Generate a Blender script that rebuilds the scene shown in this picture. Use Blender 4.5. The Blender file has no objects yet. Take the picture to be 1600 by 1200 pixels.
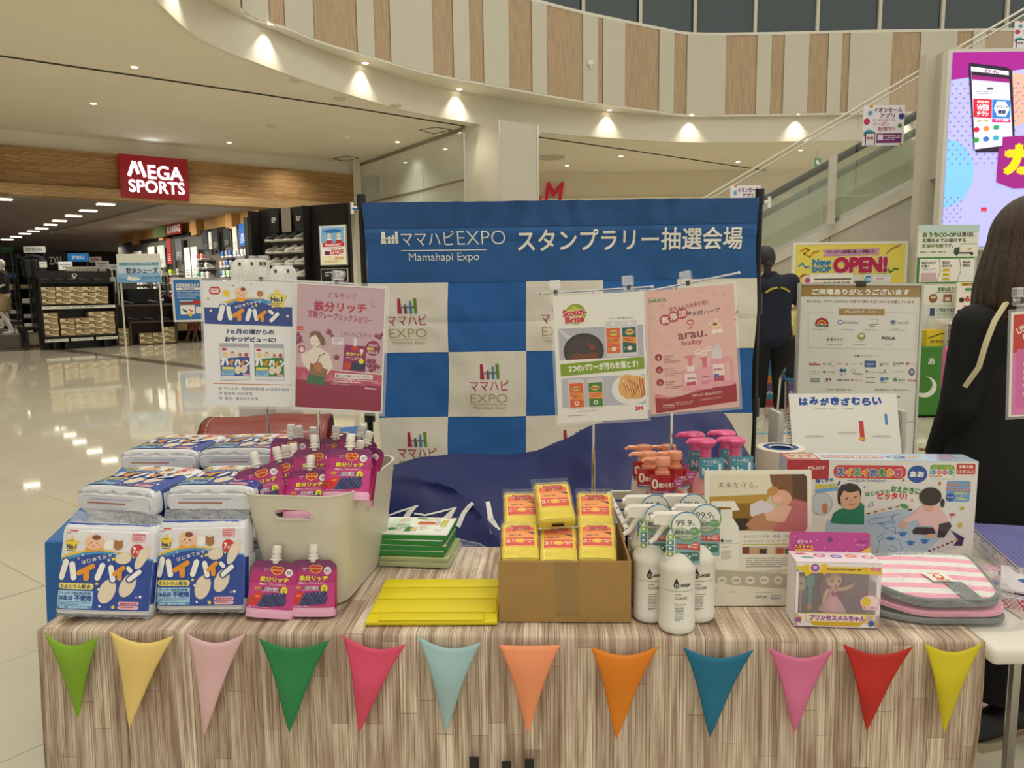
import bpy,bmesh,math,random
from mathutils import Vector,Matrix,noise
R = math.radians
SC = bpy.context.scene
COL = SC.collection
# ------------------------------------------------------------------ camera, world, light, exposure
F,PITCH,ROLL,CAMZ = 1150.0,R(-7.4),R(0.8),1.35
cam = bpy.data.cameras.new('camera'); cam.sensor_width = 36; cam.lens = F/1600*36; cam.clip_end = 200
camo = bpy.data.objects.new('camera',cam); COL.objects.link(camo)
camo.matrix_world = Matrix.Translation((0,0,CAMZ)) @ Matrix.Rotation(R(90)+PITCH,4,'X') @ Matrix.Rotation(-ROLL,4,'Z')
SC.camera = camo
SC.view_settings.view_transform = 'Standard'; SC.view_settings.look = 'None'
SC.view_settings.gamma = 1; SC.view_settings.use_curve_mapping = False
SC.view_settings.exposure = 0.0
SC.cycles.max_bounces = 6; SC.cycles.transparent_max_bounces = 24
world = bpy.data.worlds.new('mall_ambient'); SC.world = world; world.use_nodes = True
wb = world.node_tree.nodes['Background']; wb.inputs[0].default_value = (1,.945,.80,1); wb.inputs[1].default_value = .80

def area(name,loc,rot,sx,sy,power,col=(1,.95,.83)):
    l = bpy.data.lights.new(name,'AREA'); l.shape = 'RECTANGLE'; l.size = sx; l.size_y = sy; l.energy = power; l.color = col
    o = bpy.data.objects.new(name,l); o.location = loc; o.rotation_euler = rot; COL.objects.link(o); return o
def spot(name,loc,power,ang=110,blend=.8,rot=(0,0,0),col=(1,.94,.8),size=.05):
    l = bpy.data.lights.new(name,'SPOT'); l.energy = power; l.spot_size = R(ang); l.spot_blend = blend; l.color = col; l.shadow_soft_size = size
    o = bpy.data.objects.new(name,l); o.location = loc; o.rotation_euler = rot; COL.objects.link(o); return o
# the atrium's high ceiling lamps
area('atrium_lamp',(-1.5,2.5,12),(0,0,0),3.0,3.0,330)
for x,y,w in [(-15+3.2*i,6+2.6*j,135) for i in range(4) for j in range(3)]+[(-9.5,16,170),(-6.5,17.5,170),(-3.6,19.5,170),(-6,21,110)]+[(x,23,165) for x in (1.5,4,6.5,9,11.5)]: spot('ceiling_fill_spot',(x,y,5.15),w,135,.9,size=.07)  # bare fill spots without fixtures, added to brighten floor and lower ceiling
area('atrium_lamp',(5,9,12),(0,0,0),4,4,170)
area('atrium_lamp',(2.5,-2.5,11),(0,0,0),3,3,230)

def ray(px,py):
    x = (px-800)/F; y = -(py-600)/F; c,s = math.cos(ROLL),math.sin(ROLL)
    xr = c*x+s*y; yr = -s*x+c*y; cp,sp = math.cos(PITCH),math.sin(PITCH)
    return Vector((xr,cp-sp*yr,sp+cp*yr))
def az(px,py,z): d = ray(px,py); return Vector((0,0,CAMZ))+d*((z-CAMZ)/d.z)
def ay(px,py,Y): d = ray(px,py); return Vector((0,0,CAMZ))+d*(Y/d.y)

# ------------------------------------------------------------------ colours and materials
def lin(h,a=1):
    if not isinstance(h,str): return (h[0],h[1],h[2],a)
    h = h.lstrip('#')
    if len(h) == 3: h = ''.join(c*2 for c in h)
    o = []
    for i in (0,2,4):
        v = int(h[i:i+2],16)/255
        o.append(v/12.92 if v <= .04045 else ((v+.055)/1.055)**2.4)
    return (o[0],o[1],o[2],a)
MATS = {}
def mat(name,col='#fff',rough=.5,metal=0,coat=0,noise_amt=0,nscale=20,bump=0,bscale=60,spec=.5,emit=0,trans=0,alpha=1,attr=False,sheen=0,stretch=(1,1,1)):
    if name in MATS: return MATS[name]
    m = bpy.data.materials.new(name); m.use_nodes = True; MATS[name] = m
    nt = m.node_tree; b = nt.nodes['Principled BSDF']; L = nt.links.new
    b.inputs['Base Color'].default_value = lin(col); b.inputs['Roughness'].default_value = rough
    b.inputs['Metallic'].default_value = metal; b.inputs['Coat Weight'].default_value = coat
    b.inputs['Coat Roughness'].default_value = .08
    b.inputs['Specular IOR Level'].default_value = spec; b.inputs['Transmission Weight'].default_value = trans
    b.inputs['Alpha'].default_value = alpha; b.inputs['Sheen Weight'].default_value = sheen
    if attr:
        a = nt.nodes.new('ShaderNodeAttribute'); a.attribute_name = 'Col'; L(a.outputs['Color'],b.inputs['Base Color'])
        if emit: L(a.outputs['Color'],b.inputs['Emission Color']); b.inputs['Emission Strength'].default_value = emit
    elif emit:
        b.inputs['Emission Color'].default_value = lin(col); b.inputs['Emission Strength'].default_value = emit
    tc = nt.nodes.new('ShaderNodeTexCoord'); mp = nt.nodes.new('ShaderNodeMapping'); L(tc.outputs['Object'],mp.inputs[0]); mp.inputs['Scale'].default_value = stretch
    if noise_amt and not attr:
        n = nt.nodes.new('ShaderNodeTexNoise'); n.inputs['Scale'].default_value = nscale; n.inputs['Detail'].default_value = 6
        L(mp.outputs[0],n.inputs[0])
        r = nt.nodes.new('ShaderNodeValToRGB'); c = lin(col)
        r.color_ramp.elements[0].position = .3; r.color_ramp.elements[1].position = .7
        r.color_ramp.elements[0].color = [v*(1-noise_amt) for v in c[:3]]+[1]
        r.color_ramp.elements[1].color = [min(1,v*(1+noise_amt)) for v in c[:3]]+[1]
        L(n.outputs[0],r.inputs[0]); L(r.outputs[0],b.inputs['Base Color'])
    if bump:
        n = nt.nodes.new('ShaderNodeTexNoise'); n.inputs['Scale'].default_value = bscale; n.inputs['Detail'].default_value = 4; L(mp.outputs[0],n.inputs[0])
        u = nt.nodes.new('ShaderNodeBump'); u.inputs['Strength'].default_value = bump; u.inputs['Distance'].default_value = .01
        L(n.outputs[0],u.inputs['Height']); L(u.outputs[0],b.inputs['Normal'])
    return m
def film(name,col='#fff',clear=.8,rough=.12,bump=.6,bscale=40):
    m = bpy.data.materials.new(name); m.use_nodes = True; MATS[name] = m; nt = m.node_tree; L = nt.links.new
    nt.nodes.clear(); out = nt.nodes.new('ShaderNodeOutputMaterial'); mx = nt.nodes.new('ShaderNodeMixShader')
    tr = nt.nodes.new('ShaderNodeBsdfTransparent'); b = nt.nodes.new('ShaderNodeBsdfPrincipled')
    b.inputs['Base Color'].default_value = lin(col); b.inputs['Roughness'].default_value = rough; b.inputs['Specular IOR Level'].default_value = .9
    lw = nt.nodes.new('ShaderNodeLayerWeight'); lw.inputs[0].default_value = .25
    ma = nt.nodes.new('ShaderNodeMath'); ma.operation = 'MULTIPLY_ADD'; ma.inputs[1].default_value = .45; ma.inputs[2].default_value = 1-clear; ma.use_clamp = True
    L(lw.outputs['Fresnel'],ma.inputs[0]); L(ma.outputs[0],mx.inputs[0]); L(tr.outputs[0],mx.inputs[1]); L(b.outputs[0],mx.inputs[2]); L(mx.outputs[0],out.inputs[0])
    if bump:
        n = nt.nodes.new('ShaderNodeTexNoise'); n.inputs['Scale'].default_value = bscale; n.inputs['Detail'].default_value = 3
        tc = nt.nodes.new('ShaderNodeTexCoord'); L(tc.outputs['Object'],n.inputs[0])
        u = nt.nodes.new('ShaderNodeBump'); u.inputs['Strength'].default_value = bump; u.inputs['Distance'].default_value = .02
        L(n.outputs[0],u.inputs['Height']); L(u.outputs[0],b.inputs['Normal']); L(u.outputs[0],lw.inputs['Normal'])
    return m
PAPER = mat('printed_paper',rough=.5,attr=True)
GLOSSP = mat('printed_gloss',rough=.22,coat=.5,attr=True)
BAGP = mat('printed_film',rough=.3,coat=.25,attr=True,bump=.2,bscale=35)
CLOTHP = mat('printed_cloth',rough=.75,attr=True,bump=.08,bscale=9,sheen=.2)
SCREEN = mat('lit_screen',rough=.3,attr=True,emit=.62)
LIGHTBOX = mat('lit_print',rough=.4,attr=True,emit=.25)
WHITE = mat('white_plastic','#e9e6dc',.35,noise_amt=.02)
WALLW = mat('painted_white','#d8d2c0',.75,noise_amt=.02,nscale=2)
CEILM = mat('ceiling_white','#e0dac8',.8,noise_amt=.02,nscale=1)
BLACK = mat('black_plastic','#0c0c0d',.45)
BLKM = mat('black_metal','#101011',.35,metal=.3)
STEEL = mat('brushed_steel','#b9b8b2',.25,metal=1)
CHROME = mat('chrome','#dcdcdc',.12,metal=1)
CLEAR = film('clear_plastic','#ffffff',.86,.08,.1)
WRAP = film('clear_wrap','#ffffff',.95,.08,1.2,26)
GLASS = film('shop_glass','#dfe8e0',.95,.02,0)
EMITW = mat('lamp_disc','#fff3d8',emit=9)

# ------------------------------------------------------------------ mesh builder
class MB:
    def __init__(s): s.v = []; s.f = []; s.m = []; s.c = []
    def add(s,vs,fs,mi=0):
        k = len(s.v); s.v += [tuple(v) for v in vs]
        for f in fs: s.f.append([i+k for i in f]); s.m.append(mi)
    def box(s,x0,y0,z0,x1,y1,z1,mi=0,M=None):
        vs = [Vector(p) for p in ((x0,y0,z0),(x1,y0,z0),(x1,y1,z0),(x0,y1,z0),(x0,y0,z1),(x1,y0,z1),(x1,y1,z1),(x0,y1,z1))]
        if M: vs = [M @ v for v in vs]
        s.add(vs,[(0,3,2,1),(4,5,6,7),(0,1,5,4),(1,2,6,5),(2,3,7,6),(3,0,4,7)],mi); return s
    def rbox(s,x0,y0,z0,x1,y1,z1,r=.004,seg=2,mi=0,M=None):
        b = bmesh.new(); bmesh.ops.create_cube(b,size=1)
        for v in b.verts: v.co = Vector(((x0+x1)/2+v.co.x*(x1-x0),(y0+y1)/2+v.co.y*(y1-y0),(z0+z1)/2+v.co.z*(z1-z0)))
        bmesh.ops.bevel(b,geom=b.edges[:],offset=r,segments=seg,profile=.5,affect='EDGES')
        s.bm(b,mi,M); return s
    def bm(s,b,mi=0,M=None):
        b.verts.index_update(); vs = [M @ v.co if M else v.co.copy() for v in b.verts]
        s.add(vs,[[v.index for v in f.verts] for f in b.faces],mi); b.free()
    def prism(s,poly,z0,z1,mi=0,M=None):
        n = len(poly); vs = [Vector((p[0],p[1],z0)) for p in poly]+[Vector((p[0],p[1],z1)) for p in poly]
        if M: vs = [M @ v for v in vs]
        s.add(vs,[list(range(n))[::-1],list(range(n,2*n))]+[(i,(i+1) % n,n+(i+1) % n,n+i) for i in range(n)],mi); return s
    def lathe(s,prof,c=(0,0,0),n=24,mi=0,M=None,sx=1,sy=1,cap=True):
        vs = []
        for r,z in prof:
            for k in range(n):
                a = 2*math.pi*k/n; vs.append(Vector((c[0]+r*sx*math.cos(a),c[1]+r*sy*math.sin(a),c[2]+z)))
        if M: vs = [M @ v for v in vs]
        fs = [(i*n+k,i*n+(k+1) % n,(i+1)*n+(k+1) % n,(i+1)*n+k) for i in range(len(prof)-1) for k in range(n)]
        if cap: fs += [list(range(n))[::-1],[(len(prof)-1)*n+k for k in range(n)]]
        s.add(vs,fs,mi); return s
    def tube(s,pts,r,n=8,mi=0,cap=True):
        pts = [Vector(p) for p in pts]; rs = r if isinstance(r,(list,tuple)) else [r]*len(pts); vs = []; up = None
        for i,p in enumerate(pts):
            t = (pts[min(i+1,len(pts)-1)]-pts[max(i-1,0)]).normalized()
            if up is None: up = Vector((0,0,1)) if abs(t.z) < .9 else Vector((1,0,0))
            a = t.cross(up).normalized(); up = a.cross(t).normalized(); 
            for k in range(n):
                w = 2*math.pi*k/n; vs.append(p+(a*math.cos(w)+up*math.sin(w))*rs[i])
        fs = [(i*n+k,i*n+(k+1) % n,(i+1)*n+(k+1) % n,(i+1)*n+k) for i in range(len(pts)-1) for k in range(n)]
        if cap: fs += [list(range(n))[::-1],[(len(pts)-1)*n+k for k in range(n)]]
        s.add(vs,fs,mi); return s
    def grid(s,fn,nu,nv,mi=0,wrap=False):
        vs = [fn(i/nu,j/nv) for j in range(nv+1) for i in range(nu+1)]
        s.add(vs,[(j*(nu+1)+i,j*(nu+1)+i+1,(j+1)*(nu+1)+i+1,(j+1)*(nu+1)+i) for j in range(nv) for i in range(nu)],mi); return s
    def mesh(s,name,mats,smooth=35):
        me = bpy.data.meshes.new(name); me.from_pydata(s.v,[],s.f)
        for m in (mats if isinstance(mats,(list,tuple)) else [mats]): me.materials.append(m)
        me.polygons.foreach_set('material_index',s.m)
        if smooth:
            me.polygons.foreach_set('use_smooth',[True]*len(me.polygons)); me.set_sharp_from_angle(angle=R(smooth))
        me.update(); return me
    def o(s,name,mats,parent=None,smooth=35,**k): return link(name,s.mesh(name,mats,smooth),parent,**k)
def link(name,me,parent=None,loc=None,rot=None,**props):
    o = bpy.data.objects.new(name,me); COL.objects.link(o)
    if parent: o.parent = parent
    if loc is not None: o.location = loc
    if rot is not None: o.rotation_euler = rot
    for k,v in props.items(): o[k] = v
    return o
def T(name,label,cat,loc=(0,0,0),rz=0,group=None,M=None):
    o = bpy.data.objects.new(name,None); COL.objects.link(o); o.empty_display_size = .05
    if M is not None: o.matrix_world = M
    else: o.location = loc; o.rotation_euler = (0,0,rz)
    o['label'] = label; o['category'] = cat
    if group: o['group'] = group
    return o
def S(mb,name,mats,smooth=35,parent=None):
    o = mb.o(name,mats,parent,smooth)
    if parent is None: o['kind'] = 'structure'
    return o
def SE(name):
    o = bpy.data.objects.new(name,None); COL.objects.link(o); o['kind'] = 'structure'; return o
def dup(root,label=None,group=None,loc=None,rot=None,M=None):
    r = root.copy(); COL.objects.link(r)
    if label: r['label'] = label
    if group: r['group'] = group
    if M is not None: r.matrix_world = M
    if loc is not None: r.location = loc
    if rot is not None: r.rotation_euler = rot
    def rec(a,b):
        for ch in list(KIDS.get(a,[])):
            c = ch.copy(); COL.objects.link(c); c.parent = b; rec(ch,c)
    rec(root,r); return r
KIDS = {}
def freeze(root):
    for c in list(COL.objects):
        if c.parent == root: KIDS.setdefault(root,[]).append(c); freeze(c)
    return root
def frame(p0,p1,up=None):
    """rigid frame: origin p0, X towards p1, Z up (perpendicular)"""
    p0,p1 = Vector(p0),Vector(p1); x = (p1-p0).normalized(); z = Vector((0,0,1)) if up is None else Vector(up)
    y = z.cross(x).normalized(); z = x.cross(y).normalized()
    return Matrix(((x.x,y.x,z.x,p0.x),(x.y,y.y,z.y,p0.y),(x.z,y.z,z.z,p0.z),(0,0,0,1)))

# ------------------------------------------------------------------ flat print (lettering, posters, packs) as thin coloured mesh layers
GC = {}
def glyphs(s,b):
    k = (s,round(b,4))
    if k not in GC:
        c = bpy.data.curves.new('t','FONT'); c.body = s; c.resolution_u = 3; c.offset = b
        o = bpy.data.objects.new('t',c); m = bpy.data.meshes.new_from_object(o)
        GC[k] = ([(v.co.x,v.co.y) for v in m.vertices],[list(p.vertices) for p in m.polygons])
        bpy.data.objects.remove(o); bpy.data.curves.remove(c); bpy.data.meshes.remove(m)
    return GC[k]
class Art:
    def __init__(s,x0,y0,x1,y1,bg=None):
        s.b = (x0,y0,x1,y1); s.it = []; s.rnd = random.Random(int(x0*7+y0*3+x1))
        if bg: s.r(x0,y0,x1,y1,bg)
    def add(s,vs,fs,c):
        xs = [v[0] for v in vs]; ys = [v[1] for v in vs]; bb = (min(xs),min(ys),max(xs),max(ys))
        L = 0
        for q in s.it:
            b = q[4]
            if b[0] < bb[2] and bb[0] < b[2] and b[1] < bb[3] and bb[1] < b[3]: L = max(L,q[3]+1+q[5])
        s.it.append((vs,fs,c,L,bb,max(v[2] for v in vs) if len(vs[0]) > 2 else 0)); return s
    def r(s,x0,y0,x1,y1,c): return s.add([(x0,y0),(x1,y0),(x1,y1),(x0,y1)],[(0,1,2,3)],c)
    def p(s,pts,c): return s.add(list(pts),[list(range(len(pts)))],c)
    def rr(s,x0,y0,x1,y1,c,q=None,n=5):
        q = min(x1-x0,y1-y0)/2 if q is None else q; pts = []
        for cx,cy,a in ((x1-q,y0+q,-90),(x1-q,y1-q,0),(x0+q,y1-q,90),(x0+q,y0+q,180)):
            for k in range(n+1): w = R(a+90*k/n); pts.append((cx+q*math.cos(w),cy+q*math.sin(w)))
        return s.p(pts,c)
    def e(s,cx,cy,rx,ry,c,rot=0,n=24,a0=0,a1=360):
        pts = []; k2 = n if a1-a0 >= 360 else n+1
        for k in range(k2):
            w = R(a0+(a1-a0)*k/n); x = rx*math.cos(w); y = ry*math.sin(w); cr,sr = math.cos(R(rot)),math.sin(R(rot))
            pts.append((cx+x*cr-y*sr,cy+x*sr+y*cr))
        return s.p(pts,c)
    def l(s,pts,w,c):
        vs = []; fs = []
        for a,b in zip(pts,pts[1:]):
            dx,dy = b[0]-a[0],b[1]-a[1]; d = math.hypot(dx,dy) or 1; nx,ny = -dy/d*w/2,dx/d*w/2; ex,ey = dx/d*w*.2,dy/d*w*.2; k = len(vs)
            vs += [(a[0]+nx-ex,a[1]+ny-ey),(b[0]+nx+ex,b[1]+ny+ey),(b[0]-nx+ex,b[1]-ny+ey),(a[0]-nx-ex,a[1]-ny-ey)]; fs.append((k,k+1,k+2,k+3))
        return s.add(vs,fs,c)
    def cap(s,a,b,w,c,n=6):
        dx,dy = b[0]-a[0],b[1]-a[1]; t = math.atan2(dy,dx); pts = []
        for k in range(n+1): u = t-math.pi/2+math.pi*k/n; pts.append((b[0]+w/2*math.cos(u),b[1]+w/2*math.sin(u)))
        for k in range(n+1): u = t+math.pi/2+math.pi*k/n; pts.append((a[0]+w/2*math.cos(u),a[1]+w/2*math.sin(u)))
        return s.p(pts,c)
    def star(s,cx,cy,r,c,inner=.5,n=5,rot=-90):
        return s.p([(cx+(r if k % 2 == 0 else r*inner)*math.cos(R(rot+k*180/n)),cy+(r if k % 2 == 0 else r*inner)*math.sin(R(rot+k*180/n))) for k in range(2*n)],c)
    def dots(s,x0,y0,x1,y1,st,r,c):
        vs = []; fs = []; j = 0; y = y0
        while y < y1:
            x = x0+(st/2 if j % 2 else 0)
            while x < x1:
                k = len(vs); vs += [(x-r,y),(x,y-r),(x+r,y),(x,y+r)]; fs.append((k,k+1,k+2,k+3)); x += st
            y += st*.6; j += 1
        return s.add(vs,fs,c) if vs else s
    def t(s,txt,x0,y0,x1,y1,c,b=0,o=None,ow=.04,rot=0,arc=0):
        vs,fs = glyphs(txt,min(b,0)); b = max(b,0); xs = [v[0] for v in vs]; ys = [v[1] for v in vs]
        ax,bx,a_y,b_y = min(xs)-b,max(xs)+b,min(ys)-b,max(ys)+b; sx = (x1-x0)/(bx-ax); sy = (y1-y0)/(b_y-a_y)
        cx,cy = (x0+x1)/2,(y0+y1)/2; cr,sr = math.cos(R(rot)),math.sin(R(rot))
        def tf(v):
            x = x0+(v[0]-ax)*sx-cx; y = y1-(v[1]-a_y)*sy-cy
            return (cx+x*cr-y*sr,cy+x*sr+y*cr)
        def fat(r,n):
            V,Fs = [],[]
            for k in range(n):
                dx,dy = (r*math.cos(6.2832*(k+.5)/n),r*math.sin(6.2832*(k+.5)/n)) if r else (0,0); q = len(V); V += [(*tf((v[0]+dx,v[1]+dy)),k*.25) for v in vs]; Fs += [[i+q for i in f] for f in fs]
            return V,Fs
        if o: s.add(*fat(b+ow,8),o)
        return s.add(*(fat(b,4 if b < .035 else 6) if b > .008 else fat(0,1)),c)
    def lines(s,x0,y0,x1,y1,n,c,dens=.8,th=.45):
        vs = []; fs = []; h = (y1-y0)/n
        for j in range(n):
            x = x0; xe = x1 if j < n-1 else x0+(x1-x0)*s.rnd.uniform(.5,1)
            while x < xe:
                w = h*s.rnd.uniform(.25,.7)
                if s.rnd.random() < dens:
                    k = len(vs); ya = y0+j*h; q = h*th; yo = s.rnd.uniform(0,.15)*h
                    vs += [(x,ya+yo),(min(xe,x+w),ya+yo),(min(xe,x+w),ya+q+yo),(x,ya+q+yo)]; fs.append((k,k+1,k+2,k+3))
                x += w+h*.15
        return s.add(vs,fs,c)
    def mesh(s,name,fn,m=PAPER,nu=0,nv=0,clip=False,eps=.0003):
        """fn(u, v, off) -> point; u right, v up (0..1)"""
        x0,y0,x1,y1 = s.b; W,H = x1-x0,y1-y0; V = []; Fc = []; Cc = []; table = []
        for vs,fs,c,L,bb,hh in s.it:
            k = len(V); V += [((v[0]-x0)/W,(y1-v[1])/H,L+(v[2] if len(v) > 2 else 0)) for v in vs]; table.append(lin(c))
            for f in fs: Fc.append([i+k for i in f]); Cc.append(len(table)-1)
        b = bmesh.new(); bv = [b.verts.new(v) for v in V]; lay = b.faces.layers.int.new('c')
        for f,c in zip(Fc,Cc):
            try: q = b.faces.new([bv[i] for i in f]); q[lay] = c
            except ValueError: pass
        if clip:
            for co,no in (((0,0,0),(-1,0,0)),((1,0,0),(1,0,0)),((0,0,0),(0,-1,0)),((0,1,0),(0,1,0))):
                bmesh.ops.bisect_plane(b,geom=b.verts[:]+b.edges[:]+b.faces[:],plane_co=co,plane_no=no,clear_outer=True)
        for i in range(1,nu): bmesh.ops.bisect_plane(b,geom=b.verts[:]+b.edges[:]+b.faces[:],plane_co=(i/nu,0,0),plane_no=(1,0,0))
        for i in range(1,nv): bmesh.ops.bisect_plane(b,geom=b.verts[:]+b.edges[:]+b.faces[:],plane_co=(0,i/nv,0),plane_no=(0,1,0))
        if nu and nv:
            G = [[fn(i/nu,j/nv,0) for i in range(nu+1)] for j in range(nv+1)]; O = fn(.5,.5,1)-fn(.5,.5,0); NG = None
            NG = [[(fn(i/nu,j/nv,.01)-G[j][i])*100 for i in range(nu+1)] for j in range(nv+1)]
            for v in b.verts:
                a_,c_ = min(max(v.co.x,0),1)*nu,min(max(v.co.y,0),1)*nv; i,j = min(int(a_),nu-1),min(int(c_),nv-1); a_ -= i; c_ -= j
                w = ((1-a_)*(1-c_),a_*(1-c_),(1-a_)*c_,a_*c_); q = (G[j][i],G[j][i+1],G[j+1][i],G[j+1][i+1]); m_ = (NG[j][i],NG[j][i+1],NG[j+1][i],NG[j+1][i+1]); o = (v.co.z+1)*eps
                v.co = sum((q[k]*w[k]+m_[k]*(w[k]*o) for k in range(4)),Vector())
        else:
            for v in b.verts: v.co = fn(v.co.x,v.co.y,(v.co.z+1)*eps)
        me = bpy.data.meshes.new(name); cols = []
        for f in b.faces: cols += list(table[f[lay]])*len(f.verts)
        b.to_mesh(me); b.free(); at = me.color_attributes.new('Col','FLOAT_COLOR','CORNER'); at.data.foreach_set('color',cols)
        me.materials.append(m); return me
    def flat(s,name,w,h,parent=None,m=PAPER,x=None,y=0,z=0,eps=.0003,clip=False,top=False,loc=None,rot=None):
        x = -w/2 if x is None else x
        fn = (lambda u,v,o: Vector((x+u*w,y+v*h,z+o))) if top else (lambda u,v,o: Vector((x+u*w,y-o,z+v*h)))
        return link(name,s.mesh(name,fn,m,clip=clip,eps=eps),parent,loc,rot)
# ------------------------------------------------------------------ floor: big glossy tiles, each near one its own piece
def proj(p):
    q = camo.matrix_world.inverted() @ Vector(p); return 800+F*q.x/-q.z,600-F*q.y/-q.z,-q.z
TILEM = mat('glossy_tile','#cfc8b4',.045,noise_amt=.03,nscale=1.5,spec=.55)
GROUT = mat('tile_joint','#5d574b',.8)
E1,E2,TS = Vector((.8,-.6,0)),Vector((.6,.8,0)),.672
flo = SE('floor'); tilemb = MB(); tilemb.rbox(-TS/2+.0015,-TS/2+.0015,-.012,TS/2-.0015,TS/2-.0015,0,.0012,1)
tileme = tilemb.mesh('tile',TILEM,0); far = MB(); near = []
trz = math.atan2(E1.y,E1.x)
for i in range(-70,75):
    for j in range(-14,75):
        m0 = -3.74+(i+.5)*TS; n0 = 1.99+(j+.5)*TS; c = E1*m0+E2*n0
        if not (-45 < c.x < 40 and -6 < c.y < 50): continue
        ok = False
        if 1.5 < c.y < 9.6:
            px,py,d = proj(c); ok = (-90 < px < 640 and 545 < py < 1330) or (1165 < px < 1700 and 610 < py < 1330)
        if ok: near.append(c)
        else:
            h = TS/2-.0015; q = [c+E1*a*h+E2*b*h for a,b in ((-1,-1),(1,-1),(1,1),(-1,1))]; far.add(q,[(0,1,2,3)])
for c in near[:300]:
    link('tile',tileme,flo,c,(0,0,trz))
g = MB(); g.box(-45,-6,-.06,40,50,-.0125,0); g.o('floor_bed',GROUT,flo,0)
ft = far.o('far_tiles',TILEM,flo,0); ft['kind'] = 'stuff'
tb = MB(); a,b = az(92,546,0),az(330,576,0); d = (b-a).normalized(); a -= d*4; b += d*6; n = Vector((-d.y,d.x,0))*.16
tb.add([p+Vector((0,0,.001)) for p in (a-n,b-n,b+n,a+n)],[(0,1,2,3)]); S(tb,'trim_4',mat('brown_stone_strip','#6f6756',.15))
bt = MB(); a,b = az(1165,678,0),az(1290,680,0); a -= Vector((.5,0,0)); b += Vector((.3,0,0)); n = Vector((0,.03,0))
bt.box(a.x,a.y-.025,0,b.x,a.y+.025,.001); o = bt.o('floor_tape',mat('blue_tape','#2f8fb5',.5)); o['label'] = 'strip of blue tape stuck on the floor tiles behind the backdrop'; o['category'] = 'tape'

# ------------------------------------------------------------------ atrium edge
LIP = [(-3.0,-5),(-3.6,1),(-4.25,6)]+[(p.x,p.y) for p in (az(x,y,5.2) for x,y in ((245,0),(300,50),(350,77),(410,100),(475,124),(540,145),(620,168),(675,180),(730,190),(800,200),(860,207),(930,213),(1000,218),(1060,221),(1120,221.5)))]+[(7.9,20.55),(11,20.6),(16,20.6),(26,20.6)]
OUT = []
for x,y in LIP:
    if x < -4 or y < 11: OUT.append((-40,y*1.0+(0 if y < 12 else (y-12)*1.5)))
    elif y < 17.5: t = (y-11)/6.5; OUT.append((-40+(t*t)*20,30+t*18))
    else: OUT.append((x*1.2-4,48))
def smooth_path(pts,n=4):
    out = []
    for i in range(len(pts)-1):
        p0,p1,p2,p3 = pts[max(i-1,0)],pts[i],pts[i+1],pts[min(i+2,len(pts)-1)]
        for j in range(n):
            t = j/n; out.append(tuple(.5*((2*p1[q])+(-p0[q]+p2[q])*t+(2*p0[q]-5*p1[q]+4*p2[q]-p3[q])*t*t+(-p0[q]+3*p1[q]-3*p2[q]+p3[q])*t**3) for q in (0,1)))
    return out+[pts[-1]]
LIPs = smooth_path(LIP,4); OUTs = []
for a,b in zip(OUT,OUT[1:]): OUTs += [(a[0]+(b[0]-a[0])*j/4,a[1]+(b[1]-a[1])*j/4) for j in range(4)]
OUTs.append(OUT[-1]); LIP0 = LIP; LIP,OUT = LIPs,OUTs
c = MB(); k = len(LIP)
c.add([(x,y,5.2) for x,y in LIP]+[(x,y,5.2) for x,y in OUT],[(i,i+1,k+i+1,k+i) for i in range(k-1)])
c.add([(x,y,5.3) for x,y in LIP]+[(x,y,5.3) for x,y in OUT],[(i,i+1,k+i+1,k+i) for i in range(k-1)])
S(c,'ceiling',CEILM,0)
def wallstrip(mb,pts,z0,z1,th=.08,mi=0):
    n = len(pts); nor = []
    for i in range(n):
        a,b = pts[max(i-1,0)],pts[min(i+1,n-1)]; dx,dy = b[0]-a[0],b[1]-a[1]; d = math.hypot(dx,dy); nor.append((-dy/d*th,dx/d*th))
    q = [(x,y) for x,y in pts]; w = [(x+nx,y+ny) for (x,y),(nx,ny) in zip(pts,nor)]
    vs = [(x,y,z0) for x,y in q]+[(x,y,z1) for x,y in q]+[(x,y,z0) for x,y in w]+[(x,y,z1) for x,y in w]
    fs = []
    for i in range(n-1): fs += [(i,i+1,n+i+1,n+i),(2*n+i+1,2*n+i,3*n+i,3*n+i+1),(i+1,i,2*n+i,2*n+i+1),(n+i,n+i+1,3*n+i+1,3*n+i)]
    mb.add(vs,fs,mi); return nor
ls = LIP
lp = MB(); wallstrip(lp,ls,5.185,5.86,.1); S(lp,'trim_1',WALLW,50)
# balustrade base line (z 5.85), a little inside the lip
PZ = 5.85
BAL = [(-2.7,-5),(-3.2,1),(-3.85,7.5),(-4.05,11.2)]+[(p.x,p.y) for p in (az(x,y,PZ) for x,y in ((385,24),(447,44),(500,66),(560,84),(611,99),(677,117),(758,132),(856,150),(910,159),(975,168),(1028,175),(1080,180.5),(1180,180),(1285,178),(1400,176),(1560,174)))]+[(16,20.3),(26,20.3)]
bs = smooth_path(BAL,4)
sf = MB(); k = len(bs)
back = [(x-.9 if y < 16 else x-.25,y+.9) for x,y in bs]
sf.add([(x,y,PZ) for x,y in bs]+[(x,y,PZ) for x,y in back],[(i,i+1,k+i+1,k+i) for i in range(k-1)]); S(sf,'trim_2',CEILM,0)
BT = 7.88
bw = MB(); wallstrip(bw,[(x-.03 if y < 16 else x,y+.04) for x,y in bs],PZ,BT,.12)
bal = SE('wall_back'); bw.o('backing',WALLW,bal,40)
trm = MB(); wallstrip(trm,[(x,y-.02) for x,y in bs],BT,BT+.07,.2); wallstrip(trm,[(x,y-.02) for x,y in bs],PZ-.02,PZ+.02,.2); S(trm,'trim_3',mat('white_trim','#dedace',.5),40)
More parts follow.
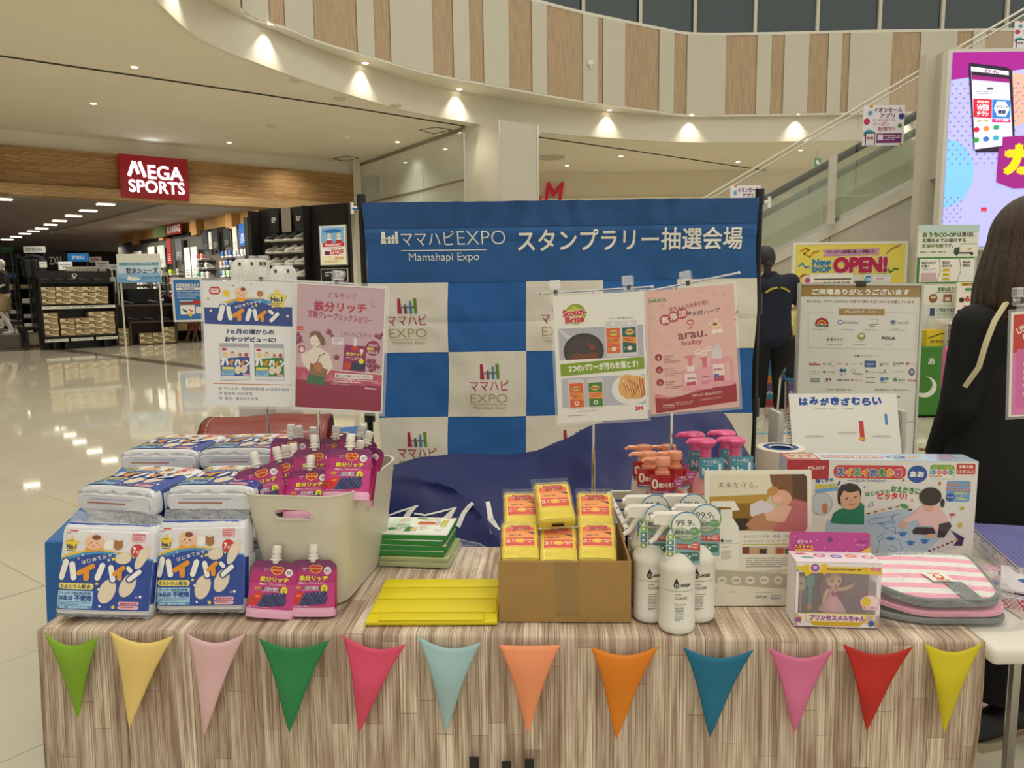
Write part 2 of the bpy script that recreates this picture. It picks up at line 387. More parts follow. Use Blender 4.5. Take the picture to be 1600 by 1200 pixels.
def cross(px,z=PZ):
    """point of the balustrade line seen at picture column px"""
    for a,b in zip(bs,bs[1:]):
        pa = proj((a[0],a[1],z)); pb = proj((b[0],b[1],z))
        if pa[2] > 1 and pb[2] > 1 and pa[0] <= px <= pb[0]:
            t = (px-pa[0])/(pb[0]-pa[0]+1e-9); return (a[0]+(b[0]-a[0])*t,a[1]+(b[1]-a[1])*t)
WPAN = mat('wood_panel','#b59b7c',.55,noise_amt=.16,nscale=5,stretch=(6,6,.5))
WHP = mat('white_panel','#cdc8b7',.6,noise_amt=.015,nscale=2)
edges = [(422,447),(492,560),(587,612),(678,710),(735,757),(796,832),(855,911),(934,942),(976,1029),(1052,1072),(1132,1180),(1202,1222),(1260,1290),(1311,1323),(1388,1432),(1488,1512),(1532,1592)]
segs = []; last = 380
for a,b in edges: segs += [(last,a,0),(a,b,1)]; last = b
segs.append((last,1640,0))
for a,b,w in segs:
    n = max(1,int((b-a)/14)); pts = [cross(a+(b-a)*i/n) for i in range(n+1)]
    if any(p is None for p in pts): continue
    m = MB(); wallstrip(m,[(x,y-.0) for x,y in pts],PZ+.02,BT,.035 if w else .05)
    o = m.o('panel',WPAN if w else WHP,bal,40)
    if not w: o.location.y = -.03
    if w: o['label'] = 'pale wood grain panel'
# glazed screen above the balustrade
gl = SE('window_1'); UG = mat('upper_glass','#35444a',.05,spec=.8); MUL = mat('mullion','#cfcaba',.5)
cols = [780,831,912,1000,1084,1177,1273,1369,1466,1565,1640]
for a,b in zip(cols,cols[1:]):
    n = 3; pts = [cross(a+(b-a)*i/n) for i in range(n+1)]
    if any(p is None for p in pts): continue
    m = MB(); wallstrip(m,[(x,y+.1) for x,y in pts],BT+.07,BT+1.9,.02); m.o('pane',UG,gl,40)
    x,y = pts[0]; m = MB(); m.box(x-.04,y+.02,BT+.05,x+.04,y+.12,BT+1.9); m.o('mullion',MUL,gl)
bk = MB(); bk.box(-3,26,5.3,26,26.2,11); S(bk,'wall_upper',mat('upper_wall','#4a5148',.8))
lp2 = MB()
# downlights of the soffit that graze the lip
DLM = MB(); DLM.lathe([(.06,-.004),(.06,0)],n=20); dlm = DLM.mesh('diffuser',EMITW)
DLR = MB(); DLR.lathe([(.062,0),(.085,-.012),(.09,0)],n=20,cap=False); dlr = DLR.mesh('trim_ring',mat('lamp_ring','#cfcabb',.4))
def downlight(p,label,s=1,power=0,ang=120,grp='ceiling downlights'):
    t = T('downlight',label,'ceiling light',p,0,grp); t.scale = (s,s,s)
    link('diffuser',dlm,t); link('trim_ring',dlr,t)
    if power: spot('downlight_beam',Vector(p)-Vector((0,0,.03)),power,ang)
ORD = ['first','second','third','fourth','fifth','sixth','seventh','eighth','ninth','tenth','eleventh','twelfth','thirteenth','fourteenth','fifteenth','sixteenth','seventeenth','eighteenth','nineteenth','twentieth']+['twenty-'+q for q in ('first','second','third','fourth','fifth','sixth','seventh','eighth','ninth')]+['thirtieth']
for i,px in enumerate((265,412,563,712,948,1077,1243,1412)):
    best = min(ls,key=lambda q: abs(proj((q[0],q[1],PZ))[0]-px) if q[1] > 8 else 1e9)
    j = ls.index(best); a,b = ls[max(j-1,0)],ls[j+1]; pa,pb = proj((a[0],a[1],PZ))[0],proj((b[0],b[1],PZ))[0]
    t = min(1,max(0,(px-pa)/(pb-pa))); x = a[0]+(b[0]-a[0])*t; y = a[1]+(b[1]-a[1])*t
    d = Vector((b[0]-a[0],b[1]-a[1],0)).normalized(); n = Vector((d.y,-d.x,0))
    q = Vector((x,y,PZ-.006))+n*.13
    downlight(q,ORD[i]+' soffit downlight from the left along the curved white ceiling edge',1,66,95,'downlights along the curved soffit')
names = {(210,105): 'nearest round downlight in the mall ceiling at upper left',(146,162): 'second round downlight, left of the red shop sign',(358,223): 'downlight just above the wooden fascia right of the red shop sign',(621,222): 'ceiling downlight below the three round grilles, left of the column',(633,254): 'lower downlight seen through the shop glass left of the column',(696,233): 'upper downlight seen through the shop glass left of the column',(717,207): 'downlight touching the left edge of the white column',(724,188): 'downlight at the curved ceiling edge above the white column',(843,207): 'downlight touching the right edge of the white column',(886,259): 'downlight just right of the ringed ceiling vent',(970,244): 'downlight above the middle of the blue backdrop',(1153,253): 'downlight above the right corner of the blue backdrop',(1251,235): 'downlight left of the mobile app poster on the escalator',(1279,281): 'dim downlight seen through the escalator glass'}
for px,py in ((210,105),(146,162),(358,223),(621,222),(633,254),(696,233),(717,207),(724,188),(843,207),(886,259),(970,244),(1153,253),(1251,235),(1279,281)):
    p = az(px,py,5.194); downlight(p,names[(px,py)],.9 if py < 240 else 1,140 if px < 400 else 14 if px in (717,724,843) else 70)
# ceiling joints, hatches and heads
for pts in (((-200,55),(0,87),(280,128),(560,170),(726,197)),((841,214),(1000,237),(1154,260),(1300,281))):
    q = [az(x,y,5.192) for x,y in pts]; m = MB(); m.tube(q,.018,4); S(m,'trim_5',mat('dark_joint','#3b382f',.7))  # thin dark strip laid along the ceiling seam
hm = mat('hatch_line','#8e897a',.6)
for i,q in enumerate((((655,203),(682,199),(706,203),(678,209)),((519,248),(541,244),(561,247),(540,252)))):
    P = [az(x,y,5.19) for x,y in q]; m = MB(); m.tube(P+[P[0]],.012,4); o = m.o('ceiling_hatch',hm); o['label'] = ['square ceiling access hatch left of the white column','square ceiling access hatch above the end of the wooden fascia'][i]; o['category'] = 'hatch'
for i,(px,py) in enumerate(((462,125),(531,154),(619,164),(425,197))):
    m = MB(); m.lathe([(.12,0),(.1,-.03),(.02,-.035)],n=20); o = m.o('ceiling_speaker',mat('grille_white','#c9c3b3',.6)); o.location = az(px,py,5.195); o['category'] = 'speaker'
    o['label'] = ['round ceiling speaker grille nearest the curved edge','second round ceiling grille along the curved edge','round ceiling grille just left of the column','small round grille above the wooden fascia'][i]
m = MB(); m.lathe([(.05,0),(.05,-.04),(.03,-.07),(.0,-.08)],n=16); o = m.o('smoke_detector',WHITE); o.location = az(543,212,5.195); o['label'] = 'small white smoke detector on the ceiling right of the shop fascia'; o['category'] = 'detector'
m = MB(); m.lathe([(.45,0),(.42,-.02),(.34,-.005),(.3,-.02),(.22,-.005),(.18,-.02),(.02,-.01)],n=32); o = m.o('air_diffuser',mat('diffuser_white','#b9b3a2',.6)); o.location = az(860,246,5.195); o['label'] = 'round ringed air vent in the ceiling right of the column'; o['category'] = 'vent'
m = MB(); m.rbox(-.06,-.1,-.05,.06,0,.05,.01); m.tube([(0,-.05,-.05),(0,-.06,-.12)],.02); o = m.o('wall_sensor',WHITE); q = cross(922); o.location = (q[0],q[1]-.03,ay(922,100,q[1]).z); o['label'] = 'small white sensor box on a white balustrade panel'; o['category'] = 'sensor'

# ------------------------------------------------------------------ column
A_,B_,C_ = az(780,187,5.2),az(725,198,5.2),az(840,196,5.2)
poly = [A_,C_,B_+C_-A_,B_]; m = MB(); m.prism([(p.x,p.y) for p in poly],0,5.2)
colm = mat('column_cladding','#cdc8b8',.5,noise_amt=.05,nscale=6,stretch=(40,40,1))
S(m,'wall_column',colm,0)
for p in (A_,B_,C_):
    m = MB(); m.box(p.x-.02,p.y-.03,0,p.x+.02,p.y+.01,5.2); S(m,'trim_6',STEEL,0)
# shop units behind: white-walled unit with glass front, beige back walls
P1,P2 = az(556,258,5.2),B_
m = MB(); m.box(-4.6,26.5,0,30,26.7,5.2); m.box(-4.4,25.6,4.35,30,26.5,5.2)
S(m,'wall_far',mat('beige_wall','#dcd3ba',.7,noise_amt=.02),0)
m = MB(); m.box(-4.4,25.5,4.28,30,25.56,4.34); S(m,'trim_7',mat('cove_strip','#f3ead0',.4),0)
area('cove_lamp',(4,25.45,4.2),(R(20),0,0),14,.1,14)
gw = SE('window_2'); d = (P2-P1); d.z = 0; Lw = d.length; d.normalize(); fr = frame((P1.x,P1.y,0),(P2.x,P2.y,0))
for i in range(3):
    m = MB(); m.box(Lw*i/3+.01,0,0,Lw*(i+1)/3-.01,.02,5.18,M=fr); m.o('pane',GLASS,gw,0)
m = MB(); m.box(0,-.02,5.12,Lw,.04,5.2,M=fr); m.box(0,-.02,3.95,Lw,.04,3.99,M=fr); m.box(-.04,-.05,0,.04,.05,5.2,M=fr); m.o('frame',mat('anodised','#9d988a',.35,metal=.6),gw,0)
# store logo beside the column
q0,q1 = ay(822,320,25.5),ay(879,320,25.5); lm = mat('red_letters','#b3122a',.35,emit=.35)
a = Art(0,0,57,32); a.t('H',0,0,17,32,'#b3122a',.02); a.t('&',20,18,28,31,'#b3122a',.01); a.t('M',30,0,57,32,'#b3122a',.02)
fx = lambda u,v,o: Vector((q0.x+(q1.x-q0.x)*(u+(v-.5)*.10),25.5-o,q0.z-.05+v*.78))
o = link('store_logo',a.mesh('store_logo',fx,LIGHTBOX,eps=.01)); so = o.modifiers.new('s','SOLIDIFY'); so.thickness = .06
o['label'] = 'slanted red letter logo on the beige wall behind the white column'; o['category'] = 'sign'

# ------------------------------------------------------------------ sports shop front
FA = Vector((-12.2,17.52,0)); FD = Vector((.8046,.5937,0)); FN = Vector((-.5937,.8046,0))
def fp(s,t,z=0): return FA+FD*s+FN*t+Vector((0,0,z))
FM = Matrix(((FD.x,FN.x,0,FA.x),(FD.y,FN.y,0,FA.y),(0,0,1,0),(0,0,0,1)))
m = MB(); m.box(-14,0,4.83,9.35,.3,5.2,M=FM); S(m,'wall_left',WALLW,0)
def striped(name,c1,c2,c3):
    mt = mat(name,c1,.6); nt = mt.node_tree; L = nt.links.new; tc = nt.nodes.new('ShaderNodeTexCoord'); mp = nt.nodes.new('ShaderNodeMapping'); mp.inputs['Rotation'].default_value = (0,0,-math.atan2(FD.y,FD.x)); br = nt.nodes.new('ShaderNodeTexBrick')
    L(tc.outputs['Object'],mp.inputs[0]); sp = nt.nodes.new('ShaderNodeSeparateXYZ'); L(mp.outputs[0],sp.inputs[0]); cb = nt.nodes.new('ShaderNodeCombineXYZ'); L(sp.outputs[0],cb.inputs[0]); L(sp.outputs[2],cb.inputs[1]); L(cb.outputs[0],br.inputs[0])
    br.inputs['Color1'].default_value = lin(c1); br.inputs['Color2'].default_value = lin(c2); br.inputs['Mortar'].default_value = lin(c3); br.inputs['Scale'].default_value = 1
    br.inputs['Brick Width'].default_value = .7; br.inputs['Row Height'].default_value = .028; br.inputs['Mortar Size'].default_value = .003
    L(br.outputs[0],nt.nodes['Principled BSDF'].inputs['Base Color']); return mt
WST = striped('stacked_wood_strips','#b8915f','#94703f','#5f452a')
m = MB(); m.box(-14,-.12,3.95,9.2,.3,4.83,M=FM); m.box(-14,-.3,3.7,9.2,.3,3.93,1,FM); m.box(-14,-.3,3.93,9.2,-.12,3.95,1,FM)
S(m,'trim_8',[WST,striped('pale_wood_strips','#c4a578','#ab8a5e','#7c6040')],0)
m = MB(); m.box(9.2,-.15,0,9.45,.3,5.2,M=FM); S(m,'wall_pier',WALLW,0)
# illuminated shop sign
sg = T('shop_sign','illuminated red shop sign with white letters on the wooden fascia','sign',fp(0,0))
def pf(px,py,t):
    r = ray(px,py); a = FA+FN*t; k = FN.dot(a-Vector((0,0,CAMZ)))/FN.dot(r); return Vector((0,0,CAMZ))+r*k
sl,sr_ = pf(189,298,-.35),pf(296,303,-.35); st_ = pf(190,240,-.35); W_ = (sr_-sl).length; H_ = 1.06
sg.matrix_world = frame((sl.x,sl.y,st_.z-H_),(sr_.x,sr_.y,st_.z-H_))
m = MB(); m.rbox(0,0,0,W_,.22,H_,.015); m.o('sign_box',mat('sign_red','#9c1623',.35,emit=.12),sg)
a = Art(540,685,850,865); LT = '#ffffff'
a.t('EGA',664,722,824,782,LT,.022); a.t('SPORTS',575,788,829,842,LT,.022)
a.l([(581,772),(604,716)],15,LT); a.l([(607,718),(621,762)],14,LT); a.l([(630,716),(650,772)],15,LT)
mt = mat('lit_letters','#eef4ff',emit=2.6)
me = a.mesh('letters',lambda u,v,o: Vector((u*W_,-.012-o,v*H_)),mt,eps=.001); lo = link('letters',me,sg); so = lo.modifiers.new('s','SOLIDIFY'); so.thickness = .03; lo['label'] = 'glowing white lettering'
spot('sign_glow',fp(3.6,-.5,5.0),6,150,1,(R(180),0,0),(.8,.9,1),.3)

# ------------------------------------------------------------------ sports shop interior
m = MB(); m.box(-25,.3,3.86,9.2,30,3.95,M=FM); S(m,'ceiling_shop',mat('shop_ceiling','#b9b3a8',.8),0)
m = MB(); m.box(-25,.3,0.001,9.2,30,.004,M=FM); S(m,'floor_shop',mat('shop_floor','#5a463a',.12,noise_amt=.12,nscale=.8),0)
m = MB(); m.box(-25,29,0,9.2,29.2,3.9,M=FM); m.box(-25,0,0,-24.8,29,3.9,M=FM); S(m,'wall_shop',mat('shop_back','#3c362e',.8),0)
TR = mat('trough_lamp','#fff6e6',emit=7)
for i,(px,py,w) in enumerate(((5,311,32),(165,319,34),(138,329,32),(115,337,30),(93,345,26),(79,351,24),(65,357,24),(52,361,22),(39,365,22),(25,370,20),(11,374,22),(249,313,9))):
    p = az(px,py,3.85); w = w/1150*p.y*.7; t = T('ceiling_trough_lamp',('rectangular shop ceiling lamp cut by the left picture edge' if i == 0 else 'small lamp under the fascia below the red shop sign' if i == 11 else ORD[i-1]+' nearest rectangular lamp in the row on the shop ceiling'),'ceiling light',p,math.atan2(FD.y,FD.x),'lamps in the shop ceiling')
    m = MB(); m.box(-w/2,-.14,-.02,w/2,.14,0); m.o('diffuser',TR,t)
    m = MB(); m.box(-w/2-.03,-.17,-.008,w/2+.03,.17,.0); m.o('frame',mat('lamp_ring'),t)
for x,y in ((-8.9,21.0),(-10.6,22.6),(-12.6,24.6),(-14.6,26.6)): spot('shoe_wall_fill',(x,y,3.7),300,130,.9,(R(38),0,R(-45)),size=.05)  # added fill light for the shoe shelves, no fixture behind it
for i in range(4):
    for j in range(4): spot('shop_spot',fp(-2+3.2*i,2+4*j,3.7),210,140,.9,col=(1,.93,.82),size=.1)  # unseen grid of fill spots added to brighten the shop interior
W0,W1 = Vector((-7.7,22,0)),Vector((-16.5,31,0)); WD = (W1-W0).normalized(); WL = (W1-W0).length
WM = frame(W0,W1); WMi = WM   # X runs deeper into the shop, Y away from the aisle? (checked below)
side = -1 if WM.col[1].xy.dot(Vector((-1,-1))) > 0 else 1   # +1 : local +Y points away from the camera
OR = mat('orange_wood','#c99a5c',.55,noise_amt=.06,nscale=3,stretch=(1,1,6))
def wb_(m,x0,y0,z0,x1,y1,z1,mi=0): m.box(x0,min(y0*side,y1*side),z0,x1,max(y0*side,y1*side),z1,mi,WM)
m = MB(); wb_(m,-.4,.55,3.0,13.5,.7,3.86,0)
for x in (1.7,4.5,7.6,10.6): wb_(m,x,.3,3.3,x+.45,.56,3.86,0)
S(m,'wall_right',OR,0)
m = MB(); wb_(m,.1,-2.0,3.8,13.5,.55,3.855); S(m,'ceiling_bulkhead',mat('bulkhead','#cfc8b6',.7),0)
m = MB(); wb_(m,-.2,.45,0,13.4,.55,3.45); sw = MB(); wb_(sw,.1,.42,.3,13.2,.45,3.3); wb_(m,-.25,-.1,0,0,.5,3.5)
rack = T('shoe_display','long black slatted shoe wall down the right side of the sports shop','display wall'); m.o('back_panel',mat('black_board','#161513',.5),rack,0); sw.o('slat_board',mat('slat_grey','#5c5a54',.6),rack,0)
SLV = MB(); SLV.box(-.14,-.12,-.006,.14,.12,.006); slme = SLV.mesh('shelf',mat('shelf_grey','#8c8880',.4),0)
def shoe_mesh(c,sole='#e8e6df'):
    b = MB(); prof = [(-.14,.0,.035,.07),(-.12,.0,.042,.1),(-.06,0,.042,.095),(0,0,.04,.065),(.06,0,.045,.05),(.11,0,.04,.035),(.145,0,.02,.018)]
    n = 8; vs = []
    for x,y,w,h in prof:
        for k in range(n): a = math.pi*2*k/n; vs.append((x,w*math.cos(a),.02+h/2+h/2*math.sin(a)))
    b.add(vs,[(i*n+k,i*n+(k+1) % n,(i+1)*n+(k+1) % n,(i+1)*n+k) for i in range(len(prof)-1) for k in range(n)]+[list(range(n)),[(len(prof)-1)*n+k for k in range(n)]])
    b.prism([(-.145,-.03),(0,-.036),(.1,-.045),(.15,-.01),(.15,.012),(.1,.042),(0,.036),(-.145,.03)],0,.024,1)
    return b.mesh('shoe',[mat('shoe_'+c,c,.5),mat('sole_'+sole,sole,.6)])
SHC = {'white': '#dcdad2','grey': '#8d8b86','black': '#1b1b1d','lime yellow': '#b8d12e','pale pink': '#d79c8e','red': '#b3242c','blue': '#2a5fa8','teal': '#4d8f86','maroon': '#5d1f2c','pale green': '#a8c49a'}
SHM = {k: shoe_mesh(v) for k,v in SHC.items()}
rs = random.Random(5); bays = [(.4,1.35),(1.5,2.5),(3.3,4.3),(4.5,5.4),(5.8,6.9),(7.4,8.6),(9.2,10.4)]
cnt = 0
for bi,(x0,x1) in enumerate(bays):
    zs = [2.44,2.14,1.84,1.54,1.2] if bi < 3 else [1.45,1.15] if bi == 3 else [2.0,1.7,1.4,1.1]
    for zi,z in enumerate(zs):
        nn = 4 if bi < 2 else 3
        for i in range(nn):
            x = x0+(x1-x0)*(i+.5)/nn
            if rs.random() < .08: continue
            k = rs.choice(['white','white','grey','black','lime yellow','pale pink','red','teal','pale green','white'] if bi > 1 else ['white','pale pink','blue','grey','pale green','white'])
            p = WM @ Vector((x,.28*side,z)); rz = math.atan2(WD.y,WD.x)+R(60+rs.uniform(-10,10))*side
            o = link('running_shoe',SHM[k],None,p,(R(-14),0,rz)); o.scale = (1.4,1.4,1.8); o['label'] = f'{k} shoe, {ORD[i]} from right, {ORD[zi]} row, {ORD[bi]} bay of the long shoe wall'; o['category'] = 'shoe'; o['group'] = k+' running shoes on the long shoe wall'
            cnt += 1
        for i in range(nn):
            x = x0+(x1-x0)*(i+.5)/nn; link('shelf',slme,rack,WM @ Vector((x,.3*side,z-.03)),(0,0,math.atan2(WD.y,WD.x)))
def pl(bay,text=None): pass
def bannerette(M,x,y,z0,z1,w,bgc,ink,name,label,cat='banner',txt=None,tcol='#fff',tr=0):
    t = T(name,label,cat); a = Art(0,0,100,100*(z1-z0)/w,bgc); H = 100*(z1-z0)/w
    if ink: a.lines(15,H*.62,85,H*.9,4,ink)
    if txt:
        for i,(s,fx0,fy0,fx1,fy1,r) in enumerate(txt): a.t(s,fx0*100,fy0*H,fx1*100,fy1*H,tcol,.03,rot=r)
    m = MB(); m.box(x-w/2,y*side-.01,z0,x+w/2,y*side+.01,z1,0,M); m.o('board',mat('board_'+bgc,bgc,.5),t,0)
    sg_ = -side; fn = (lambda u,v,o: M @ Vector((x+w/2-u*w,y*side+sg_*(.011+o),z0+v*(z1-z0)))) if side < 0 else (lambda u,v,o: M @ Vector((x-w/2+u*w,y*side-.011-o,z0+v*(z1-z0))))
    link('print',a.mesh('print',fn,PAPER,eps=.003),t); return t
# check reading direction once: local +X of WM runs left in the picture
for x,w,z0,z1,bg,ink,lab,tx in ((.75,.45,2.75,3.4,'#1c5fb4','#dfe8f5','blue brand poster at the near end of the shoe wall',[('N',.35,.45,.65,.6,0)]),(1.3,.28,2.6,3.35,'#d8d5cc','#555','narrow white picture poster beside the blue poster on the shoe wall',None),(1.9,.42,2.75,3.35,'#26282a','#8a8a86','dark poster above the second bay of the shoe wall',None),(2.75,.42,2.7,3.35,'#303234','#9a9a96','dark poster above the third bay of the shoe wall',None),(3.15,.2,2.75,3.3,'#e0ddd2','#444','narrow white poster between the dark posters of the shoe wall',None),(3.55,.42,2.7,3.35,'#2a2c30','#8a8a86','dark poster right of the tall shoe picture panels',None),
    (4.55,.5,1.7,2.9,'#d9dcd8','#8b9aa0','tall pale panel with a standing shoe picture, right one',None),(5.15,.5,1.7,2.9,'#e2e2dc','#7c8588','tall pale panel with a standing shoe picture, left one',None),(5.9,.6,2.5,3.25,'#5a5d60','#bbb','grey poster left of the tall shoe panels',None),(6.8,.4,2.4,3.3,'#b8322e','#f3d9d4','red vertical poster on the shoe wall',None),(7.6,.7,2.3,3.1,'#cfd3d0','#777','pale wide poster on the shoe wall beyond the red poster',None),(8.6,.7,2.3,3.1,'#dedbd2','#777','white poster deep along the shoe wall',None),(10.2,.9,2.2,3.0,'#d9d6cd','#666','long white poster band far along the shoe wall',None),(11.3,.4,2.2,3.0,'#c3373c','#f3e0dc','small red poster far along the shoe wall',None)):
    bannerette(WM,x,.2,z0,z1,w,bg,ink,'wall_poster',lab,'poster',tx)
t = bannerette(WM,6.35,.25,3.42,3.85,1.35,'#a8262a',None,'wall_banner','red running banner with white letters on the orange wood wall','banner',[('RUNNING',.05,.25,.95,.85,0)])
t = bannerette(WM,7.75,.25,3.4,3.8,1.3,'#5a6a3a',None,'wall_banner','green leafy picture banner left of the red running banner','banner')
# near bay: black frame with logo posters and shoes
q0,q1 = ay(421,440,20.6),ay(481,440,20.0); NB = frame((q0.x,q0.y,0),(q1.x,q1.y,0)); nbw = (Vector((q1.x,q1.y,0))-Vector((q0.x,q0.y,0))).length
nb = T('shoe_stand','black shoe display bay nearest the shop front with logo posters on top','display'); m = MB(); m.box(-.45,.2,0,nbw+1.3,.3,3.62,0,NB); m.box(-.45,-.2,0,-.38,.25,3.55,0,NB); q_ = MB(); q_.box(.02,.17,.4,nbw-.02,.2,2.9,0,NB); q_.o('slat_board',mat('slat_grey'),nb,0); m.box(nbw,-.1,0,nbw+.04,.25,3.6,0,NB); m.o('frame',mat('black_board'),nb,0)
side_keep = side; side = 1
for i,(fx,bg,tt) in enumerate(((.18,'#20211f',[('On',.3,.35,.7,.6,90)]),(.5,'#8a8377',None),(.82,'#20211f',[('On',.3,.35,.7,.6,90)]))):
    bannerette(NB,nbw*fx,.05,2.95,3.6,.32,bg,None,'hanging_poster',['black logo poster over the near shoe bay, left one','picture poster of a runner over the near shoe bay','black logo poster over the near shoe bay, right one'][i],'poster',tt,'#e8e6de')
side = side_keep
for r_,z in enumerate((2.72,2.4,2.08,1.76,1.44)):
    m = MB(); m.box(.02,-.12,z-.03,nbw-.02,.2,z-.01,0,NB); m.o('shelf',mat('shelf_grey'),nb,0)
    for i in range(4):
        k = rs.choice(['pale pink','white','white','grey','black']); o = link('running_shoe',SHM[k],None,NB @ Vector((nbw*(i+.5)/4,0,z)),(0,0,R(200+rs.uniform(-10,10))))
        o.scale = (1.25,1.25,1.9); o['label'] = f'{k} shoe, {ORD[i]} from the left on the {ORD[r_]} shelf of the near shoe bay'; o['category'] = 'shoe'; o['group'] = k+' running shoes in the near shoe bay'
# framed 5% poster on the black end panel
m = MB(); m.box(nbw+.15,.18,0,nbw+1.2,.21,3.58,0,NB); m.o('end_panel',mat('black_board'),nb,0)
def sign_at(name,label,cat,bl,br,ytop,Y0,Y1=None,art=None,m=PAPER,th=.02,frame_c=None,fw=.02,eps=.002,col='#dddddd',group=None):
    """rigid upright board: bl/br picture points of its lower corners at depths Y0/Y1"""
    Y1 = Y0 if Y1 is None else Y1; p,q = ay(*bl,Y0),ay(*br,Y1); zt = ay(bl[0],ytop,Y0).z; h = zt-p.z; w = (Vector((q.x,q.y,0))-Vector((p.x,p.y,0))).length
    t = T(name,label,cat,M=frame((p.x,p.y,p.z),(q.x,q.y,p.z)),group=group); b = MB(); b.box(0,0,0,w,th,h); b.o('board',mat('board_'+col,col,.5),t,0)
    if art: art.flat('print',w,h,t,m,x=0,y=0,eps=eps,clip=True)
    if frame_c:
        b = MB(); b.box(-fw,-.01,-fw,0,th,h+fw); b.box(w,-.01,-fw,w+fw,th,h+fw); b.box(0,-.01,-fw,w,th,0); b.box(0,-.01,h,w,th,h+fw); b.o('frame',mat('frame_'+frame_c,frame_c,.4),t,0)
    return t,w,h
a = Art(1430,1008,1552,1185,'#e9e6dc'); a.r(1436,1014,1546,1085,'#7fb2d6'); a.e(1490,1032,45,8,'#2c6cb3'); 
for x in (1475,1520): a.e(x,1052,9,11,'#e7c9a0'); a.p([(x-15,1085),(x-9,1064),(x+9,1064),(x+15,1085)],'#e9e6e0'); a.r(x-15,1072,x+15,1085,'#b03a36')
a.r(1440,1085,1545,1103,'#c22f35'); a.t('PASSPORT',1455,1089,1530,1099,'#fff',.02); a.lines(1460,1106,1535,1116,2,'#555')
a.r(1450,1122,1476,1140,'#7a2c56'); a.t('5%OFF',1480,1116,1540,1142,'#c22f35',.04); a.r(1436,1146,1546,1180,'#e8dcae'); a.t('5%OFF',1498,1150,1540,1162,'#b3541d',.02); a.lines(1445,1166,1530,1176,2,'#777')
sign_at('framed_poster','framed blue and red discount poster on the black end panel of the shop','poster',(502,414),(542,416),354,19.3,19.0,a,LIGHTBOX,.03,'#a9a69c',.02)
a = Art(0,0,40,20,'#1b1b1c'); a.t('5,390',22,4,38,14,'#e8e6de',.02); a.lines(3,4,18,14,2,'#ddd')
sign_at('price_sign','small dark framed price sign below the discount poster','sign',(503,440),(543,442),421,19.2,18.9,a,PAPER,.03,'#b9b6ac',.015)
# ------------------------------------------------------------------ goods at the shop front
KR = mat('kraft_board','#ab9468',.7); KS = mat('kraft_side','#c9b68d',.7)
def shoebox():
    t = T('shoe_box','x','shoe box'); m = MB(); m.box(-.155,0,0,.155,.3,.142); m.o('carton',KR,t,0)
    a = Art(0,0,31,14.2,'#ab9468'); a.p([(0,1.6),(9,1.6),(22,14.2),(0,14.2)],'#d8cba8'); a.p([(0,10),(7,8),(24,14.2),(0,14.2)],'#8f7b52'); a.r(0,0,31,1.2,'#86734c'); a.e(13.5,5,2,2,'#15130f',n=10); a.r(20,10.5,30,12.8,'#e9e4d4'); a.r(1,2,6,4,'#efe9da')
    a.flat('print',.31,.142,t,PAPER,x=-.155,eps=.0015); return freeze(t)
SB = shoebox(); SB_used = [0]
def put_box(M,x,z,label,y=0,grp='shoe boxes on the shoe shelf'):
    Mx = M @ Matrix.Translation((x,y,z))
    if not SB_used[0]: SB.matrix_world = Mx; SB['label'] = label; SB['group'] = grp; SB_used[0] = 1
    else: dup(SB,label,grp,M=Mx)
g0,g1 = az(70,548,0),az(187,541,0); GM = frame(g0,g1); GW = (g1-g0).length; gx = lambda px: (px-70)/117*GW; D0 = g0.y
gz = lambda py,D=D0+.3: (546-py)/1150*D
gon = T('shoe_shelf','black two-deck shelf stacked with brown shoe boxes at the shop front','shelf unit',M=GM)
m = MB(); m.box(0,.32,0,GW,.36,1.75); m.box(0,-.02,.2,.04,.36,1.66); m.box(GW-.04,-.02,.2,GW,.36,1.66); m.box(0,-.02,gz(527),GW,.36,gz(527)+.03); m.box(0,-.02,gz(479),GW,.36,gz(479)+.03); m.box(0,-.02,1.62,GW,.36,1.66)
for x in (.2,.45,GW-.35): m.box(x,0,0,x+.06,.3,.3)
m.o('frame',BLACK,gon,0)
a = Art(0,0,108,16,'#131312'); a.t('On',50,4,58,12,'#e8e6de',.03,rot=90); m = MB(); w = GW*.95; m.box(0,.05,1.68,w,.08,1.93); m.o('header',BLACK,gon,0); a.flat('print',w,.25,gon,x=0,y=.048,z=1.68,eps=.002)
a = Art(0,0,110,4,'#e3e1d8'); a.lines(2,1,108,3.4,1,'#555',.6)
for z,n_ in ((gz(479)-.06,1),(gz(527)-.1,3)):
    for i in range(n_):
        w = GW/n_-.04; m = MB(); m.box(i*GW/n_+.02,-.04,z,i*GW/n_+w,-.025,z+.07); m.o('price_rail',mat('rail_white','#e3e1d8'),gon,0); a.flat('print',w-.02,.07,gon,x=i*GW/n_+.02,y=-.041,z=z,eps=.002)
cc = [82,105,125,145,164]
for i,px in enumerate(cc):
    for k in range(3): put_box(GM,gx(px)+.01*k,gz(478)+.035+k*.145,f'brown shoe box, {ORD[i]} stack from the left, {ORD[k]} up, on the upper deck',.02)
for i,(px,n_) in enumerate(((83,4),(108,3),(131,3),(152,4),(172,4))):
    for k in range(n_): put_box(GM,gx(px)+.008*(k % 2),gz(527)+.035+k*.145,f'brown shoe box, {ORD[i]} stack from the left, {ORD[k]} up, on the lower deck',.02,'shoe boxes on the lower deck')
bsh = shoe_mesh('#202022','#2b2b2c')
def put_shoe(M,x,z,y=.12,grp='black shoes on the shelf tops',lab='black low shoe lying on top of the black shoe shelf'):
    o = link('display_shoe',bsh,None); o.matrix_world = M @ Matrix.Translation((x,y,z)) @ Matrix.Rotation(R(-12),4,'Z'); o['label'] = lab; o['category'] = 'shoe'; o['group'] = grp
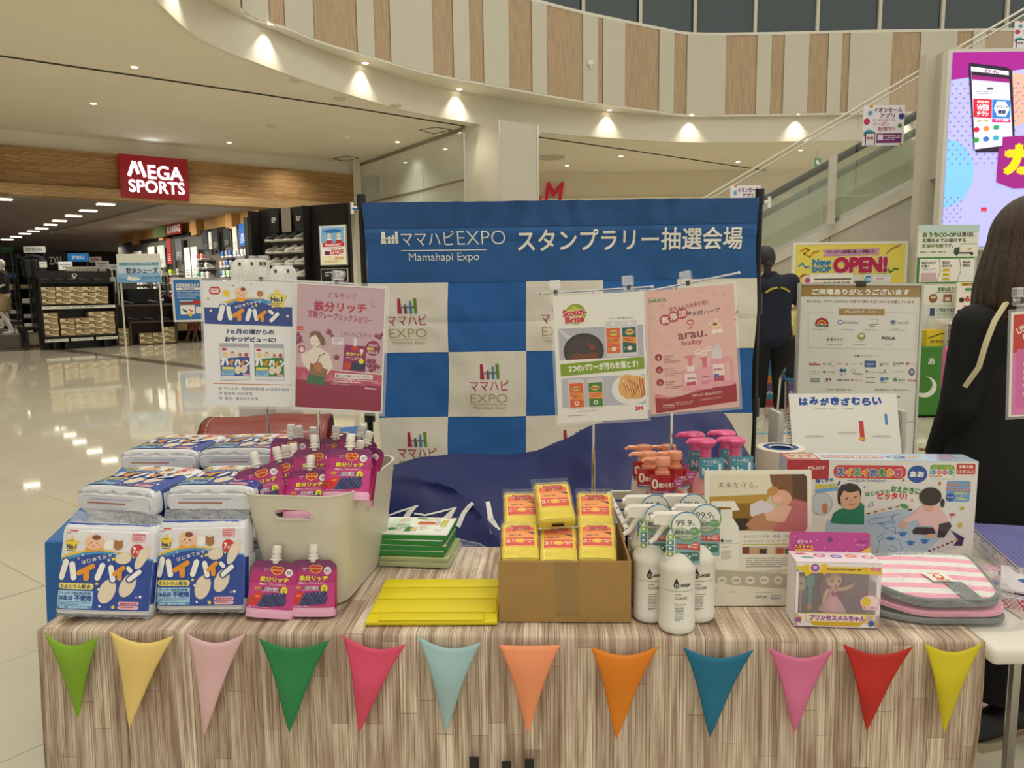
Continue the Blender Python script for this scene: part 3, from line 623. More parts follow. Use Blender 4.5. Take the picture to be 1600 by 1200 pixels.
for i,px in enumerate((80,103,121,139,163)): put_shoe(GM,gx(px),1.665,.0,lab=f'black low shoe, {ORD[i]} from the left on top of the shoe shelf')
t0,t1 = az(183,541,0),az(279,536,0); TM = frame(t0,t1); TW = (t1-t0).length; tx = lambda px: (px-183)/96*TW; TD = t0.y+.3; tz = lambda py: (540-py)/1150*TD
tb = T('display_table','dark brown nested display table with shoes and boxes','table',M=TM); DW = mat('dark_wood','#3f2a1e',.5,noise_amt=.2,nscale=6,stretch=(1,1,8))
m = MB(); H1 = tz(477); H2 = tz(503); m.box(0,0,H1-.05,TW,.6,H1); m.box(0,0,0,.06,.6,H1); m.box(TW-.06,0,0,TW,.6,H1); m.box(.06,.55,0,TW-.06,.6,H1); m.box(tx(203),-.06,H2-.04,TW-.04,.5,H2); m.box(tx(203),-.06,0,tx(203)+.05,.5,H2); m.o('table_frame',DW,tb,0)
for i,(px,n_) in enumerate(((229,2),(250,2),(268,3))):
    for k in range(n_): put_box(TM,tx(px),.02+k*.145,f'brown shoe box, {ORD[i]} stack, {ORD[k]} up, under the inner shelf of the dark table',.05,'shoe boxes under the display table')
for k in range(3): put_box(TM,tx(193),.02+k*.145,f'brown shoe box {ORD[k]} from the floor at the left leg of the dark table',.1,'shoe boxes at the table leg')
for i,px in enumerate((212,237,259)): put_shoe(TM,tx(px),H2+.002,.1,'black shoes on the inner shelf',f'black low shoe, {ORD[i]} from the left on the inner shelf of the dark table')
for i,px in enumerate((205,246)): put_shoe(TM,tx(px),H1+.002,.2,'black shoes on the table top',f'black low shoe, {ORD[i]} from the left on top of the dark display table')
def standing(name,label,px0,px1,ytop,ybot,Y,bg,art=None,cat='sign',post=True,m=PAPER):
    t,w,h = sign_at(name,label,cat,(px0,ybot),(px1,ybot),ytop,Y,Y,art,m,.03,None,0,.003,bg)
    z = t.matrix_world.translation.z
    if post and z > .05:
        b = MB(); b.box(.04,.0,-z,.07,.03,0); b.box(w-.07,0,-z,w-.04,.03,0); b.o('post',mat('post_white' if 'waterproof' in label else 'post_dark','#d5d2c8' if 'waterproof' in label else '#2a2a2a',.4),t,0)
    return t,w,h
a = Art(18,345,378,578,'#dfe0da'); a.r(18,440,378,578,'#c7dcea'); a.r(18,500,378,578,'#8dbbe0'); a.r(18,540,378,578,'#6ea8da'); a.r(36,415,368,438,'#5b9bbf'); a.t('メガスポーツおすすめ',100,419,310,434,'#eef',.01)
a.t('防水シューズ',95,455,360,505,'#23366b',.03); a.e(150,548,55,14,'#e9ede9'); a.p([(97,548),(110,520),(150,535),(120,555)],'#e9ede9'); a.t('雨の日も安心・快適!',218,525,372,543,'#3d7fb8',.01)
for i in range(14): a.l([(30+i*25,360),(33+i*25,395)],1.5,'#bfc3bd')
standing('shop_sign_board','light blue waterproof shoes sign on white posts above the dark table',185,252,397,442,18.3,'#dfe0da',a)
a = Art(470,565,700,880,'#2a6fb5'); a.t('足型測定承ります',488,595,692,622,'#f2f2ee',.03); a.r(492,628,698,646,'#e9e9e2'); a.t('最新3D測定器',540,631,650,643,'#2a6fb5',.01); a.lines(495,655,695,712,5,'#b9d0e8',.9); a.r(512,725,632,762,'#8a4038'); a.r(512,725,632,740,'#8fb0c9'); a.r(632,725,700,762,'#b3342c'); a.r(515,765,640,838,'#e9e9e2'); a.cap((540,800),(570,818),14,'#2b3440'); a.cap((590,800),(622,815),12,'#c75c35'); a.r(650,780,700,830,'#dcdcd6'); a.star(600,840,22,'#e3c21f')
sign_at('floor_sign','blue foot measuring floor sign leaning behind the white poster','sign',(275,500),(316,500),437,18.6,18.8,a,PAPER,.05,'#cfd2d0',.05,.003)
b = MB(); p = az(296,535,0)+Vector((.15,.1,0)); 
for dx,tx_ in ((-.25,.2),(.25,-.2),(-.3,.3),(.05,-.15),(-.1,.2)): b.tube([(dx,0,0),(dx+tx_,.1*dx,.75)],.025,6)
b.box(-.35,-.2,.52,.35,.2,.56); o = b.o('wicker_stand',mat('brown_twigs','#5a3d22',.7)); o.location = p; o['label'] = 'brown crossed-wood stand in front of the blue floor sign'; o['category'] = 'stand'
for i,(x0,x1,y0,y1,Y,bg,tt,tc,lab) in enumerate(((37,71,385,395,21,'#d9d9d2',None,'#555','white sign on posts above the black hanging shirt'),(72,104,391,424,22,'#1e1d1c','ZXU','#cfcfc8','dark sports poster with pale letters behind the shoe shelf'),(106,139,396,409,21.5,'#1f7fd0','ZXU','#e8eef5','bright blue sign with white letters behind the shoe shelf'),(140,158,401,410,22,'#a8a8a2','NB','#c33a36','small grey sign with red letters right of the blue sign'),(92,113,409,422,20.5,'#dcdcd4','---','#666','white price card behind the left of the shoe shelf header'),(103,168,417,425,20,'#d5d3c8','1  2  3 メンズシューズ','#333','long white notice strip above the shoe shelf header'),(150,170,408,420,19.8,'#dededa','--','#777','white price card right of the long notice strip'),(171,185,413,422,20.2,'#d8dad8','-','#5577aa','small white card left of the waterproof shoes sign'),(0,20,385,396,22,'#1f4d2b',None,'#486','dark green sign at the left edge of the picture'),(168,181,433,457,19.6,'#dfe3e8',None,'#57a','white and blue card left of the sign post'),(62,73,409,418,20.4,'#dddccf',None,'#777','small white price card on the apparel rack'))):
    a = Art(0,0,100,100*(y1-y0)/(x1-x0),bg); H = 100*(y1-y0)/(x1-x0)
    if tt and '-' not in tt: a.t(tt,20,H*.3,80,H*.7,tc,.03)
    else: a.lines(12,H*.25,88,H*.8,2,tc)
    standing('shop_sign_board',lab,x0,x1,y0,y1,Y,bg,a)
# dark racks behind with folded goods
def rack_unit(px0,px1,ytop,Y,label,seed):
    p,q = ay(px0,500,Y),ay(px1,500,Y); w = q.x-p.x; h = ay(px0,ytop,Y).z; t = T('goods_rack',label,'rack',(p.x,Y,0))
    m = MB(); m.box(0,.3,0,w,.35,h); m.box(0,0,0,.04,.35,h); m.box(w-.04,0,0,w,.35,h); n_ = int(h/.42)
    for k in range(n_): m.box(0,0,.25+k*.42,w,.35,.28+k*.42)
    m.o('frame',BLACK,t,0); rr_ = random.Random(seed)
    for k in range(n_-1):
        x = .06
        while x < w-.3:
            ww = rr_.uniform(.22,.34); hh = rr_.uniform(.1,.3); c_ = rr_.choice(['#d5d3cb','#a89468','#2b2c30','#8f2f33','#3c6ea5','#b9b7ae','#1a1a1b']); b = MB(); b.rbox(x,.02,.28+k*.42,x+ww,.28,.28+k*.42+hh,.01,1); o = b.o('stacked_goods',mat('goods_'+c_,c_,.7),t,0); x += ww+.03
for a_ in ((33,60,403,21.2,'tall dark apparel rack left of the shoe shelf'),(120,186,424,22.5,'low dark goods rack behind the shoe shelf'),(186,245,452,21.5,'dark goods rack behind the waterproof shoes sign'),(258,330,466,21.0,'dark goods rack behind the blue floor sign'),(-10,34,397,26,'far dark rack behind the mannequins')): rack_unit(*a_,seed=int(a_[0])+50)
m = MB(); q = ay(55,405,20.8); m.grid(lambda u,v: Vector(((u-.5)*(.62+.12*(1-v)),.03*math.sin(u*20)-.1,-v*.55)),12,8); m.tube([(-.3,-.1,.0),(0,-.1,.08),(.3,-.1,0)],.02,6); t = T('shirt_rack','black shirt hanging on a rack under the white sign left of the shoe shelf','shirt',(q.x,q.y,0)); b = MB(); b.tube([(0,.1,0),(0,.1,q.z+.05),(0,-.1,q.z+.07)],.02); b.lathe([(.2,0),(.2,.02)],n=16); b.o('pole',BLKM,t); o = m.o('shirt',mat('black_cloth','#0c0c0e',.8),t); o.location = (0,0,q.z); so = o.modifiers.new('s','SOLIDIFY'); so.thickness = .05
# benches
def bench(px0,px1,ytop,ybot,label,c):
    p,q = az(px0,ybot,0),az(px1,ybot-2,0); M = frame(p,q); w = (q-p).length; h = ay(px0,ytop,p.y).z; t = T('bench',label,'bench',M=M)
    b = MB(); b.rbox(0,0,h-.1,w,.5,h,.02); b.o('seat',mat('seat_'+c,c,.5),t); [MB().box(x,y,0,x+.06,y+.06,h-.1).o('leg',mat('bench_grey','#4b4a48',.5),t,0) for x in (.03,w-.09) for y in (.03,.4)]; b = MB(); b.box(.25*w,.1,.05,.75*w,.12,h-.15); b.o('mirror',mat('mirror_card','#bdb7a5',.2),t,0)
bench(13,60,501,527,'black padded try-on bench in front of the red box','#222222'); bench(41,72,511,543,'black padded try-on bench nearest the shoe shelf','#222222')
p,q = az(17,513,0),az(60,511,0); b = MB(); b.rbox(0,0,0,(q-p).length,.5,ay(20,485,p.y).z,.01,1); o = b.o('red_seat_box',mat('red_vinyl','#a3222b',.5)); o.matrix_world = frame(p,q); o['label'] = 'red box seat behind the black bench by the mannequins'; o['category'] = 'seat'

# ------------------------------------------------------------------ figures
def skin(name,verts,edges,radii,mats,sub=2,voxel=None,extra=None,parent=None,smooth=True):
    """one continuous tapered surface grown round the joints (ellipsoids along each bone, fused and smoothed)"""
    ex = list(extra or []); rt = [r if isinstance(r,tuple) else (r,r) for r in radii]
    for a_,b_ in edges:
        p,q = Vector(verts[a_]),Vector(verts[b_]); n = max(2,int((p-q).length/(min(rt[a_][1],rt[b_][1])*.3))+1)
        for k in range(n+1):
            t = k/n; rx = rt[a_][0]*(1-t)+rt[b_][0]*t; ry = rt[a_][1]*(1-t)+rt[b_][1]*t; ex.append((p.lerp(q,t),(rx,ry,min(rx,ry)*.9)))
    vs,fs = [],[]
    for c,r in ex:
        nu,nv = (16,10) if max(r) > .03 else (8,5); k = len(vs)
        vs += [(c[0]+r[0]*math.sin(math.pi*j/nv)*math.cos(2*math.pi*i/nu),c[1]+r[1]*math.sin(math.pi*j/nv)*math.sin(2*math.pi*i/nu),c[2]+r[2]*math.cos(math.pi*j/nv)) for j in range(1,nv) for i in range(nu)]
        fs += [[k+j*nu+i,k+(j+1)*nu+i,k+(j+1)*nu+(i+1) % nu,k+j*nu+(i+1) % nu] for j in range(nv-2) for i in range(nu)]+[[k+i for i in range(nu)],[k+(nv-2)*nu+i for i in range(nu)][::-1]]
    em = bpy.data.meshes.new(name); em.from_pydata(vs,[],fs); o = bpy.data.objects.new(name,em); COL.objects.link(o)
    r = o.modifiers.new('r','REMESH'); r.mode = 'VOXEL'; r.voxel_size = voxel or .014; m = o.modifiers.new('m','SMOOTH'); m.factor = .5; m.iterations = 3 if voxel and voxel < .013 else 6
    dg = bpy.context.evaluated_depsgraph_get(); em2 = bpy.data.meshes.new_from_object(o.evaluated_get(dg)); bpy.data.objects.remove(o)
    em2.materials.clear(); em2.materials.append(mats); em2.polygons.foreach_set('use_smooth',[True]*len(em2.polygons)); return link(name,em2,parent)
def hand(M0,d,up,side_):
    """five finger chains from wrist M0, direction d"""
    V,E_,Rr = [],[],[]
    lat = d.cross(up).normalized()*side_
    for k,(off,ln) in enumerate(((-.03,.062),(-.01,.075),(.012,.08),(.032,.07))):
        b0 = M0+d*.02+lat*off*.5; p = [b0,M0+d*.085+lat*off,M0+d*(.085+ln*.55)+lat*off-up*.012,M0+d*(.085+ln*.85)+lat*off-up*.035]; k0 = len(V); V += p; E_ += [(k0,k0+1),(k0+1,k0+2),(k0+2,k0+3)]; Rr += [.012,.010,.0085,.007]
    k0 = len(V); V += [M0+d*.015-lat*.02,M0+d*.05-lat*.05,M0+d*.09-lat*.062-up*.01]; E_ += [(k0,k0+1),(k0+1,k0+2)]; Rr += [.013,.010,.008]
    return V,E_,Rr
def body(parent,J,skinm,h=1.6,head=True,voxel=.011):
    """J: dict of joints in metres (local); returns the one-piece body"""
    V = []; E_ = []; Rr = []; idx = {}
    def a(n,r,*prev):
        idx[n] = len(V); V.append(Vector(J[n])); Rr.append(r)
        for q in prev: E_.append((idx[q],idx[n]))
    a('pelvis',(.125,.1)); a('waist',(.11,.085),'pelvis'); a('chest',(.14,.1),'waist'); a('neck0',.06,'chest'); a('neck',.048,'neck0')
    if head: a('head0',.05,'neck')
    for s in 'lr':
        a('sh'+s,.052,'chest'); a('el'+s,.038,'sh'+s); a('wr'+s,.024,'el'+s); a('pa'+s,(.034,.02),'wr'+s)
        a('hip'+s,.088,'pelvis'); a('kn'+s,.056,'hip'+s); a('an'+s,.036,'kn'+s); a('he'+s,.036,'an'+s); a('to'+s,.03,'he'+s)
    ex = []
    if head:
        c = Vector(J['head']); f_ = Vector(J.get('face',(0,-1,0))).normalized()
        ex += [(c,(.077,.092,.108)),(c+f_*.088-Vector((0,0,.02)),(.013,.016,.022)),(c+f_*.055-Vector((0,0,.062)),(.045,.045,.042)),(c+f_*.085-Vector((0,0,.052)),(.022,.012,.007))]
        l = f_.cross(Vector((0,0,1))); ex += [(c+l*.078-Vector((0,0,.012)),(.014,.022,.03)),(c-l*.078-Vector((0,0,.012)),(.014,.022,.03)),(c+f_*.084+l*.03+Vector((0,0,.006)),(.013,.008,.007)),(c+f_*.084-l*.03+Vector((0,0,.006)),(.013,.008,.007))]
    Vh = list(V)
    for s,q in (('l',-1),('r',1)):
        w = Vector(J['wr'+s]); d = (Vector(J['pa'+s])-w).normalized(); up = Vector((0,0,1)) if abs(d.z) < .8 else Vector((0,-1,0)); up = (up-d*up.dot(d)).normalized()
        hv,he,hr = hand(w,d,up,q); 
        for i,(vv,rr) in enumerate(zip(hv,hr)): pass
        for e in he:
            for tt in range(5):
                t = tt/4; p = hv[e[0]].lerp(hv[e[1]],t); r = hr[e[0]]*(1-t)+hr[e[1]]*t; ex.append((p,(r,r,r)))
    return skin('body',V,E_,Rr,skinm,2,voxel,ex,parent)
def dress(name,parent,J,chain,rad,m,sub=2,label=None,noise_=0):
    V = [Vector(J[c]) if isinstance(c,str) else Vector(c) for c in chain[0]]
    o = skin(name,V,chain[1],rad,m,sub,.014,None,parent)
    if label: o['label'] = label
    return o
SKINM = mat('skin','#c99b7d',.5); MSK = mat('mannequin_white','#d6d2c6',.35)
BLKC = mat('black_cloth','#0c0c0e',.8); NAVYT = mat('navy_tshirt','#12182a',.85,bump=.2,bscale=8); BLKP = mat('black_trousers','#0b0b0c',.85)
def clothes(t,J,topm,botm,long_=False,shorts=False,hem=.0,names=('shirt','trousers'),fat=1.0):
    m1 = [J['pelvis'],J['waist'],J['chest'],J['neck0']]; V = [Vector(v) for v in m1]; V[0] = V[0]-Vector((0,0,hem)); E_ = [(0,1),(1,2),(2,3)]; rr_ = [(.172*fat,.122*fat),(.15*fat,.108*fat),(.168*fat,.112*fat),.068]
    for s in 'lr':
        k = len(V); sh,el,wr = Vector(J['sh'+s]),Vector(J['el'+s]),Vector(J['wr'+s]); V += [sh,el if long_ else sh.lerp(el,.8)]; E_ += [(2,k),(k,k+1)]; rr_ += [.075*fat,.062*fat]
        if long_: V.append(wr); E_.append((k+1,k+2)); rr_.append(.045*fat)
    o1 = skin(names[0],V,E_,rr_,topm,2,.013,None,t)
    V = [Vector(J['pelvis'])+Vector((0,0,.02))]; E_ = []; rr_ = [(.15,.12)]
    for s in 'lr':
        k = len(V); hp,kn,an = Vector(J['hip'+s]),Vector(J['kn'+s]),Vector(J['an'+s])
        V += [hp,hp.lerp(kn,.75) if shorts else kn]; E_ += [(0,k),(k,k+1)]; rr_ += [.108,.1 if shorts else .082]
        if not shorts: V.append(an+Vector((0,0,.03))); E_.append((k+1,k+2)); rr_.append(.065)
    o2 = skin(names[1],V,E_,rr_,botm,2,.013,None,t); return o1,o2
def sneaker(t,J,s,m1,m2):
    a,b = Vector(J['he'+s]),Vector(J['to'+s]); d = Vector((b.x-a.x,b.y-a.y,0)); L_ = d.length+.1; d.normalize(); M = frame((a.x,a.y,0),(a.x+d.x,a.y+d.y,0))
    zz = min(a.z,b.z)-.036
    mb = MB(); n = 12; prof = [(-.055,.03,.09),(-.03,.04,.1),(.03,.042,.1),(.09,.046,.075),(.15,.046,.055),(.19,.035,.04),(.205,.015,.02)]
    vs = [M @ Vector((x*L_/.26,w*math.cos(2*math.pi*k/n),zz+.02+h/2+h/2*math.sin(2*math.pi*k/n))) for x,w,h in prof for k in range(n)]
    mb.add(vs,[(i*n+k,i*n+(k+1) % n,(i+1)*n+(k+1) % n,(i+1)*n+k) for i in range(len(prof)-1) for k in range(n)]+[list(range(n))[::-1]]); o = mb.o('shoe',m1,t)
    sm = MB(); pts = [(-.07,-.03),(-.05,-.042),(.03,-.044),(.1,-.052),(.17,-.05),(.21,-.025),(.218,0),(.21,.025),(.17,.05),(.1,.052),(.03,.044),(-.05,.042),(-.07,.03)]
    sm.prism([(x*L_/.26,y) for x,y in pts],zz,zz+.03,0,M); sm.o('sole',m2,o)
# mannequins at the shop front
def mannequin(px,py,rz,lab,sc=1.12):
    p = az(px,py,.36); t = T('mannequin',lab,'mannequin',p,rz); t.scale = (sc,sc,sc); b = MB(); b.rbox(-.22,-.22,-.36/sc,.22,.22,-.002,.01,1); b.o('plinth',mat('plinth_grey','#6a665e',.5),t)
    J = dict(pelvis=(0,0,.9),waist=(0,0,1.05),chest=(0,0,1.28),neck0=(0,0,1.42),neck=(0,-.005,1.48),head0=(0,-.01,1.53),head=(0,-.02,1.6),face=(0,-1,0),
             shl=(-.17,0,1.37),ell=(-.25,.05,1.13),wrl=(-.2,-.16,1.0),pal=(-.17,-.24,.98),shr=(.17,0,1.37),elr=(.27,.03,1.12),wrr=(.16,-.17,1.02),par=(.1,-.23,1.0),
             hipl=(-.09,0,.84),knl=(-.11,-.03,.48),anl=(-.12,.02,.1),hel=(-.12,.02,.04),tol=(-.13,-.12,.03),hipr=(.09,0,.84),knr=(.15,-.1,.5),anr=(.17,.1,.1),her=(.17,.1,.04),tor=(.18,-.04,.03))
    body(t,J,MSK,voxel=.018); clothes(t,J,BLKC,mat('beige_shorts','#a68f72',.8),shorts=True,hem=.03,names=('shirt','shorts')); b = MB(); b.lathe([(.2,0),(.2,.008),(.02,.02)],n=24); b.o('base_plate',STEEL,t)
mannequin(14,522,R(-62),'white mannequin in black top and beige shorts beside the red seat'); mannequin(-6,515,R(-40),'white mannequin in dark clothes cut by the left picture edge')
q = az(27,520,0); t = T('torso_form','white shirt on a headless torso form behind the mannequins','mannequin',q); b = MB(); b.lathe([(.05,1.95),(.08,1.85),(.26,1.72),(.25,1.5),(.22,1.3),(.27,1.05),(.28,.95)][::-1],sx=1,sy=.6,n=20); b.o('shirt',mat('white_cloth','#c9c7c0',.8),t); b = MB(); b.tube([(0,0,0),(0,0,1.0)],.025); b.lathe([(.22,0),(.2,.02)],n=20); b.o('stand',STEEL,t)

# ------------------------------------------------------------------ escalator
e0 = Vector((2.2,12.53,0)); ed = Vector((.86,-.51,0)).normalized()
EM = frame(e0,e0+ed)     # X along the run, Y away from the viewer
sl_ = math.tan(R(28.2)); xs0,xs1 = -.3,7.2
def hz(x): return .62+(x)*sl_            # step line height
def X_of(px):  # run position seen at column px
    lo,hi = -2,9
    for _ in range(40):
        mid = (lo+hi)/2
        if proj(EM @ Vector((mid,0,2)))[0] < px: lo = mid
        else: hi = mid
    return lo
xa,xb = X_of(1194),X_of(1442); za = ay(1194,398,(EM @ Vector((xa,0,0))).y).z; zb = ay(1438,268,(EM @ Vector((xb,0,0))).y).z
slo = (zb-za)/(xb-xa); base = lambda x: za+(x-xa)*slo
ha = ay(1194,311,(EM @ Vector((xa,0,0))).y).z; hb = ay(1442,168,(EM @ Vector((xb,0,0))).y).z; hs = (hb-ha)/(xb-xa); hr_ = lambda x: ha+(x-xa)*hs
X0,X1 = X_of(1000),6.6
esc = T('escalator','long escalator with green glass sides and black handrails rising to the right','escalator')
for yy in (0,1.15):
    b = MB(); P_ = [EM @ Vector((x,yy,hr_(x))) for x in (X0,(X0+X1)/2,X1)]; b.tube(P_,.055,10); b.o('handrail',mat('rubber','#141517',.35),esc)
    for i in range(5):
        x,x2 = X0+(X1-X0)*i/5+.01,X0+(X1-X0)*(i+1)/5-.01; b = MB(); v = [EM @ Vector(q) for q in ((x,yy,base(x)),(x2,yy,base(x2)),(x2,yy,hr_(x2)-.03),(x,yy,hr_(x)-.03),(x,yy+.015,base(x)),(x2,yy+.015,base(x2)),(x2,yy+.015,hr_(x2)-.03),(x,yy+.015,hr_(x)-.03))]
        b.add(v,[(0,1,2,3),(4,7,6,5),(0,4,5,1),(1,5,6,2),(2,6,7,3),(3,7,4,0)]); b.o('glass_panel',GREENG if 'GREENG' in globals() else film('green_glass','#a9bda0',.72,.03,0),esc,0)
        GREENG = MATS['green_glass']
def slab(y0,y1,zlo,zhi,m,name,par=esc,xx=None):
    b = MB(); xA,xB = xx or (X0,X1); v = [EM @ Vector(q) for q in ((xA,y0,zlo(xA)),(xB,y0,zlo(xB)),(xB,y0,zhi(xB)),(xA,y0,zhi(xA)),(xA,y1,zlo(xA)),(xB,y1,zlo(xB)),(xB,y1,zhi(xB)),(xA,y1,zhi(xA)))]
    b.add(v,[(0,1,2,3),(4,7,6,5),(0,4,5,1),(1,5,6,2),(2,6,7,3),(3,7,4,0)]); return b.o(name,m,par,0)
slab(-.04,.06,lambda x: base(x)-.08,base,STEEL,'skirt'); slab(1.1,1.2,lambda x: base(x)-.05,lambda x: base(x)+.05,STEEL,'skirt'); slab(-.1,-.03,lambda x: base(x)-.24,lambda x: base(x)-.08,mat('truss_white','#d9d4c6',.4),'truss_edge')
n_ = int((X1-X0)/.36)
for i in range(n_):
    x = X0+i*.36; b = MB(); b.box(x,.1,base(x)-.35,x+.36,1.08,base(x)-.12,0,EM); b.o('step',mat('step_metal','#55554f',.35,metal=.7),esc,0)
b = MB(); v = []
slab(-.06,.02,lambda x: 0,lambda x: base(x)-.2,mat('panel_grey','#c4bfb2',.6,noise_amt=.01),'wall_escalator',None)['kind'] = 'structure'
slab(1.2,1.25,lambda x: 0,lambda x: base(x)-.2,mat('panel_grey'),'wall_escalator_far',None)['kind'] = 'structure'
for px in (1297,):
    x = X_of(px); b = MB(); b.box(x-.005,-.065,0,x+.005,-.058,base(x)-.24,0,EM); b.o('trim_9',mat('dark_joint'),None,0)['kind'] = 'structure'
# guard glass with double rails and white posts in front of the escalator
gd = T('guard_rail','clear guard glass with twin white rails climbing beside the escalator','railing')
G0 = Vector((2.93,11.6,0)); G1 = Vector((5.64,9.9,0)); gM = frame(G0,G1); GL = (G1-G0).length; gs = (4.25-2.65)/GL; gzf = lambda x: 2.65+x*gs
b = MB(); b.tube([gM @ Vector((-1.2,0,gzf(-1.2))),gM @ Vector((5.6,0,gzf(5.6)))],.016,8); b.tube([gM @ Vector((-1.2,0,gzf(-1.2)-.07)),gM @ Vector((5.6,0,gzf(5.6)-.07))],.012,8); b.o('rail',mat('rail_white2','#e4e0d2',.3,metal=.3),gd)
for i in range(4):
    x,x2 = -1.2+1.7*i,-1.2+1.7*(i+1)-.02; b = MB(); v = [gM @ Vector(q) for q in ((x,0,gzf(x)-1.1),(x2,0,gzf(x2)-1.1),(x2,0,gzf(x2)-.08),(x,0,gzf(x)-.08))]; b.add(v,[(0,1,2,3)]); o = b.o('glass_panel',film('guard_glass','#e8ece4',.93,.03,0) if 'guard_glass' not in MATS else MATS['guard_glass'],gd,0); so = o.modifiers.new('s','SOLIDIFY'); so.thickness = .01
for px,yt,yb,Y in ((1301,243,352,10.8),(1449,155,275,10.1),(1184,300,330,11.3)):
    a,c_ = ay(px,yt,Y),ay(px,yb,Y); b = MB(); b.rbox(a.x-.05,Y-.06,c_.z,a.x+.05,Y+.02,a.z,.01,1); b.o('post',mat('truss_white'),gd)
# small hanging app posters
def app_poster(label,bl,br,yt,Y):
    a = Art(873,468,1060,652,'#eeeaf2'); a.t('イオンモール',918,478,1048,500,'#7c2a78',.03); a.t('アプリ',948,504,1015,524,'#7c2a78',.03); a.e(1046,519,14,14,'#31418f'); a.e(889,541,14,15,'#c8325f'); a.e(1040,562,10,10,'#5a8c1f'); a.e(903,502,14,14,'#b8d8e8'); a.t('新',895,494,911,510,'#3d8fb5',.02)
    a.t('今すぐ使える!おトクな',912,529,1018,541,'#8b4a80'); a.t('クーポン',918,543,992,562,'#d67a35',.01); a.t('配信中!!',942,565,1018,584,'#b8577f',.01); a.rr(936,596,1050,640,'#7c2a78',3); a.lines(972,603,1044,632,3,'#e8dcec'); a.r(941,601,966,628,'#e8dcec'); a.e(900,598,24,20,'#4aa6ae'); a.rr(884,590,930,650,'#2b2b33',4); a.r(888,597,926,650,'#e5e2ea'); a.rr(893,612,905,622,'#c33',2); a.rr(908,612,920,622,'#555',2); a.e(905,472,10,6,'#d9922e'); a.e(1048,648,9,6,'#d9922e')
    sign_at('hanging_poster',label,'poster',bl,br,yt,Y,Y,a,PAPER,.008,None,0,.002,'#e8e4ea')
app_poster('mobile app poster hanging on the guard glass beside the escalator handrail',(1347,228),(1411,228),165,10.05)
app_poster('mobile app poster on the guard glass just above the backdrop corner',(1140,352),(1187,352),290,11.0)
app_poster('mobile app poster at the top right, cut by the picture edge',(1583,76),(1640,76),33,9.0)
t,w,h = sign_at('exit_sign','small green and white exit sign hanging beyond the escalator','sign',(1272,261),(1282,261),247,22,22,Art(0,0,10,14,'#1d8a5b').r(3,3,6,9,'#e8f5ee').r(6,6,8,12,'#e8f5ee'),LIGHTBOX,.03,None,0,.003,'#cfd8d0')
b = MB(); b.tube([(w/2,.015,h),(w/2,.015,h+(5.2-t.matrix_world.translation.z-h))],.012,6); b.o('hanger',STEEL,t)

# ------------------------------------------------------------------ pillar and LED screen
b = MB(); p,q = ay(1436,300,8.9),ay(1482,300,8.9); b.box(p.x,8.9,0,q.x+3.5,9.05,3.97); S(b,'wall_screen',mat('pillar_beige','#c9c3b2',.6),0)
b = MB(); p,q = ay(1472,300,8.62),ay(1489,84,8.62); b.box(p.x,8.62,2.55,q.x+.1,8.9,3.95); S(b,'trim_10',mat('case_grey','#b9b4a4',.5),0)
LW_ = 1680; a = Art(0,0,LW_,1160,'#b4b6f8')
# picture coordinates: crop of the visible strip, screen left edge straightened
a.p([(0,0),(LW_,0),(LW_,-20),(420,100),(0,160)],'#a0108e'); a.e(360,280,150,155,'#f0b09c'); a.e(0,715,160,205,'#7fc4ee'); a.dots(10,185,400,660,46,7,'#8d7cc9'); a.dots(330,210,480,400,40,7,'#b58aa0'); a.dots(0,860,110,1010,40,7,'#8d7cc9')
a.p([(96,62),(300,90),(338,110),(385,560),(370,590),(165,590),(148,560),(92,100)],'#20142e'); a.p([(104,84),(318,116),(372,545),(156,572)],'#dcdcf4')
a.p([(104,84),(318,116),(320,140),(107,110)],'#f0f0fa'); a.t('ÆON MALL',180,105,265,125,'#7a2a6e',.02,rot=6); a.p([(107,112),(321,140),(322,160),(109,134)],'#2a1730'); a.p([(109,134),(322,160),(325,182),(112,160)],'#98127f'); a.rr(200,208,238,222,'#554a66'); a.p([(125,215),(300,235),(304,268),(130,250)],'#f4f4fb'); a.lines(140,228,240,250,2,'#6a5a80')
a.p([(128,272),(234,278),(240,388),(136,380)],'#d3143c'); a.t('WEB',150,308,222,342,'#fff',.04,rot=4); a.t('チラシ',154,346,222,376,'#fff',.04,rot=4); a.t('配信中!',152,284,218,300,'#ffe',.03,rot=4)
a.p([(236,278),(338,284),(344,392),(242,388)],'#2f7fd6'); a.p([(262,290),(310,292),(338,335),(318,380),(272,378),(248,332)],'#e9f2ff'); a.t('イベント',258,312,326,332,'#27306b',.03,rot=3); a.t('情報',270,340,316,366,'#27306b',.04,rot=3); a.p([(242,392),(346,396),(348,415),(244,412)],'#c81f74'); a.t('ギフト特集',262,393,335,409,'#fff',.03,rot=2); a.r(148,392,236,414,'#f5f0e0'); a.t('おトクな',160,396,222,410,'#2d4a1e',.03)
for i,c_ in enumerate(('#d0103f','#ef8b3b','#23a36b')): a.e(158+i*56,455+i*-6,17,15,c_)
for i,c_ in enumerate(('#2d9a3a','#2474c4','#2fa8cf')): a.e(160+i*56,516-i*5,17,15,c_)
a.p([(310,500),(760,480),(760,800),(390,810),(290,770),(290,560),(310,560)],'#98127f'); a.t('カ',322,540,500,730,'#ffd800',.09); a.t('!!',560,560,640,730,'#ffd800',.06); a.t('”',215,920,250,950,'#d0243c',.05)
p0,p1 = ay(1490,82,8.5),ay(1472,352,8.5); xl = p0.x-.01; zt = p0.z; zb_ = 1.75; W_ = 3.3
ls_ = T('led_screen','big lit advertising screen with a phone picture at right edge','screen',(xl,8.5,zb_)); b = MB(); b.box(-.04,.01,-.04,W_+.04,.12,zt-zb_+.04); b.o('case',mat('case_white','#d8d4c8',.5),ls_,0)
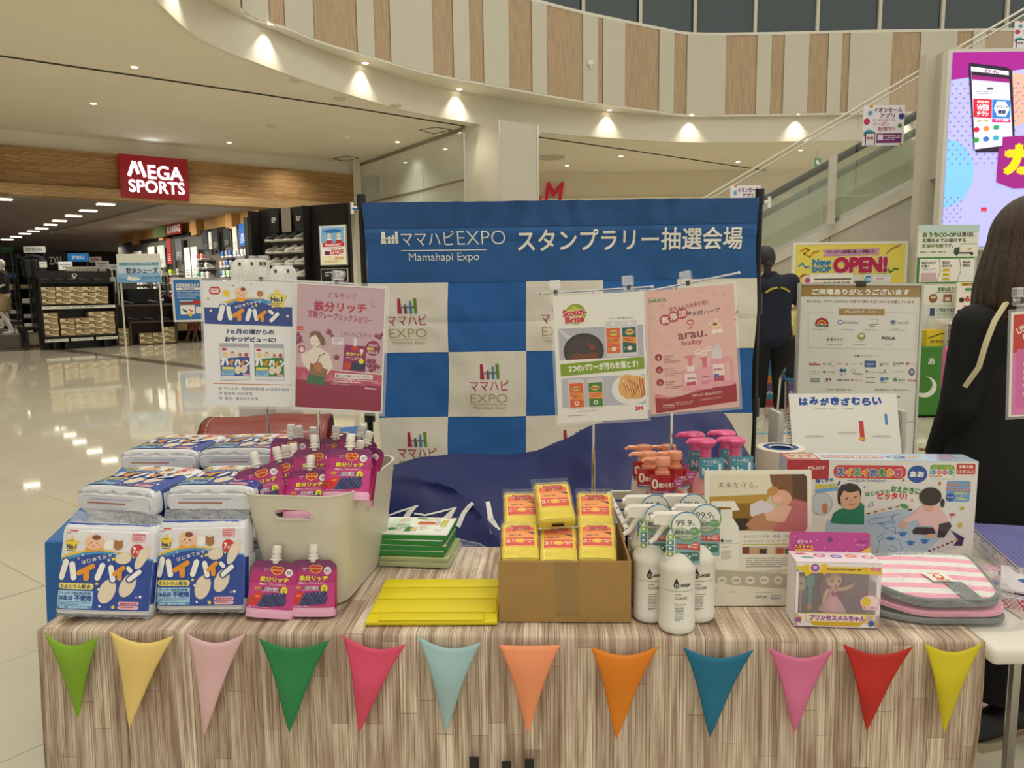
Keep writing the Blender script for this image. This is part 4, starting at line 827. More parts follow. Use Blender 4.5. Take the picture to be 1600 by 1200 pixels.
sc_ = (zt-zb_)/1150*1.0; a.b = (0,0,LW_,1160)
a.flat('display',W_,zt-zb_,ls_,SCREEN,x=0,eps=.0015,clip=True)
# ------------------------------------------------------------------ booths behind on the right
def chrome_chair(loc,rz,label,back_h=.82):
    t = T('folding_chair',label,'chair',loc,rz); b = MB(); b.rbox(-.2,-.2,.43,.2,.2,.46,.012); b.o('seat',mat('chair_blue','#2f6f9f',.5),t)
    for s in (-1,1):
        b = MB(); b.tube([(s*.22,-.22,.01),(s*.21,-.16,.43),(s*.2,.2,.62),(s*.2,.22,back_h)],.011,6); b.tube([(s*.22,.22,.01),(s*.21,.12,.43)],.011,6); b.o('leg',CHROME,t)
    b = MB(); b.rbox(-.2,.2,.6,.2,.225,back_h,.01); b.o('backrest',mat('chair_black','#17181a',.5),t); return t
p = az(1243,664,0); chrome_chair((p.x+.1,7.05,0),R(170),'blue seated chrome chair beside the woman in the navy shirt')
b = MB(); q = ay(1250,560,6.75); b.grid(lambda u,v: Vector((q.x-.09+.2*u,6.815-.04*math.sin(u*3.14),q.z+.2-.38*v)),6,8); o = b.o('black_bag',BLKC); so = o.modifiers.new('s','SOLIDIFY'); so.thickness = .06; o['label'] = 'black bag hanging over the back of the chrome chair'; o['category'] = 'bag'
# rainbow-fronted table
p,q = ay(1175,545,8.0),ay(1330,545,8.0); z = ay(1240,531,8.0).z
t = T('booth_table','white table with a rainbow striped front beyond the woman','table',(p.x,8.0,0)); w = q.x-p.x; b = MB(); b.rbox(-.05,-.03,z-.04,w,.6,z,.01); b.box(0,.52,0,.04,.56,z-.04); b.box(w-.1,.52,0,w-.06,.56,z-.04); b.o('table_top',WHITE,t)
b = MB(); b.box(0,0,.02,w-.02,.02,z-.04); b.o('front_panel',mat('panel_navy','#26407a',.6),t,0)
a = Art(0,0,150,118,'#26407a'); 
for i,c_ in enumerate(('#b8323a','#c9b21f','#33589e','#2c7f93','#c8702a','#6a4a7c','#2a7f9a','#a83a48')): a.r(0,i*14.8,150,(i+1)*14.8,c_)
a.t('World Family English',22,88,128,98,'#e8e4dc',.01); a.flat('print',w-.02,z-.06,t,x=0,y=-.001,z=.02,eps=.002)
for px,c_,h,r_,lab in ((1238,'#5fa9c4',.13,.06,'pale blue cup box on the rainbow table'),(1250,'#c81f7c',.08,.045,'magenta ball on the rainbow table'),(1249,'#b9a32a',.06,.03,'yellow tub below the magenta ball on the rainbow table'),(1232,'#8a2f3f',.05,.05,'dark red packet at the front of the rainbow table')):
    x = ay(px,531,8.2).x; b = MB(); y = 8.15 if 'ball' in lab else 8.3
    if 'yellow' in lab: y = 8.05
    if 'ball' in lab: b.lathe([(.001,0),(r_*.7,r_*.3),(r_,r_),(r_*.7,r_*1.7),(.001,r_*2)],n=14)
    elif 'packet' in lab: b.rbox(-r_,-.03,0,r_,.03,h,.006); y = 8.05
    else: b.lathe([(r_*.8,0),(r_,h),(r_*.8,h+.01)],n=14)
    o = b.o('booth_item' if 'ball' not in lab else 'ball',mat('item_'+c_,c_,.4)); o.location = (x+(.04 if 'ball' in lab else (.16 if 'yellow' in lab else -.02)),y,z+.001); o['label'] = lab; o['category'] = 'ball' if 'ball' in lab else 'goods'; o.name = {'cup': 'cup','ball': 'ball','tub': 'tub','pac': 'packet'}[[k for k in ('cup','ball','tub','pac') if k in lab][0]]
# new shop board
a = Art(455,75,1560,780,'#d9c23a'); a.b = (455,75,1560,1180); a.r(455,75,1560,1180,'#d9c23a'); a.r(455,75,1560,700,'#e2d158')
for pts,c_ in (([(500,130),(560,105),(590,120),(540,150),(600,180),(640,140),(690,130)],'#c98a1c'),([(1370,160),(1420,120),(1470,100),(1510,85)],'#c77a5a'),([(490,260),(530,235),(560,270),(600,262)],'#4f93ae'),([(1390,290),(1420,320),(1460,290),(1500,295)],'#3f8a3a'),([(490,380),(530,340),(570,330)],'#b8633a')): a.l(pts,16,c_)
a.p([(722,118),(1305,112),(1285,150),(1300,170),(735,176),(750,150)],'#c58fae'); a.t('イオンモール座間に新しく仲間入り!',765,122,1250,152,'#3a2330',.02)
a.t('New',625,195,818,255,'#1a7aad',.05,'#f3efe2',.03); a.t('SHOP',622,262,818,312,'#1a7aad',.05,'#f3efe2',.03); a.t('OPEN!',835,180,1385,325,'#b3164a',.07,'#f3efe2',.03)
a.rr(545,340,1135,1100,'#d9d9d2',14); a.rr(1150,335,1432,1100,'#d9d9d2',14); a.e(585,385,25,30,'#c2477a'); a.e(1197,380,34,34,'#2f8fb8'); a.t('7/28',1172,368,1222,392,'#fff',.03); a.rr(1250,358,1425,398,'#e6e4dc',6); a.lines(1280,370,1390,386,1,'#c2477a',.9); a.lines(1180,425,1370,445,1,'#b3404a',.7); a.r(1170,458,1408,470,'#c0502e')
a.r(610,322,1040,520,'#ece7da'); a.r(648,368,1020,378,'#4a4238'); a.lines(640,335,745,350,1,'#b04a4a'); 
for i,c_ in enumerate(('#b04a4a','#d9a83a','#444','#3f8a6a','#b04a4a','#6a4a3a','#3f8aa0','#b04a4a')): a.r(645+i*47,398,683+i*47,412,c_); a.lines(645+i*47,435,683+i*47,460,2,c_)
t,w,h = sign_at('shop_opening_board','yellow new shop opening board standing on the white wall side','board',(1236,580),(1404,580),383,9.0,9.0,a,PAPER,.04,'#e2ded0',.03,.002,'#e2ded0')
b = MB(); z = t.matrix_world.translation.z; b.box(.1,.0,-z,.14,.04,-.03); b.box(w-.14,0,-z,w-.1,.04,-.03); b.box(.02,-.2,-z,.22,.25,-z+.03); b.box(w-.22,-.2,-z,w-.02,.25,-z+.03); b.o('stand',STEEL,t,0)
# co-op stand
def cb(name,label,cat,bl,br,yt,Y,a,bg='#e6e2d6'): return sign_at(name,label,cat,bl,br,yt,Y,Y,a,PAPER,.02,None,0,.002,bg)
a = Art(152,238,600,468,'#dfe0d2'); a.r(152,238,600,290,'#bcd3cf'); a.t('おうちCO-OP',182,290,432,325,'#2f7a35',.04); a.t('は週1回、',440,292,568,325,'#3a3a34',.02); a.t('玄関先までお届けする',182,334,505,362,'#3a3a34',.015); a.t('生協の宅配',182,372,342,400,'#6a7a2a',.015); a.t('です。',346,372,415,400,'#3a3a34',.015); a.lines(172,428,378,442,1,'#555'); a.r(470,375,590,435,'#e6e2d6'); a.r(470,375,590,378,'#555'); a.p([(420,445),(425,405),(462,398),(465,445)],'#3c4650'); a.r(425,436,560,446,'#333'); a.e(442,448,10,10,'#222'); a.e(555,448,10,10,'#222'); a.r(520,408,550,420,'#cfa94a')
cb('booth_sign','white delivery service sign with a truck picture, topmost of the booth signs','sign',(1433,402),(1527,402),352,7.8,a)
a = Art(152,470,560,655,'#3f8a35'); a.r(162,480,560,645,'#e9e6dc'); 
for i,(s,s2) in enumerate((('商品カタログ','が届く'),('商品を','注文する'),('商品を','受取る'))):
    x = 175+i*150; a.t(s,x,498,x+(105 if i == 0 else 55),516,'#444',.02); a.t(s2,x,522,x+55+(15 if i == 1 else 0),540,'#444',.02); a.l([(x+125,482),(x+140,565),(x+115,645)],3,'#555')
a.r(175,580,285,640,'#c9aab0'); a.lines(180,548,290,566,2,'#999'); 
for j in range(3): a.r(332,552+j*32,385,572+j*32,'#e0c33a'); a.lines(338,556+j*32,380,568+j*32,1,'#6a5a20')
cb('booth_sign','green framed sign with three ordering steps below the truck sign','sign',(1433,443),(1520,443),402.6,7.8,a,'#3f8a35')
a = Art(150,665,520,990,'#d8dacb'); a.r(150,665,520,812,'#e3e4d6'); a.t('豊富な品ぞろえ!',258,684,442,712,'#5a7a35',.02); a.lines(235,716,440,726,1,'#888'); a.e(225,762,34,32,'#8a5a30'); a.e(225,755,24,10,'#d8c090'); a.r(305,735,375,790,'#a0684a'); a.r(320,758,360,782,'#e6dcc6'); a.r(200,822,520,895,'#e3e4d6'); a.r(205,832,245,888,'#3a4a7a'); a.t('ご不在でも安心',258,834,440,862,'#4a5a45',.02); a.lines(258,868,430,888,2,'#888'); a.r(200,905,520,985,'#e3e4d6'); a.t('1品からでもOK',252,920,420,948,'#4a5a45',.02); a.lines(250,955,420,978,2,'#999')
cb('booth_sign','pale green product range sign in the middle of the booth signs','sign',(1440,516),(1512,516),445,7.75,a)
a = Art(430,655,660,930,'#ece4d4'); a.r(455,660,560,682,'#dfae2a'); a.t('本日のご予約',465,663,550,680,'#5a3a1a',.01); a.r(485,697,640,717,'#5a9a6a'); a.lines(465,728,610,736,1,'#777'); a.e(466,782,18,18,'#2a2a28'); a.t('6',488,752,522,795,'#c02a28',.03); a.t('週間',532,778,575,794,'#444',.02); a.t('0',588,752,622,795,'#c02a28',.03); a.e(457,868,18,18,'#2a2a28'); a.t('3000',480,822,620,868,'#c02a28',.03); a.lines(478,876,600,888,1,'#555')
cb('price_board','cream price board with red numerals beside the woman in the black coat','sign',(1492,501),(1545,501),441,7.6,a)
a = Art(215,990,365,1100,'#dcbf1e'); a.l([(222,1045),(320,1012),(362,1022)],7,'#333020'); a.t('おうちCO-OP',240,1055,362,1076,'#4a3a10',.02)
p,q = ay(1447,541,7.4),ay(1480,541,7.4); t = T('yellow_box','yellow roof-marked box on the green booth table','box',(p.x,7.4,p.z)); w = q.x-p.x; b = MB(); b.box(0,0,0,w,.2,.16); b.o('carton',mat('box_yellow','#dcbf1e',.5),t,0); a.flat('print',w,.16,t,x=0,eps=.002)
zt_ = p.z
p,q = ay(1481,543,7.35),ay(1516,543,7.35); t = T('leaflet_stack','stack of brown and white leaflets in a clear holder on the booth table','leaflets',(p.x,7.35,zt_)); rr_ = random.Random(3)
for k in range(14): b = MB(); d = rr_.uniform(-.008,.008); b.box(d,d,k*.017,.21+d,.2,k*.017+.014); b.o('leaflet',mat('leaf_%d' % (k % 3),('#8a6a58','#d8cfc0','#a58a72')[k % 3],.6),t,0)
b = MB(); b.box(-.03,-.02,-.0,-.02,.21,.27); b.box(-.03,.21,0,.235,.215,.27); b.box(.225,-.02,0,.235,.21,.27); b.o('holder',CLEAR,t,0)
p,q = ay(1440,541,7.3),ay(1560,541,7.3); t = T('booth_table','table under a green cloth with white lettering behind the pink chair cover','table',(p.x,7.3,0)); w = q.x-p.x; b = MB(); b.rbox(0,0,.02,w,.62,zt_,.015); b.o('tablecloth',mat('green_cloth','#3c7d28',.75),t)
a = Art(0,0,120,112,'#3c7d28'); a.t('あ',11,16,22,28,'#e6e2d6',.03); a.e(9,66,18,18,'#dfe2d6'); a.e(6,62,14,14,'#3c7d28'); a.flat('print',w,zt_-.05,t,x=0,y=-.001,z=.04,eps=.002,clip=True)
b = MB(); q = ay(1437,402,7.86); b.box(q.x+.04,7.82,zt_,q.x+.07,7.85,ay(1437,352,7.8).z); b.box(q.x+.55,7.82,zt_,q.x+.58,7.85,ay(1437,352,7.8).z); o = b.o('sign_stand',STEEL,None,0); o['label'] = 'pair of steel uprights carrying the booth signs on the green table'; o['category'] = 'stand'
p = az(1485,672,0); t = chrome_chair((p.x+.25,6.35,0),R(175),'chrome chair with a pink printed cover over its back')
pl_,pr_ = ay(1474,652,6.1),ay(1560,652,6.1); zt2 = ay(1480,541,6.1).z
t = T('chair_cover','pink cover with white rimmed red writing on the chair beside the coat','cover',(pl_.x,6.1,pl_.z)); w,h = pr_.x-pl_.x,zt2-pl_.z; b = MB(); b.rbox(0,0,0,w,.1,h,.04,3); b.o('cloth',mat('pink_cover','#cf6a95',.7),t)
a = Art(290,160,640,610); a.t('ママハピ',382,275,620,330,'#e8d8cc',.05); a.t('マ',388,280,432,328,'#b32a4c',.02); a.rr(382,335,430,425,'#e8dcd0',6); a.t('日',392,345,424,385,'#b79a5a',.0); a.t('スタンプ',340,462,520,502,'#b8254a',.06,'#f0e6e2',.05); a.t('対象',362,515,460,555,'#b8254a',.06,'#f0e6e2',.05)
a.flat('print',w,h,t,CLOTHP,x=0,y=-.001,eps=.0015)
# woman at the booth
p = az(1201,652,0); t = T('person','woman in navy T-shirt and black trousers standing with her back turned at the booth','person',p,R(180)); t.scale = (1.08,1.08,1.05)
J = dict(pelvis=(-.0,0,.88),waist=(-.01,.0,1.03),chest=(0,.0,1.24),neck0=(.02,-.02,1.37),neck=(.03,-.03,1.42),head0=(.05,-.05,1.47),head=(.06,-.07,1.53),face=(.15,-1,-.2),
         shl=(-.16,0,1.32),ell=(-.27,-.06,1.1),wrl=(-.33,-.28,1.05),pal=(-.34,-.35,1.05),shr=(.19,0,1.31),elr=(.24,-.06,1.08),wrr=(.16,-.27,1.02),par=(.13,-.34,1.0),
         hipl=(-.09,0,.82),knl=(-.1,-.02,.46),anl=(-.085,.06,.1),hel=(-.085,.06,.04),tol=(-.1,-.1,.03),hipr=(.09,0,.82),knr=(.1,0,.46),anr=(.09,-.02,.1),her=(.09,-.02,.04),tor=(.1,-.18,.03))
body(t,J,SKINM); o1,o2 = clothes(t,J,NAVYT,BLKP,hem=.1,fat=1.13); SNW = mat('sneaker_white','#c9c2b4',.6); 
for s in 'lr': sneaker(t,J,s,SNW,mat('sole_white','#d9d4c8',.6))
HAIRB = mat('black_hair','#17110e',.4,bump=.5,bscale=60,stretch=(4,4,.3))
b = MB(); c_ = Vector(J['head']); b.grid(lambda u,v: c_+Vector((0,.018,.012))+Vector((math.cos(u*6.283)*math.sin(v*2.15)*.092,math.sin(u*6.283)*math.sin(v*2.15)*.1,math.cos(v*2.15)*.118)),24,14); b.lathe([(.001,-.05),(.035,-.03),(.042,0),(.03,.03),(.001,.045)],c_+Vector((-.0,.1,-.05)),14); b.tube([c_+Vector((.0,.1,-.06)),c_+Vector((.01,.12,-.14)),c_+Vector((.02,.1,-.22))],[.035,.03,.012],8); b.o('hair',HAIRB,t)
a = Art(0,0,200,200); 
for i,ch in enumerate('English Master'):
    if ch == ' ': continue
    w_ = R(-150+i*9.2); x,y = 100+92*math.cos(w_),110+70*math.sin(w_); a.t(ch,x-5.5,y-8,x+5.5,y+8 if ch not in 'gp' else y+11,'#e3cf2a',.03,rot=math.degrees(w_)+90)
b = MB()
def shirt_back(u,v,o):
    x = .13-(u)*.26; z = 1.06+v*.25; bw = .175; y = .135*math.sqrt(max(.05,1-(x/bw)**2*.55))+.012; return Vector((x,y+o,z))
link('shirt_lettering',a.mesh('shirt_lettering',shirt_back,PAPER,nu=6,nv=5,eps=.001),t)

# ------------------------------------------------------------------ backdrop banner
BY = 4.0
pl0,pl1,pr0,pr1 = ay(563,318,BY),ay(572,500,BY),ay(1190,313,BY),ay(1185,500,BY)
t = T('backdrop_stand','black telescopic pole stand holding the blue checkered backdrop','stand',(0,BY+.03,0)); 
xl,xr_,zt = pl0.x,pr0.x,pl0.z
for x,hz_ in ((xl,1.12),(xr_,1.12)):
    b = MB(); b.tube([(x,0,.0),(x,0,zt+.02)],.017,10); b.o('pole',BLKM,t)
    for za,zb2,rr0 in ((.62,.5,.03),(1.18,1.08,.03),(.03,-.05,.024)): b = MB(); b.tube([(x,0,zt-za),(x,0,zt-zb2)],rr0,10); b.o('collar',BLACK,t)
    b = MB(); s = -1 if x < 0 else 1; b.tube([(x-.12*s*0+.0,0,zt-.02),(x+s*.05,0,zt-.02)],.012,6); b.tube([(x+s*.05,0,zt-.05),(x+s*.05,0,zt+.01)],.01,6); b.o('knob',CHROME,t)
    for dx,dy in ((-.35,-.2),(.35,-.2),(0,.4)): b = MB(); b.tube([(x,0,.28),(x+dx*.8,dy,.012)],.012,6); b.o('leg',BLKM,t)
b = MB(); b.tube([(xl,0,zt-.015),(xr_,0,zt-.015)],.016,10); b.o('crossbar',BLKM,t)
def bwav(x,z):
    k = max(0,(z-(zt-.17))/.17); n1 = noise.noise(Vector((x*3.1,z*2.3,1.3))); n2 = noise.noise(Vector((x*9,z*7,4.1)))
    pin = sum(math.exp(-((x-q)**2)/.012) for q in (-.25,.06,.35,.8)); return .024*n1+.009*n2+.002*abs(noise.noise(Vector((x*16,z*14,8.8))))-k*.012*math.sin(x*38+3*n1)*1.0*pin*1.5+.012*math.exp(-((z-(zt-.64))**2)/.0003)*(.35)-.02*math.exp(-((z-(zt-.17))**2)/.0004)*.4
XL0,XR0 = xl+.012,xr_-.02; ZB = .22; XLb,XRb = ay(600,715,BY).x,ay(1170,715,BY).x
def bfn(u,v,o):
    z = ZB+(zt-ZB)*v; f_ = 1-v; x = (XL0+(XLb-XL0)*min(1,f_*1.1))*(1-u)+(XR0+(XRb-XR0)*min(1,f_*1.1))*u; x += .006*math.sin(z*9)*(1-2*u)
    return Vector((x,BY-.02+bwav(x,z)-o,z))
Hpx = (zt-ZB)/(pr0.x-pl0.x)*627; a = Art(563,318,1190,318+Hpx,'#1c5fa6')
BLU1,BLU2,CRE = '#1b4f86','#1a5ba4','#e3dccb'
a.r(563,318,1190,442,'#1b5590'); a.r(563,318,1190,357,'#174a80')
def mapx(px,py):  # picture column on the tapering cloth -> art column
    f_ = (py-318)/Hpx; f_ = min(1,f_*1.1); w0 = XL0+(XLb-XL0)*f_; w1 = XR0+(XRb-XR0)*f_; return 563+627*((ay(px,py,BY).x-w0)/(w1-w0))
ce = [(571,700,822,941,1055,1172),(575,702,822,941,1055,1172),(590,704,823,941,1053,1172)]
ry = [442,552,657,762,868]
def cell(x0,x1,y0,y1,c): a.p([(mapx(x0,y0),y0),(mapx(x1,y0),y0),(mapx(x1,y1),y1),(mapx(x0,y1),y1)],c)
cs = [580,701,822,941,1056,1172]
for j in range(4):
    for i in range(5):
        if (i+j) % 2 == 0: cell(cs[i] if i else 560,cs[i+1] if i < 4 else 1200,ry[j],ry[j+1],CRE)
def logo(cx,cy,s=1.0):
    X = lambda x: mapx(cx+x*s,cy); Y = lambda y: cy+y*s
    a.p([(X(-10),Y(-4)),(X(-9),Y(-28)),(X(-5),Y(-28)),(X(-3),Y(-4))],'#a81e46'); a.p([(X(0),Y(-4)),(X(1),Y(-18)),(X(4),Y(-18)),(X(5),Y(-4))],'#6a4a6a'); a.p([(X(8),Y(-4)),(X(9),Y(-24)),(X(12),Y(-24)),(X(13),Y(-4))],'#3f8fae'); a.p([(X(16),Y(-4)),(X(15),Y(-28)),(X(20),Y(-28)),(X(20),Y(-4))],'#6a8a2a'); a.r(X(-3),Y(-15),X(18),Y(-13),'#6a6a6a')
    a.t('ママハピ',X(-26),Y(-2),X(34),Y(15),'#b5244a',.0); a.t('EXPO',X(-26),Y(20),X(32),Y(34),'#b39a5c',-.012); a.r(X(-27),Y(37),X(32),Y(37.6),'#b39a5c'); a.t('Mamahapi Expo',X(-22),Y(40),X(28),Y(46),'#b39a5c',-.01)
for cx,cy in ((634,494),(760,600),(872,494),(650,709),(1000,600),(1115,494),(890,709)): logo(cx,cy)
W_c = '#ece6d8'; 
for pts in ([(595,381),(597,363),(602,363),(604,381)],[(606,381),(607,370),(610,370),(611,381)],[(612,381),(613,368),(616,368),(617,381)],[(618,381),(618,363),(622,363),(623,381)]): a.p([(mapx(*q),q[1]) for q in pts],W_c)
a.r(mapx(598,374),372,mapx(622,374),374,W_c)
a.t('ママハピ',mapx(627,370),363,mapx(709,370),385,W_c,.0); a.t('EXPO',mapx(714,370),363,mapx(789,370),384,W_c,-.015); a.r(mapx(627,392),391.5,mapx(760,392),392.7,W_c); a.t('Mamahapi Expo',mapx(639,400),396,mapx(748,400),412,W_c,-.008)
a.t('スタンプラリー抽選会場',mapx(808,380),362,mapx(1160,380),397,W_c,.02)
bo = link('backdrop_banner',a.mesh('backdrop_banner',bfn,CLOTHP,nu=90,nv=60,eps=.0022,clip=True)); so = bo.modifiers.new('s','SOLIDIFY'); so.thickness = .0006; so.offset = -1
bo['label'] = 'blue and cream checkered fabric backdrop with white title lettering'; bo['category'] = 'banner'

# ------------------------------------------------------------------ tables
FLc,FRc = az(60,983,.7),az(1537,1001,.7); TM_ = frame(FLc,FRc); TWd = (FRc-FLc).length; TDp = .475; TZ = .7
def tp(px,py,z=.7): return az(px,py,z)
WC = bpy.data.materials.new('woodgrain_cloth'); WC.use_nodes = True; nt = WC.node_tree; L_ = nt.links.new; bs_ = nt.nodes['Principled BSDF']; bs_.inputs['Roughness'].default_value = .75
uv = nt.nodes.new('ShaderNodeUVMap'); sp = nt.nodes.new('ShaderNodeSeparateXYZ'); cb_ = nt.nodes.new('ShaderNodeCombineXYZ'); L_(uv.outputs[0],sp.inputs[0]); L_(sp.outputs[1],cb_.inputs[0]); L_(sp.outputs[0],cb_.inputs[1])
def mth(op,a_,v):
    m = nt.nodes.new('ShaderNodeMath'); m.operation = op; L_(a_,m.inputs[0])
    if isinstance(v,float): m.inputs[1].default_value = v
    else: L_(v,m.inputs[1])
    return m.outputs[0]
wn = nt.nodes.new('ShaderNodeTexWhiteNoise'); wn.noise_dimensions = '1D'; L_(mth('FLOOR',mth('DIVIDE',sp.outputs[0],.034),0.0),wn.inputs['W']); cb2 = nt.nodes.new('ShaderNodeCombineXYZ'); L_(mth('ADD',mth('MULTIPLY',wn.outputs[0],.6),sp.outputs[1]),cb2.inputs[0]); L_(sp.outputs[0],cb2.inputs[1])
br = nt.nodes.new('ShaderNodeTexBrick'); L_(cb2.outputs[0],br.inputs[0]); br.inputs['Scale'].default_value = 1; br.inputs['Brick Width'].default_value = .33; br.inputs['Row Height'].default_value = .034; br.inputs['Mortar Size'].default_value = .0006; br.inputs['Mortar'].default_value = lin('#a8947f'); br.inputs['Color1'].default_value = lin('#eee2d2'); br.inputs['Color2'].default_value = lin('#c4b2a0'); br.offset = 0; br.squash = 1
def streak(sx,sy,c1,c2,p0,p1):
    m = nt.nodes.new('ShaderNodeMapping'); m.inputs['Scale'].default_value = (sx,sy,1); L_(cb_.outputs[0],m.inputs[0]); n = nt.nodes.new('ShaderNodeTexNoise'); n.inputs['Scale'].default_value = 1; n.inputs['Detail'].default_value = 5; L_(m.outputs[0],n.inputs[0]); r = nt.nodes.new('ShaderNodeValToRGB'); r.color_ramp.elements[0].position = p0; r.color_ramp.elements[1].position = p1; r.color_ramp.elements[0].color = lin(c1); r.color_ramp.elements[1].color = lin(c2); L_(n.outputs[0],r.inputs[0]); return r
def mul(a_,b_,f=1,mode='MULTIPLY'):
    m = nt.nodes.new('ShaderNodeMix'); m.data_type = 'RGBA'; m.blend_type = mode; m.inputs[0].default_value = f; L_(a_,m.inputs[6]); L_(b_,m.inputs[7]); return m.outputs[2]
o1 = mul(br.outputs[0],streak(4,420,'#ab9585','#ffffff',.36,.56).outputs[0],.85); o2 = mul(o1,streak(6,70,'#b8a294','#fffdf5',.35,.62).outputs[0],.8)
L_(o2,bs_.inputs['Base Color'])
ct = bpy.data.objects.new('tablecloth',None)
def cloth():
    b = MB(); NX = 120; rows = []
    dep = [(TDp+.004,TZ-.5),(TDp+.003,TZ-.03),(TDp,TZ)]+[(TDp*(1-k/8),TZ) for k in range(1,8)]+[(.006,TZ),(.001,TZ-.0015),(-.002,TZ-.007)]+[(-.003,TZ-.007-k*(TZ-.03)/22) for k in range(1,23)]
    v = 0; uvv = []; prev = None
    for (y,z) in dep:
        if prev: v += math.hypot(y-prev[0],z-prev[1])
        prev = (y,z); uvv.append(v)
        row = []
        for i in range(NX+1):
            x = TWd*i/NX; k = max(0,(TZ-z)) if y < .001 else 0; sag = .5 if y < .001 else 0
            yy = y-k*.03-(k**1.3)*.02*math.sin(x*9+1)-k*.008*math.sin(x*31)-k*.012*noise.noise(Vector((x*6,z*3,0))); zz = z+(.0008*noise.noise(Vector((x*9,y*9,2))) if y > .02 else 0)
            row.append(TM_ @ Vector((x,yy,zz-TZ)))
        rows.append(row)
    vs = [p for r in rows for p in r]; n = NX+1
    b.add(vs,[(j*n+i,(j+1)*n+i,(j+1)*n+i+1,j*n+i+1) for j in range(len(rows)-1) for i in range(NX)])
    nuv = [(x*TWd/NX,uvv[j]) for j in range(len(rows)) for x in range(n)]
    for side_ in (0,1):
        k = len(b.v); pts = []
        for j in range(9):
            for i in range(9):
                y = TDp*i/8; z = TZ-.001-(TZ-.03)*j/8; x = -.002-.012*j/8 if side_ == 0 else TWd+.002-.03*j/8*(1-.5*i/8); 
                if side_: x += .004*math.sin(z*14+y*10)
                pts.append(TM_ @ Vector((x,y-.003-(TZ-z)*.03*(1-i/8),z-TZ))); nuv.append((y+3*side_+2,TZ-z))
        b.add(pts,[(j*9+i,j*9+i+1,(j+1)*9+i+1,(j+1)*9+i) for j in range(8) for i in range(8)])
    me = b.mesh('tablecloth',WC,50); ul = me.uv_layers.new(name='UVMap'); 
    for lp_ in me.loops: ul.data[lp_.index].uv = nuv[lp_.vertex_index]
    o = link('tablecloth',me); so = o.modifiers.new('s','SOLIDIFY'); so.thickness = .0015; so.offset = -1; return o
bpy.data.objects.remove(ct); o = cloth(); o['label'] = 'woodgrain printed cloth covering the long front table'; o['category'] = 'tablecloth'
t = T('folding_table','long folding table hidden under the woodgrain cloth','table',M=TM_ @ Matrix.Translation((0,0,-TZ))); b = MB(); b.rbox(.01,.01,TZ-.03,TWd-.01,TDp-.01,TZ-.004,.004); b.o('table_top',WHITE,t)
for x in (.12,TWd-.12):
    for y in (.06,TDp-.06): b = MB(); b.tube([(x,y,0),(x,y,TZ-.03)],.014,8); b.o('leg',STEEL,t)
# three black tape strokes at the foot of the skirt
def skirt_pt(px,py,off=.03):
    r = ray(px,py); n = TM_.col[1].xyz; a0 = FLc-n*off; k = n.dot(a0-Vector((0,0,CAMZ)))/n.dot(r); return Vector((0,0,CAMZ))+r*k
tt_ = T('black_tape','three black tape strokes at the foot of the woodgrain skirt','tape',skirt_pt(775,1190,.03))
o0 = tt_.location.copy()
for x0,x1,y in ((733,748,1183),(784,799,1190),(820,834,1186)):
    p,q = skirt_pt(x0,y,.028),skirt_pt(x1,y,.028); b = MB(); n = TM_.col[1].xyz*.0012; v = [p,q,q-Vector((0,0,.08)),p-Vector((0,0,.08))]; b.add([x-o0 for x in v]+[x+n-o0 for x in v],[(0,1,2,3),(4,7,6,5),(0,4,5,1),(1,5,6,2),(2,6,7,3),(3,7,4,0)]); b.o('strip',BLACK,tt_,0)
# bunting pennants
PEN = [('lime green','#7aa21f',(68,988),(155,993),(122,1123)),('cream yellow','#e6c878',(171,986),(272,993),(202,1137)),('pale pink','#dcb3b6',(291,990),(384,989),(319,1149)),('dark green','#23804a',(404,997),(516,999),(452,1145)),('rose','#d6496a',(535,992),(635,1006),(561,1145)),('light blue','#9cbcc0',(651,993),(752,1003),(697,1144)),('salmon','#ec9468',(779,1008),(876,1008),(825,1146)),('orange','#d97c06',(922,1009),(1030,1009),(963,1155)),('teal blue','#07688a',(1067,1011),(1178,1015),(1109,1152)),('orchid pink','#d06c94',(1200,1011),(1303,1015),(1241,1146)),('red','#b51a0c',(1317,1006),(1427,1010),(1354,1142)),('bright yellow','#c9b80a',(1444,1005),(1537,1003),(1475,1145))]
for i,(nm,c_,A,B,C) in enumerate(PEN):
    o0 = skirt_pt(*A,.03); b = MB(); N = 14; dip = 15 if i != 6 else 1
    def pf_(u,v,A=A,B=B,C=C,dip=dip):
        top = (A[0]+(B[0]-A[0])*u,A[1]+(B[1]-A[1])*u+dip*math.sin(math.pi*u)*(1 if i else 1.2)); s = v; x = top[0]+(C[0]-top[0])*s; y = top[1]+(C[1]-top[1])*s
        cx = (A[0]+B[0])/2*(1-s)+C[0]*s; x = cx+(x-cx)*(1-.17*math.sin(math.pi*min(1,s*1.0))*.8)
        e = (2*u-1)
        p = skirt_pt(x,y,.022+.013*s+.008*(1-e*e)*math.sin(math.pi*s)+.003*math.sin(7*s+i)); return p-o0
    b.grid(pf_,N,16); o = b.o('pennant',mat('pennant_'+nm,c_,.65,bump=.05,bscale=14)); o.location = o0; so = o.modifiers.new('s','SOLIDIFY'); so.thickness = .0008; so.offset = 0
    o['label'] = f'{nm} triangular pennant pinned along the front of the woodgrain tablecloth'; o['category'] = 'pennant'; o['group'] = 'pennants along the front of the table'
